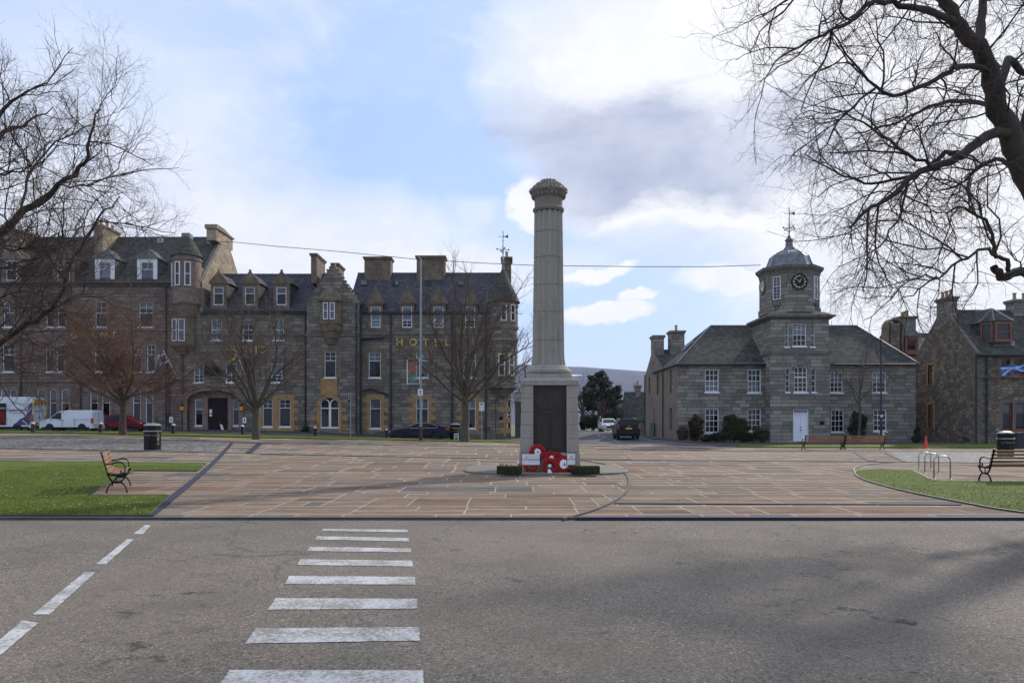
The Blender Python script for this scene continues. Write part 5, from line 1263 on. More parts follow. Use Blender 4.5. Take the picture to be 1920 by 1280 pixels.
mb=MB(); fz=lambda py: EYE+(HZ-py)*(MY-.93)/F    # front face heights
levels=[(.955,zb0,fz(848)),(.935,fz(848),fz(822)),(.925,fz(822),fz(797)),(.912,fz(797),fz(772)),(.90,fz(772),fz(747)),(.89,fz(747),fz(722))]
pw=.53
for i,(h,a,b) in enumerate(levels):
    g=.008
    lo,hi=a+(g if i else 0),b-g
    if i==0:
        mb.hexa(sq(h+.02,lo),sq(h+.005,hi))
    else:
        for sx in (-1,1):
            for sy in (-1,1):
                x0,x1=sorted((MX+sx*(pw),MX+sx*h)); y0,y1=sorted((MY+sy*(pw),MY+sy*h)); mb.box(x0,x1,y0,y1,lo,hi)
    mb.box(MX-h+.03,MX+h-.03,MY-pw+.1,MY+pw-.1,a,b) if i else None; mb.box(MX-pw+.1,MX+pw-.1,MY-.74,MY+.74,a,b) if i else None
    (mb.box(MX-h+.012,MX-pw,MY-h+.012,MY+h-.012,a,b), mb.box(MX+pw,MX+h-.012,MY-h+.012,MY+h-.012,a,b)) if i else None
mb.build('plinth',M['mem'],mem,bevel=.012,seg=2)
mb=MB(); t0=fz(722); mb.hexa(sq(.92,t0),sq(.92,t0+.16)); mb.hexa(sq(.92,t0+.16),sq(.80,t0+.24)); mb.hexa(sq(.73,t0+.2),sq(.71,mz(703))); mb.build('cap_stone',M['mem'],mem,bevel=.015)
mb=MB(); mb.hexa([(MX-pw,MY-.80,fz(848)),(MX+pw,MY-.80,fz(848)),(MX+pw,MY-.7,fz(848)),(MX-pw,MY-.7,fz(848))],[(MX-pw,MY-.80,fz(722)),(MX+pw,MY-.80,fz(722)),(MX+pw,MY-.7,fz(722)),(MX-pw,MY-.7,fz(722))]); pl=mb.build('plaque',M['bronze'],mem)
mb=MB(); rr=random.Random(4); yy=MY-.803
def line(zc,x0,x1,h):
    x=x0
    while x<x1:
        w_=rr.uniform(.015,.028)*h/.03; 
        if rr.random()<.82: mb.box(x,min(x+w_*.75,x1),yy-.004,yy,zc-h/2*rr.uniform(.75,1),zc+h/2)
        x+=w_
z=fz(735)
for k,(wd_,h) in enumerate([(.26,.045),(.36,.045),(.38,.045),(.36,.045),(.38,.045),(.33,.045),(.27,.04),(0,0),(.2,.04),(0,0)]):
    if wd_: line(z,MX-.02-wd_,MX-.02+wd_,h)
    z-=.078
z-=.03
while z>fz(838):
    line(z,MX-.40,MX-.06,.028); line(z,MX+.08,MX+.40,.028); z-=.052
mb.build('inscription',M['bronze_text'],pl)
def torus_prof(r,z0,z1,b=.0,n=7): return [(r-(z1-z0)/2*(1-math.sin(math.pi*i/n))+b,z0+(z1-z0)*(1-math.cos(math.pi*i/n))/2) for i in range(n+1)]
mb=MB(); mb.lathe(torus_prof(.74,mz(703),mz(691)),(MX,MY,0),48); mb.lathe([(.66,mz(691)),(.64,mz(688.5)),(.6,mz(686))],(MX,MY,0),48); mb.build('column_base',M['mem'],mem,smooth=True,auto=30)
# fluted shaft: 20 broad flutes with fillets, six drums
def flute(r,z,nf=15,q=10):
    out=[]
    for i in range(nf):
        for j in range(q):
            t=j/q; a=2*math.pi*(i+t+.25)/nf
            d=0 if t<.24 else .075*math.sin(math.pi*(t-.24)/.76)**.7 if t>.24 else 0
            rr_=r-d*(r/.55); out.append((MX+rr_*math.cos(a),MY+rr_*math.sin(a),z))
    return out
zs=[mz(y) for y in (686,640,587,537,486,438,399)]; zA,zB_=zs[0],zs[-1]
def sr(z): t=(z-zA)/(zB_-zA); return .535-.065*t+.04*max(0,1-t*14)**2
mb=MB()
for a,b in zip(zs,zs[1:]):
    g=.009; k=[a+g,a+g*2]+[a+(b-a)*t for t in (.33,.66)]+[b-g*2,b-g]
    mb.rings([flute(sr(z)-(.014 if i in (0,5) else 0),z) for i,z in enumerate(k)])
    mb.lathe([(sr(a)-.06,a-g),(sr(a)-.06,a+g*1.5)],(MX,MY,0),24)
mb.build('column_shaft',M['mem'],mem,smooth=True,auto=35)
mb=MB(); r0=sr(zB_)
mb.lathe([(r0+.015,mz(399)),(r0+.05,mz(396)),(r0+.05,mz(393)),(r0-.01,mz(390)),(r0-.005,mz(376)),(r0+.0,mz(374)),(r0+.045,mz(370)),(r0+.12,mz(364.5)),(r0+.14,mz(363))],(MX,MY,0),48)
for i in range(22):
    a=2*math.pi*i/22; mb.ball((MX+(r0+.055)*math.cos(a),MY+(r0+.055)*math.sin(a),mz(368.4)),(.055,.055,.09),7,5)
mb.build('capital',M['mem_dark'],mem,smooth=True,auto=40)
mb=MB(); rr=random.Random(6); n=40; rings=[]
for r,y in ((.62,363.5),(.635,360.5),(.57,357),(.50,353),(.43,349),(.35,345.5),(.26,342.8),(.24,340.4),(.16,339)):
    rings.append([(MX+(r*(1+.045*math.sin(i*7.3+y*2)+rr.uniform(-.03,.03)))*math.cos(2*math.pi*i/n),MY+(r*(1+.045*math.sin(i*7.3+y*2)))*math.sin(2*math.pi*i/n),mz(y)+rr.uniform(-.008,.008)) for i in range(n)])
mb.rings(rings)
for i in range(14):
    a=2*math.pi*i/14; mb.ball((MX+.24*math.cos(a),MY+.24*math.sin(a),mz(341)),(.04,.04,.05),6,4)

for i in range(24):
    a=2*math.pi*i/24
    for r_,y_,s_ in ((.595,359,.05),(.50,353,.045),(.40,347.5,.04)): mb.ball((MX+r_*math.cos(a+y_),MY+r_*math.sin(a+y_),mz(y_)),(s_,s_,s_*1.2),6,4)
mb.build('carved_crown',M['mem_dark'],mem,smooth=True,auto=50)
# base slab (two stepped stones, long oval ends) - part of the memorial
cx_=MX-.08; 
def oval(hw,hd,z,n=40,e=3.2): 
    out=[]
    for i in range(n):
        a=2*math.pi*i/n; c_,s_=math.cos(a),math.sin(a); out.append((cx_+hw*math.copysign(abs(c_)**(2/2.3),c_),25.7+hd*math.copysign(abs(s_)**(2/3.6),s_),z))
    return out
mb=MB(); mb.rings([oval(2.75,2.85,-.02),oval(2.75,2.85,.075),oval(2.71,2.81,.10)]); bs=mb.build('base_slab',M['slabgrey'],mem)
mb=MB()
for x in (-1.9,-1.2,-.05,1.05,1.75): mb.box(cx_+x-.006,cx_+x+.006,23.1,28.2,.099,.1025)
mb.build('slab_joint',M['edging'],bs)
# wreaths
M['poppy']=plain('scarlet poppy paper',(.42,.004,.012),.7,var=.45,scale=30)
M['leafdark']=plain('dark wreath leaf',(.012,.03,.012),.7,var=.3)
def wreath(x,y,z,r,tilt,label,disc=.11,seed=1,yaw=0,white=True,dm='paper'):
    r*=.92; z-=.02
    t=thing('poppy_wreath',label,'wreath',(x,y,z),yaw,'red poppy wreaths laid against the memorial',local=True)
    rr=random.Random(seed); mb=MB(); Rt=Matrix.Rotation(-tilt,4,'X')
    n=26
    mb.rings([[((r+.055*math.cos(b))*math.cos(a),.04*math.sin(b),(r+.055*math.cos(b))*math.sin(a)) for b in [2*math.pi*j/6 for j in range(6)]] for a in [2*math.pi*i/n for i in range(n+1)]],caps=False)
    mb.mi=1
    for i in range(int(210*r/.2)):
        a=rr.random()*6.28; b=rr.uniform(-.1,3.3); q=r+.06*math.cos(b); c=Vector((q*math.cos(a),-.05*abs(math.sin(b))-.01,q*math.sin(a))); s=rr.uniform(.022,.034)
        nrm=Vector((math.cos(a)*math.cos(b)*.8+rr.uniform(-.3,.3),-1,math.sin(a)*math.cos(b)*.8+rr.uniform(-.3,.3))).normalized(); u=nrm.orthogonal().normalized(); v=nrm.cross(u)
        ps=[c+(u*math.cos(k*math.pi/3)+v*math.sin(k*math.pi/3))*s*rr.uniform(.8,1.15)-nrm*(-.012 if k%2 else .004) for k in range(6)]
        mb.add([c-nrm*-.0]+ps,[(0,k+1,(k+1)%6+1) for k in range(6)])
    mb.xf(Rt); ring=mb.build('ring',[M['leafdark'],M['poppy']],t,recentre=False)
    if white:
        mb=MB(); k=[(disc*rr.uniform(.85,1.1)*math.cos(2*math.pi*i/10),-.07,disc*rr.uniform(.85,1.1)*math.sin(2*math.pi*i/10)) for i in range(10)]; mb.hexa(k,[(a,-.055,c) for a,_,c in k]); 
        mb.xf(Rt); d=mb.build('centre_card',M[dm],t,recentre=False)
        mb=MB(); mb.ball((disc*.1,-.074,0),(disc*.16,.006,disc*.25),8,5); mb.ball((disc*.0,-.074,-disc*.3),(disc*.2,.005,disc*.06),8,5); mb.xf(Rt); mb.build('emblem',M['gutter'],d,recentre=False)
    return t
wy=MY-.965
wreath(MX-.40,wy-.12,.74,.20,.12,'large upright poppy wreath with white round card at top of the pile',.115,1)
wreath(MX+.03,wy-.15,.56,.17,.3,'poppy wreath tilted in the middle of the pile under the bronze panel',.06,2,.2)
wreath(MX-.02,wy-.36,.30,.21,.35,'low poppy wreath behind the folded card at the foot of the plinth',.06,3,-.1)
wreath(MX+.42,wy-.34,.36,.225,.22,'big poppy wreath with large white centre card beside the right hand placard',.15,4,.05)
wreath(MX-.62,wy-.22,.28,.17,.5,'poppy wreath half hidden behind the long white placard',.05,5,0,False)
wreath(MX+.22,wy-.10,.52,.15,.1,'small plain poppy wreath squeezed behind the others',.05,6,.3,False)
def board(px0,px1,py0,py1,label,y,txt,lines=2):
    a=at(px0,py1,y); b=at(px1,py0,y); t=thing('placard',label,'placard',((a.x+b.x)/2,y,.1)); mb=MB(); mb.box(a.x,b.x,y-.006,y+.006,a.z,b.z); p=mb.build('card',M['paper'],t)
    mb=MB(); mb.box(a.x-.015,a.x,y-.012,y+.012,.1,b.z+.03); mb.box(b.x,b.x+.015,y-.012,y+.012,.1,b.z+.03); mb.box(a.x,b.x,y-.012,y-.007,(a.z+b.z)/2-.008,(a.z+b.z)/2+.008); mb.box(a.x,b.x,y-.01,y+.01,a.z-.018,a.z-.002); mb.build('holder',M['black'],t)
    mb=MB(); c=(a.x+(b.x-a.x)*(.25 if lines==2 else .5)); zz=a.z+(b.z-a.z)*.72; mb.box(c-.008,c+.008,y-.0085,y-.0065,zz-.05,zz+.03); mb.box(c-.03,c+.03,y-.0085,y-.0065,zz-.01,zz+.006); mb.build('emblem',M['poppy'],p)
    mb=MB(); 
    for k in range(lines*2):
        z=a.z+(b.z-a.z)*(.86-.16*k-(.12 if k>=2 else 0)); mb.box(a.x+(b.x-a.x)*.35,b.x-.03,y-.008,y-.0065,z-.004,z+.004)
    mb.build('printed_line',M['galv'],p)
board(978.5,1012,851,871,'long white placard with red emblem in black holder at left of the wreaths',23.05,1,2)
board(1063,1079,850.5,871,'narrow white placard in black holder at right of the wreaths',23.05,1,1)
t=thing('folded_card','small folded white card lying at the foot of the wreaths','card',at(1031,879,22.98)); t.location.z=.1; W[t.name]=Vector(t.location); mb=MB(); p=Vector(t.location); mb.add([p+Vector(v) for v in ((-.07,-.02,0),(.07,0,0),(.0,.03,.13),(-.06,.0,.11),(.06,.1,0))],[(0,1,2,3),(1,4,2)]); mb.build('card',M['paper'],t)
def tray(px0,px1,y,label,flowers,seed):
    a=(px0-960)*y/F; b=(px1-960)*y/F; t=thing('turf_tray',label,'planter',((a+b)/2,y,.1),group=None); mb=MB(); z0,z1=.1,.31; d=.34
    mb.box(a,b,y-.0,y+.02,z0,z1-.02); mb.box(a,b,y+d,y+d+.02,z0,z1+.02); mb.box(a,a+.02,y+.02,y+d,z0,z1+.02); mb.box(b-.02,b,y+.02,y+d,z0,z1+.02)
    for x in (a-.01,b-.01): mb.box(x,x+.02,y-.01,y+.01,z0,z1+.03)
    mb.build('tray',M['black'],t); mb=MB(); mb.box(a+.02,b-.02,y+.02,y+d,z0,z1-.03); mb.build('turf',M['lawn'],t); mb=MB(); rr=random.Random(seed)
    for i in range(2600):
        x=rr.uniform(a,b); yy=rr.uniform(y-.01,y+d); h=rr.uniform(.03,.075); q=.006; zz=z1-.04 if yy>y+.02 else rr.uniform(z0+.02,z1-.03); mb.add([(x-q,yy,zz),(x+q,yy,zz),(x+rr.uniform(-.02,.02),yy+rr.uniform(-.03,.0),zz+h)],[(0,1,2)])
    o=mb.build('turf_blades',M['blade'],t,fixn=False); structure(o,'stuff')
    if flowers:
        for i in range(9):
            x=a+(b-a)*rr.uniform(.1,.95); yy=y+rr.uniform(.1,.3); mb=MB(); mb.box(x-.008,x+.008,yy-.004,yy+.004,z1-.05,z1+.1); mb.box(x-.03,x+.03,yy-.005,yy+.005,z1+.05,z1+.066); mb.build('wooden_cross',M['terracotta'],t)
            if i%2==0: mb=MB(); mb.ball((x+.03,yy-.02,z1+.05),(.025,.015,.025),6,4); mb.build('poppy',M['poppy'],t)
tray(932,977,22.55,'black tray of turf planted with small crosses left of the memorial',True,1)
tray(1072,1124,22.55,'black tray of plain green turf right of the memorial',False,2)
t=thing('wooden_board','dark narrow board lying behind the right turf tray','board',at(1076,874,23.2)); t.location.z=.1; W[t.name]=Vector(t.location)
mb=MB(); p=t.location; mb.box(p.x-.2,p.x+.32,23.2,23.26,.1,.2); mb.box(p.x+.2,p.x+.3,23.2,23.26,.2,.24); mb.build('board',M['doorwood'],t)

# ================================================================ benches, bins, racks
M['slatwood']=plain('warm varnished hardwood',(.27,.13,.065),.5,var=.25,scale=14)
def bench(L=1.9):
    t=thing('park_bench','x','bench',local=True); t['label']='wooden slatted bench with black cast iron ends on the paved bay in the left lawn'
    mb=MB(); n=5
    for i in range(n):
        f=i/(n-1); y=-.02-.13*f; z=.485+.37*f; dy,dz=-.33,.94
        c=Vector((0,y,z)); h=.030; th=.014
        lo=[(-L/2,y-dy*-h-th,z-dz*h),(L/2,y-dy*-h-th,z-dz*h),(L/2,y-dy*-h+th,z-dz*h+.01),(-L/2,y-dy*-h+th,z-dz*h+.01)]
        lo=[(s,y+.011+q,z-h) for s,q in ((-L/2,-th),(L/2,-th),(L/2,th),(-L/2,th))]; hi=[(s,y-.011+q,z+h) for s,q in ((-L/2,-th),(L/2,-th),(L/2,th),(-L/2,th))]
        mb.hexa(lo,hi)
    mb.build('backrest',M['slatwood'],t,bevel=.004,recentre=False)
    mb=MB()
    for i in range(6):
        y=.045+.075*i; z=.425+(.02 if i in (0,5) else 0)-(.012 if 1<i<4 else 0); mb.box(-L/2,L/2,y-.028,y+.028,z,z+.026)
    mb.build('seat',M['slatwood'],t,bevel=.004,recentre=False)
    for s in (-1,1):
        x=s*(L/2-.03); mb=MB(); V_=lambda *l:[(x,a,b) for a,b in l]; r=.021
        mb.tube(V_((-.19,.92),(-.17,.86),(-.1,.66),(-.04,.5),(-.02,.42),(.02,.34),(.08,.27),(.13,.24)),[.03,.026,.022,.022,.024,.022,.022,.022],6)
        mb.tube(V_((-.03,.43),(.08,.40),(.24,.395),(.4,.41),(.48,.43),(.5,.40)),[.02,.022,.024,.026,.03,.02],6)
        mb.tube(V_((.46,.41),(.43,.34),(.37,.28),(.31,.24)),r,6)
        mb.tube(V_((.1,.245),(.22,.235),(.34,.245)),.028,6)
        mb.tube(V_((.12,.24),(.04,.19),(-.02,.11),(-.045,.03),(-.05,0)),[.024,.02,.02,.024,.034],6)
        mb.tube(V_((.32,.24),(.4,.19),(.46,.11),(.485,.03),(.49,0)),[.024,.02,.02,.024,.034],6)
        mb.tube(V_((-.11,.66),(-.02,.64),(.1,.655),(.25,.685),(.38,.66),(.44,.58),(.43,.48),(.38,.435),(.32,.46),(.33,.51)),.018,6)
        mb.tube(V_((.22,.40),(.2,.33),(.22,.25)),.014,5)
        mb.build('iron_end',M['black'],t,smooth=True,recentre=False)
    return t
b0=bench(); ax=Vector((math.cos(R(-65)),math.sin(R(-65)),0)); p1=gp(203,926)
b0.location=p1-ax*(.95*1.1)+Vector((.0,.0,.02)); b0.rotation_euler=(0,0,R(-65)); b0.scale=(1.1,.78,1.03)
def place(o,loc,rz=0,scale=1,label=None,group=None):
    c=copy_tree(o); c.location=loc; c.rotation_euler=(0,0,rz); c.scale=scale if isinstance(scale,(tuple,list)) else (scale,)*3
    if label: c['label']=label
    if group: c['group']=group
    return c
b0['group']='benches round the plaza'
for (px,py,sx,lab) in ((1545.5,843,1.32,'far wooden bench seen from behind in front of the white courthouse door'),(1621,843,1.32,'far wooden bench seen from behind nearest the yellow grit bin')):
    p=gp(px,py); place(b0,p+Vector((0,.0,.0)),0,(sx,1,1),lab)
p=gp(1856,906); place(b0,p+Vector((1.9*1.15/2,.05,.02)),0,(1.15,1,1),'nearest right wooden bench cut by the photo edge beside the cycle hoops')
def octr(r,z,n=8,c=(0,0)): return [(c[0]+r*math.cos(2*math.pi*(i+.5)/n),c[1]+r*math.sin(2*math.pi*(i+.5)/n),z) for i in range(n)]
M['binlid']=plain('weathered grey lid',(.25,.25,.25),.4,var=.2); M['bingold']=plain('faded gold print',(.30,.26,.16),.6,var=.1)
def litter_bin():
    t=thing('litter_bin','black octagonal litter bin with grey lid and faded LITTER print on the cobbles','bin',local=True,group='octagonal black litter bins')
    mb=MB(); mb.rings([octr(.36,0),octr(.38,.03),octr(.38,.90)]); mb.build('body',M['black'],t,recentre=False,bevel=.006)
    mb=MB(); mb.rings([octr(.395,.02),octr(.395,.055)]); mb.rings([octr(.415,.90),octr(.415,.94)]); mb.build('band',M['steel'],t,recentre=False)
    mb=MB(); mb.rings([octr(.37,.94),octr(.37,1.16)]); 
    for k in range(0,8,2):
        a=2*math.pi*k/8-math.pi/2; n=Vector((math.cos(a),math.sin(a),0)); u=Vector((-n.y,n.x,0)); c=n*.344
        o_=[c+u*-.11+Vector((0,0,1.0)),c+u*.11+Vector((0,0,1.0)),c+u*.11+Vector((0,0,1.10)),c+u*-.11+Vector((0,0,1.10))]
        mb.hexa([tuple(q) for q in o_],[tuple(q+n*.012) for q in o_])
    mb.build('hood',M['black'],t,recentre=False,bevel=.004)
    mb=MB(); mb.rings([octr(.405,1.16),octr(.40,1.19),octr(.3,1.25),octr(.12,1.28)]); mb.build('lid',M['binlid'],t,recentre=False)
    n=8
    for k,(body,sz) in {6:('LITTER',.10),5:('LITTER',.10)}.items():
        a=2*math.pi*(k)/8; 
        text('print',body,M['bingold'],sz,(.355*math.cos(a),.355*math.sin(a),.72),(R(90),0,a+R(90)),t,.004,spacing=1.15)
    a=2*math.pi*7/8; mb=MB()
    for z,w_,h in ((.82,.05,.05),(.74,.09,.035),(.66,.08,.045),(.56,.06,.06),(.48,.05,.08),(.36,.04,.05),(.3,.07,.03)):
        nn=Vector((math.cos(a),math.sin(a),0)); u=Vector((-nn.y,nn.x,0)); c=nn*.352
        q=[c+u*-w_+Vector((0,0,z)),c+u*w_+Vector((0,0,z)),c+u*w_*.8+Vector((0,0,z+h)),c+u*-w_*.8+Vector((0,0,z+h))]; mb.hexa([tuple(v) for v in q],[tuple(v+nn*.006) for v in q])
    mb.build('sticker',M['bingold'],t,recentre=False)
    return t
lb=litter_bin(); text_to_mesh()
def binat(o,px,py,ytop,label,first=False,rz=0):
    p=gp(px,py); s=(py-ytop)/(F/p.y)/1.28
    if first: o.location=p; o.scale=(s,)*3; o.rotation_euler=(0,0,rz); return o
    return place(o,p,rz,s,label)
binat(lb,286,845.5,793,None,True,R(22))
binat(lb,1885.5,857,808,'black octagonal litter bin with pale lid standing behind the nearest right bench',rz=R(12))
binat(lb,853.5,826,793,'black litter bin with a white poster between the dark saloon and the tree')
binat(lb,1627,828,795,'black litter bin under the young tree behind the far benches',rz=R(20))
p=gp(853.5,826); t=thing('poster','white printed poster leaning on the litter bin near the dark saloon','poster',p+Vector((0,-.55,0))); q=Vector(W[t.name])
mb=MB(); mb.box(q.x-.05,q.x+.33,q.y,q.y+.02,q.z+.02,q.z+.62); mb.build('sheet',M['paper'],t); mb=MB(); mb.box(q.x,q.x+.28,q.y-.006,q.y-.001,q.z+.4,q.z+.5); mb.box(q.x+.03,q.x+.25,q.y-.006,q.y-.001,q.z+.12,q.z+.28); mb.build('print',M['gutter'],t)
# yellow grit bin, bicycle, cone
p=gp(1652,829.5); t=thing('grit_bin','yellow grit bin with white top beside the far benches','bin',p); p=Vector(W[t.name]); M['yellow']=plain('yellow plastic',(.62,.32,.03),.5,var=.1)
mb=MB(); mb.hexa([(p.x-.2,p.y-.2,p.z),(p.x+.2,p.y-.2,p.z),(p.x+.2,p.y+.2,p.z),(p.x-.2,p.y+.2,p.z)],[(p.x-.24,p.y-.24,p.z+.72),(p.x+.24,p.y-.24,p.z+.72),(p.x+.24,p.y+.24,p.z+.72),(p.x-.24,p.y+.24,p.z+.72)]); mb.build('body',M['yellow'],t,bevel=.03)
mb=MB(); mb.hexa([(p.x-.26,p.y-.26,p.z+.72),(p.x+.26,p.y-.26,p.z+.72),(p.x+.26,p.y+.26,p.z+.72),(p.x-.26,p.y+.26,p.z+.72)],[(p.x-.14,p.y-.14,p.z+.86),(p.x+.14,p.y-.14,p.z+.86),(p.x+.14,p.y+.14,p.z+.86),(p.x-.14,p.y+.14,p.z+.86)]); mb.build('lid',M['paper'],t,bevel=.02)
p=gp(1662,827); t=thing('bicycle','grey bicycle parked behind the yellow grit bin','bicycle',p); p=Vector(W[t.name])
for dx,dy in ((-.25,0),(.3,.85)):
    c=p+Vector((dx,dy,.33)); mb=MB(); d=Vector((.3,.95,0)).normalized(); mb.tube([c+d*.32*math.cos(a)+Vector((0,0,.32*math.sin(a))) for a in [2*math.pi*i/20 for i in range(21)]],.025,6,False)
    for i in range(8): a=math.pi*i/8; mb.tube([c+d*.3*math.cos(a)+Vector((0,0,.3*math.sin(a))),c-d*.3*math.cos(a)-Vector((0,0,.3*math.sin(a)))],.004,3)
    mb.build('wheel',M['gutter'],t)
mb=MB(); a,b=p+Vector((-.25,0,.33)),p+Vector((.3,.85,.33)); s_=p+Vector((.1,.55,.85)); h_=p+Vector((-.16,.12,.88)); bb=p+Vector((.03,.42,.3)); 
for u,v in ((a,h_),(h_,s_),(s_,bb),(bb,h_),(bb,b),(b,s_)): mb.tube([u,v],.022,6)
mb.build('frame',M['galv'],t); mb=MB(); mb.ball(s_+Vector((0,0,.04)),(.08,.13,.04),8,5); mb.build('saddle',M['black'],t)
mb=MB(); mb.tube([h_+Vector((-.28,.05,.12)),h_+Vector((0,0,.1)),h_+Vector((.28,-.02,.12))],.018,6); mb.build('handlebar',M['black'],t)
p=gp(1736,840.5); t=thing('traffic_cone','red orange traffic cone on the edge of the grass by the rubble gable','cone',p); p=Vector(W[t.name]); M['conered']=plain('faded red cone rubber',(.58,.035,.02),.55,var=.1)
mb=MB(); mb.lathe([(.15,.03),(.14,.06),(.035,.84),(.0,.85)],p,14); mb.build('body',M['conered'],t,smooth=True,auto=30); mb=MB(); mb.box(p.x-.19,p.x+.19,p.y-.19,p.y+.19,p.z,p.z+.035); mb.build('foot',M['conered'],t,bevel=.01)
def hoop():
    t=thing('cycle_hoop','nearest galvanised cycle hoop on the paved path beside the right lawn','cycle stand',local=True,group='steel cycle hoops beside the right lawn'); mb=MB(); w_,h,r=.215,.66,.13; pts=[(-w_,0,0),(-w_,0,h-r)]
    for i in range(1,6): a=math.pi-math.pi/2*i/6; pts.append((-w_+r+r*math.cos(a),0,h-r+r*math.sin(a)))
    pts.append((-w_+r,0,h)); pts.append((w_-r,0,h))
    for i in range(1,6): a=math.pi/2-math.pi/2*i/6; pts.append((w_-r+r*math.cos(a),0,h-r+r*math.sin(a)))
    pts+=[(w_,0,h-r),(w_,0,0)]; mb.tube(pts,.02,10); mb.build('rail',M['steel'],t,smooth=True,recentre=False)
    for s in (-1,1): mb=MB(); mb.lathe([(.055,.0),(.055,.012),(.03,.016)],(s*w_,0,0),12); mb.build('foot_plate',M['galv'],t,recentre=False)
    return t
hp=hoop(); hp.location=gp(1766.5,899.3)+Vector((0,0,.02)); hp.rotation_euler=(0,0,R(-12))
place(hp,gp(1747,887.5)+Vector((0,0,.02)),R(-12),.95,'middle galvanised cycle hoop of the three by the right lawn'); place(hp,gp(1734,880.5)+Vector((0,0,.02)),R(-12),.9,'farthest galvanised cycle hoop of the three by the right lawn')
# bollards and chains
M['post']=plain('dark timber post',(.03,.025,.02),.8,var=.3)
BL=[(62,813.2),(189,813.4),(325,816),(455,817.5),(591,819),(725,821.5),(868,825)]
labs=['beside the liveried van','in front of the white van','just right of the left litter bin','at the right of the hotel porch','in front of the arched hotel window','at the nose of the dark saloon','beside the hotel corner tree']
b0_=None; tops=[]
for (px,py),lb_ in zip(BL,labs):
    p=gp(px,py-2,.05); tops.append(p+Vector((0,0,.62)))
    if b0_ is None:
        b0_=thing('bollard','low timber bollard with white cap '+lb_,'bollard',local=True,group='white capped bollards along the grass'); mb=MB(); mb.box(-.1,.1,-.1,.1,-.1,.62); mb.build('post',M['post'],b0_,recentre=False,bevel=.01)
        mb=MB(); mb.hexa([(-.11,-.11,.62),(.11,-.11,.62),(.11,.11,.62),(-.11,.11,.62)],[(-.02,-.02,.74),(.02,-.02,.74),(.02,.02,.74),(-.02,.02,.74)]); mb.build('cap',M['paper'],b0_,recentre=False); b0_.location=p
    else: place(b0_,p,0,1,'low timber bollard with white cap '+lb_)
for i,(a,b) in enumerate(zip(tops,tops[1:])):
    t=thing('chain','sagging chain hung from the bollard '+labs[i],'chain',a+Vector((0,0,-.15)),group='chains between the bollards'); mb=MB(); a=a-Vector((0,0,.12)); b=b-Vector((0,0,.12))
    mb.tube([a.lerp(b,k/12)-Vector((0,0,.42*math.sin(math.pi*k/12)**.8)) for k in range(13)],.018,5); mb.build('links',M['gutter'],t)
# ================================================================ posts, flags, cable
def grd(x,y): return Vector((x,y,zg(x,y)))
p=gp(789,827); k=F/p.y; t=thing('lamp_post','tall grey lamp post with illuminated thistle panel in front of the hotel','lamp post',p); p=Vector(W[t.name]); zt=EYE+(HZ-486)/k
mb=MB(); mb.tube([p,p+Vector((0,0,1.1))],.13,12); mb.build('base',M.setdefault('rust',plain('rusty brown steel',(.07,.028,.016),.8,var=.3)),t,smooth=True,auto=40)
mb=MB(); mb.tube([p+Vector((0,0,1.1)),(p.x,p.y,zt)],[.1,.06],12); mb.tube([(p.x,p.y,zt),(p.x-.1,p.y-.5,zt+.08)],.03,6); mb.build('mast',M['galv'],t,smooth=True,auto=40)
mb=MB(); c=at(793,701.5,p.y-.1); mb.ball(c,(.12,.1,.14),8,6); mb.build('junction_box',M['gutter'],t)
tt=thing('thistle_panel','wire panel with red and green thistle lights fixed to the lamp post','light panel',at(775,695,p.y-.12)); yv=p.y-.12
a=at(763.5,719,yv); b=at(787,672,yv); mb=MB(); mb.tube([a,Vector((b.x,yv,a.z)),b,Vector((a.x,yv,b.z)),a],.03,5); mb.build('frame',M['paper'],tt)
M['tred']=plain('red rope light',(.5,.10,.06),.5,var=.3,scale=20); M['tgreen']=plain('green rope light',(.06,.32,.22),.5,var=.3,scale=20)
c=at(775.5,689,yv); rr=random.Random(9); mb=MB()
for i in range(34):
    a_=rr.uniform(0,6.28); r1=rr.uniform(.05,.4); r2=rr.uniform(.05,.42); b_=a_+rr.uniform(.5,2.2)
    q=lambda a,r:c+Vector((r*1.0*math.cos(a),rr.uniform(-.03,.03),r*1.3*math.sin(a)+.02)); mb.tube([q(a_,r1),q((a_+b_)/2,(r1+r2)/2+.08),q(b_,r2)],.013,4)
mb.build('flower',M['tred'],tt)
c=at(775.5,709,yv); mb=MB()
for i in range(10):
    a_=R(18+ i*36); d=Vector((math.cos(a_),0,math.sin(a_)*.72)); s=Vector((-d.z,0,d.x)); mb.tube([c,c+d*.25+s*.06,c+d*.47],.013,4); mb.tube([c+d*.05,c+d*.25-s*.06,c+d*.47],.013,4)
    mb.tube([c+d*.15+s*.1,c+d*.3],.016,4)
mb.build('leaf',M['tgreen'],tt)
tt=thing('parking_sign','small white sign with dark symbol strapped low on the lamp post','sign',at(788,735,yv)); a=at(783.5,741,yv-.1); b=at(793,729,yv-.1); mb=MB(); mb.box(a.x,b.x,yv-.12,yv-.1,a.z,b.z); mb.build('plate',M['paper'],tt); mb=MB(); cc=(a+b)/2; mb.prism([(cc.x-.09,cc.z+.1),(cc.x+.09,cc.z+.1),(cc.x+.05,cc.z),(cc.x,cc.z-.05),(cc.x-.05,cc.z)],yv-.126,yv-.121); mb.box(cc.x-.08,cc.x+.08,yv-.126,yv-.121,cc.z-.14,cc.z-.1); mb.build('symbol',M['gutter'],tt)
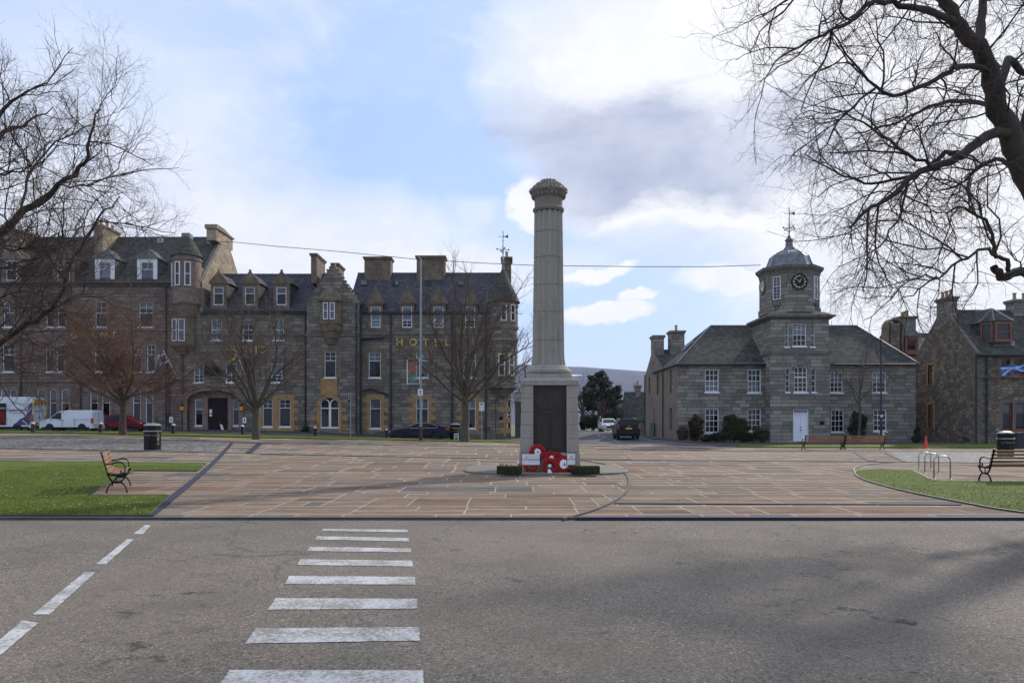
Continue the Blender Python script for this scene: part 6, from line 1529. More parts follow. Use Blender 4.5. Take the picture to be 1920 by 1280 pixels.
p=gp(903,826); t=thing('notice_sign','white notice board on slim post beside the hotel corner tree','sign',p); p=Vector(W[t.name]); mb=MB(); zt=EYE+(HZ-755)*p.y/F; mb.tube([p,(p.x,p.y,zt)],.035,8); mb.build('post',M['galv'],t); a=at(898.5,770,p.y-.05); b=at(908,754,p.y-.05); mb=MB(); mb.box(a.x,b.x,p.y-.07,p.y-.04,a.z,b.z); mb.build('board',M['paper'],t); mb=MB(); mb.box(a.x+.12,a.x+.3,p.y-.076,p.y-.071,b.z-.25,b.z-.06); mb.build('print',M['tgreen'],t)
p=gp(657.5,820); t=thing('fingerpost','slim grey fingerpost with two small signs in front of the hotel','signpost',p); p=Vector(W[t.name]); zt=EYE+(HZ-735)*p.y/F; mb=MB(); mb.tube([p,(p.x,p.y,zt)],.04,8); mb.build('post',M['galv'],t)
for (x0,x1,y0,y1) in ((652,656.5,735,744),(652.5,656,746,758)):
    a=at(x0,y1,p.y); b=at(x1,y0,p.y); mb=MB(); mb.box(a.x,b.x,p.y-.03,p.y,a.z,b.z); s=mb.build('sign',M['black'],t); mb=MB(); mb.box(a.x+.04,b.x-.04,p.y-.036,p.y-.031,a.z+.06,a.z+.14); mb.box(a.x+.04,b.x-.04,p.y-.036,p.y-.031,b.z-.14,b.z-.06); mb.build('print',M['paper'],s)
p=gp(1652,831); t=thing('lamp_post','plain thin grey lamp post in front of the courthouse right wing','lamp post',p); p=Vector(W[t.name]); zt=EYE+(HZ-637)*p.y/F; mb=MB(); mb.tube([p,(p.x,p.y,p.z+2.2),(p.x,p.y,p.z+2.25),(p.x,p.y,zt)],[.1,.1,.07,.055],10); mb.tube([(p.x,p.y,zt),(p.x-.5,p.y-.2,zt+.12)],.03,6); mb.build('mast',M['gutter'],t,smooth=True,auto=40); mb=MB(); mb.ball(at(1653,780,p.y-.12),(.1,.08,.13),8,6); mb.build('bracket',M['paper'],t); mb=MB(); mb.ball((p.x-.62,p.y-.25,zt+.12),(.24,.1,.06),10,6); mb.build('lantern',M['gutter'],t,smooth=True)
# cable
t=thing('overhead_cable','long thin overhead cable sagging across the plaza from hotel chimney to clock tower','cable',(-29.9,75,22)); mb=MB(); cp=[(388,452,74.5),(440,454,74),(520,462,73),(640,472,72),(780,486,70.5),(900,493,69),(1000,497.5,68),(1200,500,66),(1330,500,65),(1426,497,64.2)]
mb.tube([at(*c) for c in cp],.03,5); mb.build('wire',M['gutter'],t)
# flags on the hotel and the rubble house
def flag(px0,py0,px1,py1,y0,y1,label,dx,dz,mats,pat,size,sway,pole=True,seed=0):
    a=at(px0,py0,y0); b=at(px1,py1,y1); t=thing('flag',label,'flag',a); mb=MB(); mb.tube([a,b],.035,8); mb.build('pole',M['paper'],t,smooth=True); mb=MB(); mb.ball(b,.07,8,6); mb.build('knob',M['paper'],t)
    nx_,nz_=16,10; d=(a-b).normalized(); V=[]; o=b+d*.1
    for j in range(nz_+1):
        for i in range(nx_+1):
            u,v=i/nx_,j/nz_; w_=.12*math.sin(u*7+v*2)*u; V.append(o+d*size[1]*v+Vector((dx*u,-.15*u+w_,dz*u)))
    mb=MB(); fs=[]; 
    for j in range(nz_):
        for i in range(nx_): mb.mi=pat((i+.5)/nx_,(j+.5)/nz_); k_=j*(nx_+1)+i; fs.append((k_,k_+1,k_+nx_+2,k_+nx_+1)); mb.f.append(fs[-1]); mb.m.append(mb.mi); mb.smf.append(True)
    mb.v=[tuple(v) for v in V]; o_=mb.build('cloth',[M[m] for m in mats],t,fixn=False); s=o_.modifiers.new('thick','SOLIDIFY'); s.thickness=.01
    return t
M['navy']=plain('navy cloth',(.03,.03,.12),.8); M['blue']=plain('saltire blue cloth',(.02,.13,.52),.8,var=.15)
M['clothwhite']=plain('white cloth',(.5,.5,.55),.85)
flag(335,712,307,658.5,71.8,70.6,'pale flag with navy emblem on slanting pole left of the hotel porch',-.95,-.55,['clothwhite','navy'],lambda u,v: 1 if abs(u-.35)<.2 and abs(v-.5)<.3 else 0,(1,1.0),0)
a=at(463,713,71.8); b=at(448,672,70.8); t=thing('flagpole','bare slanting flagpole above the hotel porch beside the tree','flagpole',a); mb=MB(); mb.tube([a,b],.035,8); mb.build('pole',M['paper'],t,smooth=True); mb=MB(); mb.ball(b,.07,8,6); mb.build('knob',M['gold'],t)
t=thing('flag','blue and white saltire flag on a pole at the rubble house front','flag',at(1935,672,58.6)); mb=MB(); V=[]; nx_,nz_=28,14
for j in range(nz_+1):
    for i in range(nx_+1):
        u,v=i/nx_,j/nz_; c=at(1922-45*u,682.5+5*u+v*(11+5*u)+1.8*math.sin(u*8+v),58.6); V.append(c+Vector((0,.12*math.sin(u*9+v*2),0)))
for j in range(nz_):
    for i in range(nx_): u,v=(i+.5)/nx_,(j+.5)/nz_; mb.f.append([j*(nx_+1)+i,j*(nx_+1)+i+1,(j+1)*(nx_+1)+i+1,(j+1)*(nx_+1)+i]); mb.m.append(1 if abs(u-v)<.1 or abs(u-(1-v))<.1 else 0); mb.smf.append(True)
mb.v=[tuple(v) for v in V]; o_=mb.build('cloth',[M['blue'],M['clothwhite']],t,fixn=False); s=o_.modifiers.new('thick','SOLIDIFY'); s.thickness=.01
mb=MB(); mb.tube([at(1935,712,60.0),at(1921,680,58.5)],.035,8); mb.build('pole',M['paper'],t)
# street cabinet
p=gp(1223.5,818.5); x=14.0; Y=14.4*F/(1225-960); t=thing('street_cabinet','grey green utility cabinet against the courthouse side wall','cabinet',(14.05,75.6,zg(14,75.6)+.05)); p=Vector(W[t.name])
mb=MB(); mb.box(p.x-.25,p.x+.25,p.y-.55,p.y+.55,p.z,p.z+1.25); mb.box(p.x-.29,p.x+.29,p.y-.6,p.y+.6,p.z+1.25,p.z+1.31); mb.build('cabinet',M.setdefault('cab',plain('grey green cabinet',(.16,.2,.19),.5)),t,bevel=.02); mb=MB(); mb.box(p.x-.258,p.x-.252,p.y-.02,p.y+.0,p.z+.1,p.z+1.2); mb.build('door_seam',M['black'],t)
t=thing('wheelie_bin','dark wheeled bin standing behind the nearest right litter bin','bin',gp(1909,841)); p=Vector(W[t.name]); mb=MB(); mb.hexa([(p.x-.22,p.y-.25,p.z+.05),(p.x+.22,p.y-.25,p.z+.05),(p.x+.22,p.y+.25,p.z+.05),(p.x-.22,p.y+.25,p.z+.05)],[(p.x-.28,p.y-.33,p.z+1.0),(p.x+.28,p.y-.33,p.z+1.0),(p.x+.28,p.y+.33,p.z+1.0),(p.x-.28,p.y+.33,p.z+1.0)]); mb.build('body',M['gutter'],t,bevel=.03); mb=MB(); mb.box(p.x-.3,p.x+.3,p.y-.36,p.y+.36,p.z+1.0,p.z+1.07); mb.build('lid',M['gutter'],t,bevel=.02)
for s in (-1,1): mb=MB(); mb.rings([[(p.x+s*q,p.y+.25+.1*math.cos(a),p.z+.1+.1*math.sin(a)) for a in [2*math.pi*i/12 for i in range(12)]] for q in (.2,.26)]); mb.build('wheel',M['black'],t)
# ================================================================ vehicles
def paint_mat(name,c,rough=.35,metal=.0): return plain(name,c,rough,metal,var=.05,scale=2,coat=.35 if sum(c)>.3 else .03,spec=.3 if sum(c)>.3 else .14)
M['pwhite']=paint_mat('white vehicle paint',(.60,.62,.65)); M['pred']=paint_mat('dark red vehicle paint',(.16,.008,.01)); M['pblue']=paint_mat('midnight blue vehicle paint',(.010,.012,.04)); M['pblack']=paint_mat('black vehicle paint',(.012,.012,.013)); M['psil']=paint_mat('pale silver vehicle paint',(.5,.52,.55))
M['tyre']=plain('tyre rubber',(.015,.015,.015),.85); M['rim']=plain('alloy rim',(.35,.36,.38),.3,.8)
M['carglass']=plain('tinted car glass',(.012,.014,.017),.08,var=.1,spec=.25); M['tail']=plain('red tail lamp',(.35,.01,.015),.2,coat=.5); M['head']=plain('clear headlamp',(.55,.58,.62),.12,.3,coat=.5)
M['plateY']=plain('yellow number plate',(.55,.38,.03),.4); M['purple']=plain('purple vinyl',(.055,.03,.16),.45); M['yred']=plain('red reflective stripe',(.32,.02,.02),.4); M['yyel']=plain('yellow reflective stripe',(.62,.58,.10),.4); M['plastic']=plain('black bumper plastic',(.014,.014,.015),.7,spec=.2)
def vehicle(name,label,cat,top,w,wheels,rw,belt,paint,k=.18,side=(),front=None,rear=None,loc=(0,0),rz=0,lift=0,group=None,bottom=.28,rim=True,mirror=True,sill='plastic',trim=None):
    x,y=loc; t=thing(name,label,cat,(x,y,zg(x,y)-.03+lift),rz,group,local=True)
    roof=max(z for _,z in top); xf,xb=top[0][0],top[-1][0]
    def yy(f,z): return f*(w-(k*max(0,z-belt)/(roof-belt)))
    poly=list(top)   # front -> back along the top, now the bottom back -> front with arches
    bot=[]
    for wx in sorted(wheels):
        ra=rw+.06
        for i in range(9): a=math.pi-math.pi*i/8; bot.append((wx+ra*math.cos(a),max(bottom,rw*.92+ra*math.sin(a))))
    poly=top+[(xb,bottom)]+bot+[(xf,bottom)]
    cx,cz=(xf+xb)/2,(bottom+roof)/2
    def slice_(f,sh): 
        out=[]
        for (px,pz) in poly:
            dx=px-cx; dz=pz-cz; qx=px-math.copysign(min(abs(dx),sh),dx)*(abs(dx)/(xf-cx))**2; qz=pz-(sh if dz>0 else 0)*(dz/(roof-cz) if dz>0 else 0)
            out.append((qx,yy(f,pz),qz))
        return out
    mb=MB(); mb.rings([slice_(-1,.10),slice_(-.95,.035),slice_(-.8,.0),slice_(.8,0),slice_(.95,.035),slice_(1,.10)]); body=mb.build('body',M[paint],t,smooth=True,auto=28,recentre=False)
    # dark underside / arches fill
    mb=MB(); mb.box(xb+.1,xf-.1,-w*.86,w*.86,bottom-.08,bottom+.35); mb.build('underbody',M['plastic'],t,recentre=False)
    for s in (-1,1):
        for wx in wheels:
            mb=MB(); yo=s*(w-.02); yi=s*(w-.24); prof=[(rw*.62,yi),(rw*.95,yi),(rw,yi+s*.04),(rw,yo-s*.04),(rw*.95,yo),(rw*.62,yo)]
            mb.rings([[(wx+r*math.cos(a),yv_,rw+r*math.sin(a)) for a in [2*math.pi*i/20 for i in range(20)]] for r,yv_ in prof]); wo=mb.build('wheel',M['tyre'],t,smooth=True,auto=40,recentre=False)
            mb=MB(); mb.rings([[(wx+r*math.cos(a),yv_,rw+r*math.sin(a)) for a in [2*math.pi*i/20 for i in range(20)]] for r,yv_ in ((rw*.64,yo-s*.06),(rw*.64,yo+s*.004),(rw*.55,yo-s*.01),(rw*.16,yo-s*.04),(rw*.1,yo+s*.004))]); mb.build('rim',M['rim'],wo,smooth=True,auto=40,recentre=False)
        for pl in side:   # side glass polygons, proud of the body side
            mb=MB(); A=[(px,s*(yy(1,pz)+.006),pz) for px,pz in pl]; B_=[(px,s*(yy(1,pz)-.04),pz) for px,pz in pl]; mb.hexa(A,B_); mb.build('side_window',M['carglass'],t,recentre=False)
        if trim:
            mb=MB(); mb.tube([(px,s*(yy(1,pz)+.01),pz) for px,pz in trim],.018,5); mb.build('window_trim',M['steel'],t,recentre=False)
        if mirror:
            mx=side[0][0][0]-.1 if side else xf-1.2; mb=MB(); mb.ball((mx,s*(w+.1),belt+.06),(.07,.1,.07),8,6); mb.build('mirror',M[paint],t,smooth=True,recentre=False)
        mb=MB(); mb.box(xb+.25,xf-.25,s*(w+.004)-.01,s*(w+.004)+.01,bottom,bottom+.12); mb.build('sill',M[sill],t,recentre=False)
    def glassq(pts,nm):   # pts (x,z) low, high; lateral fraction
        (x0,z0,f0),(x1,z1,f1)=pts; mb=MB(); o=.015 if x0>0 else -.015
        A=[(x0+o,-yy(f0,z0),z0),(x0+o,yy(f0,z0),z0),(x1+o,yy(f1,z1),z1+.01),(x1+o,-yy(f1,z1),z1+.01)]; mb.hexa(A,[(a-o*2.4,b,c-.01) for a,b,c in A]); mb.build(nm,M['carglass'],t,recentre=False)
    if front: glassq(front,'windscreen')
    if rear: glassq(rear,'rear_window')
    return t,yy
def blk(t,nm,mat,x0,x1,y0,y1,z0,z1,bev=.01): mb=MB(); mb.box(x0,x1,y0,y1,z0,z1); return mb.build(nm,M[mat],t,recentre=False,bevel=bev)
def seam(t,x,s,w,z0,z1): mb=MB(); mb.box(x-.008,x+.008,s*(w+.0)-.006,s*(w+.0)+.006,z0,z1); return mb.build('door_seam',M['plastic'],t,recentre=False)
def xz(Yv,px): return (px-960)*Yv/F
# dark saloon parked at the hotel (front to the left)
w_=.92; Yc=62.3; x=(xz(Yc-.9,730)+xz(Yc-.9,842))/2
t,yy=vehicle('parked_car','midnight blue saloon car parked along the hotel behind the lamp post','car',
 [(2.5,.35),(2.52,.55),(2.42,.72),(2.1,.84),(1.35,.96),(1.15,1.0),(.45,1.36),(.1,1.44),(-.35,1.47),(-.9,1.43),(-1.75,1.16),(-2.3,1.08),(-2.48,.98),(-2.5,.6),(-2.46,.35)],
 w_,(1.55,-1.4),.34,.98,'pblue',.2,[[(1.0,1.01),(.42,1.30),(.1,1.37),(-.02,1.37),(-.02,1.01)],[(-.08,1.01),(-.08,1.37),(-.5,1.38),(-.95,1.33),(-1.35,1.17),(-1.5,1.03),(-1.4,1.0)]],
 front=((1.2,1.02,.86),(.32,1.40,.82)),rear=((-1.65,1.2,.8),(-.95,1.42,.8)),loc=(x,Yc),rz=math.pi,trim=[(1.05,1.0),(.42,1.33),(.1,1.40),(-.5,1.41),(-1.0,1.35),(-1.45,1.16),(-1.52,1.03),(-1.35,.985),(1.05,.985)])
for s in (-1,1): blk(t,'headlight','head',2.25,2.5,s*.62-.2,s*.62+.2,.62,.74); blk(t,'tail_light','tail',-2.5,-2.15,s*.75-.17,s*.75+.17,.82,.98); seam(t,.98,s,w_,.35,.98); seam(t,-.05,s,w_,.35,.98); seam(t,-1.05,s,w_,.55,.98); blk(t,'handle','pblue',.1,.28,s*(w_+.005)-.015,s*(w_+.005)+.015,.86,.89); blk(t,'handle','pblue',-.95,-.77,s*(w_+.005)-.015,s*(w_+.005)+.015,.88,.91)
blk(t,'number_plate','plateY',-2.53,-2.49,-.26,.26,.62,.74); blk(t,'reversing_light','head',-2.5,-2.3,-.93,-.8,.72,.8)
# small white panel van
Yc=61.6; L2=2.15; x=(xz(Yc-.95,172))-L2+.02
t,yy=vehicle('parked_van','plain white panel van parked in front of the hotel left block','van',
 [(2.2,.4),(2.2,.62),(2.1,.82),(1.75,.98),(1.4,1.08),(.75,1.62),(.5,1.72),(0,1.78),(-2.0,1.78),(-2.12,1.7),(-2.17,1.0),(-2.17,.35)],
 .93,(1.35,-1.35),.33,1.0,'pwhite',.09,[[(1.28,1.1),(.72,1.55),(.42,1.62),(.36,1.08),(.5,1.03)]],front=((1.42,1.1,.85),(.75,1.62,.83)),loc=(x,Yc),rz=math.pi)
for s in (-1,1):
    blk(t,'tail_light','tail',-2.19,-2.02,s*.86-.07,s*.86+.07,.72,1.12); blk(t,'headlight','head',1.95,2.2,s*.68-.16,s*.68+.16,.68,.84)
    seam(t,.3,s,.93,.4,1.0); seam(t,-.72,s,.93,.4,1.0); blk(t,'handle','plastic',.36,.5,s*.935-.012,s*.935+.012,.93,.97); blk(t,'handle','plastic',.12,.26,s*.935-.012,s*.935+.012,.93,.97)
    blk(t,'side_rail','galv',-1.95,-.6,s*.932-.006,s*.932+.006,1.0,1.03)
blk(t,'door_seam','plastic',-2.18,-2.16,-.006,.006,.45,1.72); blk(t,'number_plate','plateY',-2.2,-2.16,.25,.75,.5,.62); blk(t,'bumper','pwhite',-2.24,-2.1,-.88,.88,.3,.46,.03); blk(t,'handle','plastic',-2.2,-2.17,-.05,.12,.98,1.02)
# tall liveried van
Yc=66.0; x=xz(Yc-1.0,60)-2.95
t,yy=vehicle('parked_van','tall white liveried van with purple graphics and striped rear doors','van',
 [(2.95,.4),(2.95,.8),(2.8,1.05),(2.3,1.25),(1.7,2.1),(1.4,2.6),(.9,2.95),(0,3.02),(-2.7,3.02),(-2.88,2.92),(-2.97,2.0),(-2.97,.35)],
 1.03,(2.0,-1.7),.36,1.2,'pwhite',.12,[[(2.1,1.35),(1.6,2.0),(.95,2.05),(.95,1.35)]],front=((2.25,1.35,.85),(1.7,2.1,.83)),loc=(x,Yc),rz=math.pi,bottom=.3)
for s in (-1,1):
    blk(t,'tail_light','tail',-2.99,-2.82,s*.95-.09,s*.95+.09,.85,1.45); blk(t,'headlight','head',2.7,2.95,s*.75-.16,s*.75+.16,.8,1.1); seam(t,-.78,s,1.03,.5,1.2); seam(t,.8,s,1.03,.5,1.2)
s=1
def sidepoly(pl,nm,mat,e=.006): mb=MB(); A=[(px,(yy(1,pz)+e),pz) for px,pz in pl]; B_=[(px,(yy(1,pz)-.04),pz) for px,pz in pl]; mb.hexa(A,B_); return mb.build(nm,M[mat],t,recentre=False)
sidepoly([(-2.9,2.55),(-2.62,2.3),(-2.5,1.35),(-1.9,1.05),(-1.4,.55),(-2.75,.55),(-2.92,1.2)],'livery_graphic','purple'); sidepoly([(-2.86,2.0),(-2.3,1.25),(-2.2,1.2),(-2.78,2.05)],'livery_stripe','clothwhite',.012); sidepoly([(-2.7,.62),(-2.2,.98),(-2.1,.96),(-2.5,.6)],'livery_stripe','clothwhite',.012)
blk(t,'doorway','dark',-.7,.4,1.025,1.037,.55,2.45,0); blk(t,'cargo_box','pred',-.65,.3,1.03,1.06,.75,1.75,.01); blk(t,'cargo_shelf','binlid',-.65,.3,1.03,1.06,1.95,2.1,.01)
o_=text('lettering','openreach',M['purple'],.42,(-1.66,yy(1,1.9)+.012,1.88),(R(90),0,math.pi),t,.004)
mb=MB(); 
for i in range(22): mb.box(-2.3+.06*i,-2.3+.06*i+.04,yy(1,1.6)+.004,yy(1,1.6)+.01,1.58,1.64)
mb.build('small_print',M['galv'],t,recentre=False)
for i in range(10):
    z0,z1=2.35,2.8; a=-.88+i*.176; k_=.22*(1 if i<5 else -1); mb=MB(); A=[(-2.99,a,z0),(-2.99,a+.176,z0),(-2.975,a+.176+k_*.8,z1),(-2.975,a+k_*.8,z1)]
    A=[(q[0],max(-.9,min(.9,q[1])),q[2]) for q in A]; mb.hexa(A,[(q[0]+.1,q[1],q[2]) for q in A]); mb.build('warning_stripe',M['yred' if i%2==0 else 'yyel'],t,recentre=False)
for i in range(8):
    a=-.9+i*.225; k_=.18*(1 if i<4 else -1); mb=MB(); A=[(-3.0,a,.55),(-3.0,a+.225,.55),(-3.0,a+.225+k_,.78),(-3.0,a+k_,.78)]; A=[(q[0],max(-.92,min(.92,q[1])),q[2]) for q in A]; mb.hexa(A,[(q[0]+.1,q[1],q[2]) for q in A]); mb.build('warning_stripe',M['yred' if i%2==0 else 'yyel'],t,recentre=False)
for a in (-.95,.91): blk(t,'edge_stripe','yyel',-2.995,-2.95,a,a+.045,.8,2.3,0)
blk(t,'door_seam','plastic',-2.99,-2.96,-.008,.008,.55,2.3,0); blk(t,'handle','plastic',-3.01,-2.97,.06,.2,1.22,1.27); blk(t,'bumper','plastic',-3.05,-2.9,-.95,.95,.32,.5,.02); blk(t,'roof_light','plastic',-2.93,-2.85,-.2,.2,2.96,3.0,0); blk(t,'small_print','galv',-2.998,-2.96,-.75,-.15,1.78,1.83,0); blk(t,'small_print','galv',-2.998,-2.96,.2,.75,1.78,1.83,0)
# red car behind the white van, front to the right
Yc=66.9; x=xz(Yc,232)
vehicle_red,yy=vehicle('parked_car','dark red hatchback parked behind the white van and the leaning tree','car',
 [(1.95,.35),(1.98,.55),(1.88,.74),(1.2,.95),(.5,1.38),(.1,1.47),(-.8,1.48),(-1.5,1.4),(-1.85,1.05),(-1.92,.6),(-1.9,.35)],.86,(1.2,-1.2),.31,.96,'pred',.18,
 [[(.98,1.0),(.45,1.32),(.1,1.38),(-.1,1.38),(-.1,1.0)],[(-.16,1.0),(-.16,1.38),(-.8,1.4),(-1.35,1.33),(-1.5,1.05)]],front=((1.1,1.0,.86),(.45,1.38,.82)),rear=((-1.78,1.1,.8),(-1.48,1.38,.8)),loc=(x,Yc),rz=0)
for s in (-1,1): blk(vehicle_red,'headlight','head',1.6,1.92,s*.62-.16,s*.62+.16,.66,.8); blk(vehicle_red,'tail_light','tail',-1.92,-1.75,s*.7-.1,s*.7+.1,.8,1.1)
# white hatchback coming down the side street
Yc=84; x=xz(Yc,1140)
t,yy=vehicle('moving_car','small white hatchback facing the camera down the side street','car',
 [(2.0,.32),(2.04,.5),(1.98,.72),(1.25,.98),(.45,1.42),(.05,1.5),(-.9,1.5),(-1.6,1.4),(-1.9,1.0),(-1.95,.35)],.88,(1.25,-1.2),.31,1.0,'pwhite',.2,[[(1.0,1.03),(.42,1.36),(-.1,1.42),(-.1,1.03)],[(-.16,1.03),(-.16,1.42),(-1.3,1.38),(-1.5,1.1)]],front=((1.2,1.02,.84),(.48,1.4,.8)),loc=(x,Yc),rz=R(-90))
for s in (-1,1): blk(t,'headlight','head',1.75,1.99,s*.6-.2,s*.6+.16,.68,.84,.03)
blk(t,'grille','plastic',1.98,2.05,-.42,.42,.42,.62,.04); blk(t,'number_plate','paper',2.03,2.06,-.26,.26,.3,.4,0); blk(t,'badge','pblue',2.0,2.04,-.08,.08,.7,.78)
# dark estate seen from behind, waiting in the street
Yc=62.5; x=xz(Yc-2.2,1181)
t,yy=vehicle('parked_car','black four wheel drive car with roof rails seen from behind in the side street','car',
 [(2.15,.4),(2.2,.7),(2.1,.95),(1.3,1.1),(.65,1.58),(.2,1.66),(-1.5,1.66),(-1.85,1.58),(-2.1,1.1),(-2.15,.7),(-2.12,.4)],.93,(1.35,-1.3),.36,1.08,'pblack',.17,[[(1.15,1.15),(.62,1.52),(-.1,1.55),(-.1,1.13)],[(-.16,1.13),(-.16,1.55),(-1.3,1.54),(-1.55,1.2)]],front=((1.25,1.12,.84),(.65,1.58,.8)),rear=((-2.1,1.14,.82),(-1.88,1.54,.78)),loc=(x,Yc),rz=R(88),bottom=.34)
for s in (-1,1):
    blk(t,'tail_light','tail',-2.16,-1.95,s*.84-.07,s*.84+.07,.85,1.2,.02); blk(t,'roof_rail','steel',-1.5,.5,s*.68-.02,s*.68+.02,1.68,1.74); 
blk(t,'number_plate','plateY',-2.19,-2.14,-.26,.26,.82,.94,0); blk(t,'bumper','plastic',-2.24,-2.0,-.9,.9,.4,.64,.05); blk(t,'badge','steel',-2.165,-2.13,-.06,.06,1.02,1.08,0); blk(t,'roof_panel','pwhite',-1.75,.2,-.62,.62,1.655,1.67,.0)
text_to_mesh()
# ================================================================ person in the side street
def person(x,y):
    t=thing('person','hunched person in pale grey coat standing at the hedge in the side street','person',(x,y,zg(x,y)),local=True)
    J=[(0,0,.92),(0,-.02,1.12),(.0,-.08,1.34),(.02,-.16,1.46),(.03,-.24,1.58),(.03,-.26,1.70)]; V=list(J); E=[(0,1),(1,2),(2,3),(3,4),(4,5)]; Rr=[.15,.15,.17,.065,.085,.08]
    for s in (-1,1):
        b=len(V); V+=[(s*.09,0,.86),(s*.11,-.02,.48),(s*.11,.02,.09),(s*.12,-.12,.04)]; E+=[(0,b),(b,b+1),(b+1,b+2),(b+2,b+3)]; Rr+=[.1,.065,.045,.04]
        b=len(V); V+=[(s*.2,-.1,1.34),(s*.25,-.14,1.06),(s*.2,-.34,.92),(s*.18,-.42,.9)]; E+=[(2,b),(b,b+1),(b+1,b+2),(b+2,b+3)]; Rr+=[.065,.05,.038,.03]
    me=bpy.data.meshes.new('body'); me.from_pydata(V,E,[]); o=bpy.data.objects.new('body',me); COL.objects.link(o); o.parent=t
    me.materials.append(M.setdefault('coat',plain('pale grey coat',(.22,.21,.2),.9)))
    o.modifiers.new('skin','SKIN'); ss=o.modifiers.new('sub','SUBSURF'); ss.levels=ss.render_levels=1
    for i,r in enumerate(Rr): me.skin_vertices[0].data[i].radius=(r,r*.85)
    me.skin_vertices[0].data[0].use_root=True
    mb=MB(); mb.ball((.03,-.255,1.66),(.085,.1,.115),12,8); mb.ball((.03,-.35,1.65),(.018,.025,.03),6,4); mb.build('head',M.setdefault('skin',plain('skin',(.45,.25,.18),.6)),t,smooth=True,recentre=False)
    mb=MB(); mb.ball((.03,-.235,1.70),(.095,.11,.1),12,8); mb.build('hair',M['clothwhite'],t,smooth=True,recentre=False)
    return t
pp=person((1122-960)*86/F,86); pp.rotation_euler=(0,0,R(50)); pp.scale=(.95,.95,.95)
# ================================================================ trees
def bark(name,c,c2=None,sc_=8):
    m=NT(name); p=m.pos(); st=m.n('ShaderNodeMapping',vector_type='POINT'); m.l(p,st.inputs[0]); st.inputs[3].default_value=(1,1,.3)
    n=m.noise(st.outputs[0],sc_,6,.7); k=m.noise(p,1.1,4,.6)
    col=m.ramp(n,[(.3,tuple(x*.5 for x in c)),(.55,c),(.75,tuple(x*1.5 for x in c))]); col=m.mix(m.ramp(k,[(.5,0.0),(.7,.6)]),col,c4(c2 or tuple(x*1.3 for x in c)))
    m.set(m.b.inputs['Base Color'],col); m.b.inputs['Roughness'].default_value=.9; m.bump(n,.8,.04); return m.mat
M['bark_dark']=bark('dark furrowed bark',(.045,.034,.028),(.06,.06,.035)); M['twig_dark']=bark('dark brown twigs',(.085,.052,.042)); M['bark_red']=bark('red brown bark',(.085,.06,.042),(.09,.085,.05)); M['twig_red']=bark('rusty twigs',(.15,.07,.038)); M['bark_grey']=bark('grey brown bark',(.085,.072,.055),(.10,.10,.06)); M['twig_grey']=bark('brown twigs',(.10,.062,.044))
def tubeq(mb,pts,rad,n):
    b=len(mb.v); up=None; k=len(pts)
    for i,p in enumerate(pts):
        d=pts[min(i+1,k-1)]-pts[max(i-1,0)]
        if up is None: up=d.orthogonal()
        up=up-d*(up.dot(d)/max(d.length_squared,1e-9)); up.normalize(); w_=d.cross(up).normalized()
        for j in range(n):
            a=2*math.pi*j/n; q=p+(up*math.cos(a)+w_*math.sin(a))*rad[i]; mb.v.append((q.x,q.y,q.z))
    for i in range(k-1):
        for j in range(n):
            l=(j+1)%n; mb.f.append([b+i*n+j,b+i*n+l,b+(i+1)*n+l,b+(i+1)*n+j]); mb.m.append(0); mb.smf.append(True)
class Tree:
    def __init__(s,seed,spec,clip=None): s.r=random.Random(seed); s.tm=MB(); s.cm=MB(); s.sp=spec; s.clip=clip
    def rv(s): return Vector((s.r.gauss(0,1),s.r.gauss(0,1),s.r.gauss(0,1)))
    def limb(s,pts,radii,lvl=0,start=.15,dens=None):
        s.seg(pts,radii,lvl); s.kids(pts,radii,lvl,start,dens)
    def seg(s,pts,radii,lvl): tubeq(s.tm if lvl<=s.sp['tl'] else s.cm,pts,radii,max(3,8-lvl*2))
    def kids(s,pts,radii,lvl,start,dens=None):
        sp=s.sp
        if lvl>=sp['max']: return
        cl=[0]
        for a,b in zip(pts,pts[1:]): cl.append(cl[-1]+(b-a).length)
        L=cl[-1]; n=max(1,int(L*(dens if dens is not None else sp['dens'][lvl])+s.r.random()))
        for k in range(n):
            t=start+(1-start)*(k+s.r.random())/n; q=t*L; i=0
            while i<len(pts)-2 and cl[i+1]<q: i+=1
            f=(q-cl[i])/max(cl[i+1]-cl[i],1e-6); p=pts[i].lerp(pts[i+1],f); r=radii[i]*(1-f)+radii[i+1]*f
            d=(pts[i+1]-pts[i]).normalized(); perp=s.rv(); perp=(perp-d*perp.dot(d)); perp+=Vector((0,0,sp['lift'][lvl]))
            perp=(perp-d*perp.dot(d)).normalized(); ang=R(sp['ang'][lvl]+s.r.uniform(-14,14)); nd=d*math.cos(ang)+perp*math.sin(ang)
            ln=sp['len'][lvl+1]*(1-sp.get('taper',.45)*t)*s.r.uniform(.65,1.25)
            if s.clip and not s.clip(p): continue
            s.grow(p,nd,ln,min(r*.75,sp['rad'][lvl+1]*s.r.uniform(.75,1.2)),lvl+1)
    def grow(s,p,d,L,r,lvl):
        sp=s.sp; n=sp['seg'][lvl]; pts=[p.copy()]; rad=[r]; d=d.normalized()
        for i in range(n):
            d=(d+s.rv()*sp['wan'][lvl]*.5+Vector((0,0,sp['up'][lvl]))).normalized(); p=p+d*(L/n); pts.append(p.copy()); rad.append(r*(1-(1-sp['tip'])*(i+1)/n))
        s.seg(pts,rad,lvl); s.kids(pts,rad,lvl,.12)
    def done(s,name,label,cat,base,bm,tm,group=None):
        t=thing(name,label,cat,base,group=group); s.tm.build('trunk',M[bm],t,fixn=False); s.cm.build('crown',M[tm],t,fixn=False); return t
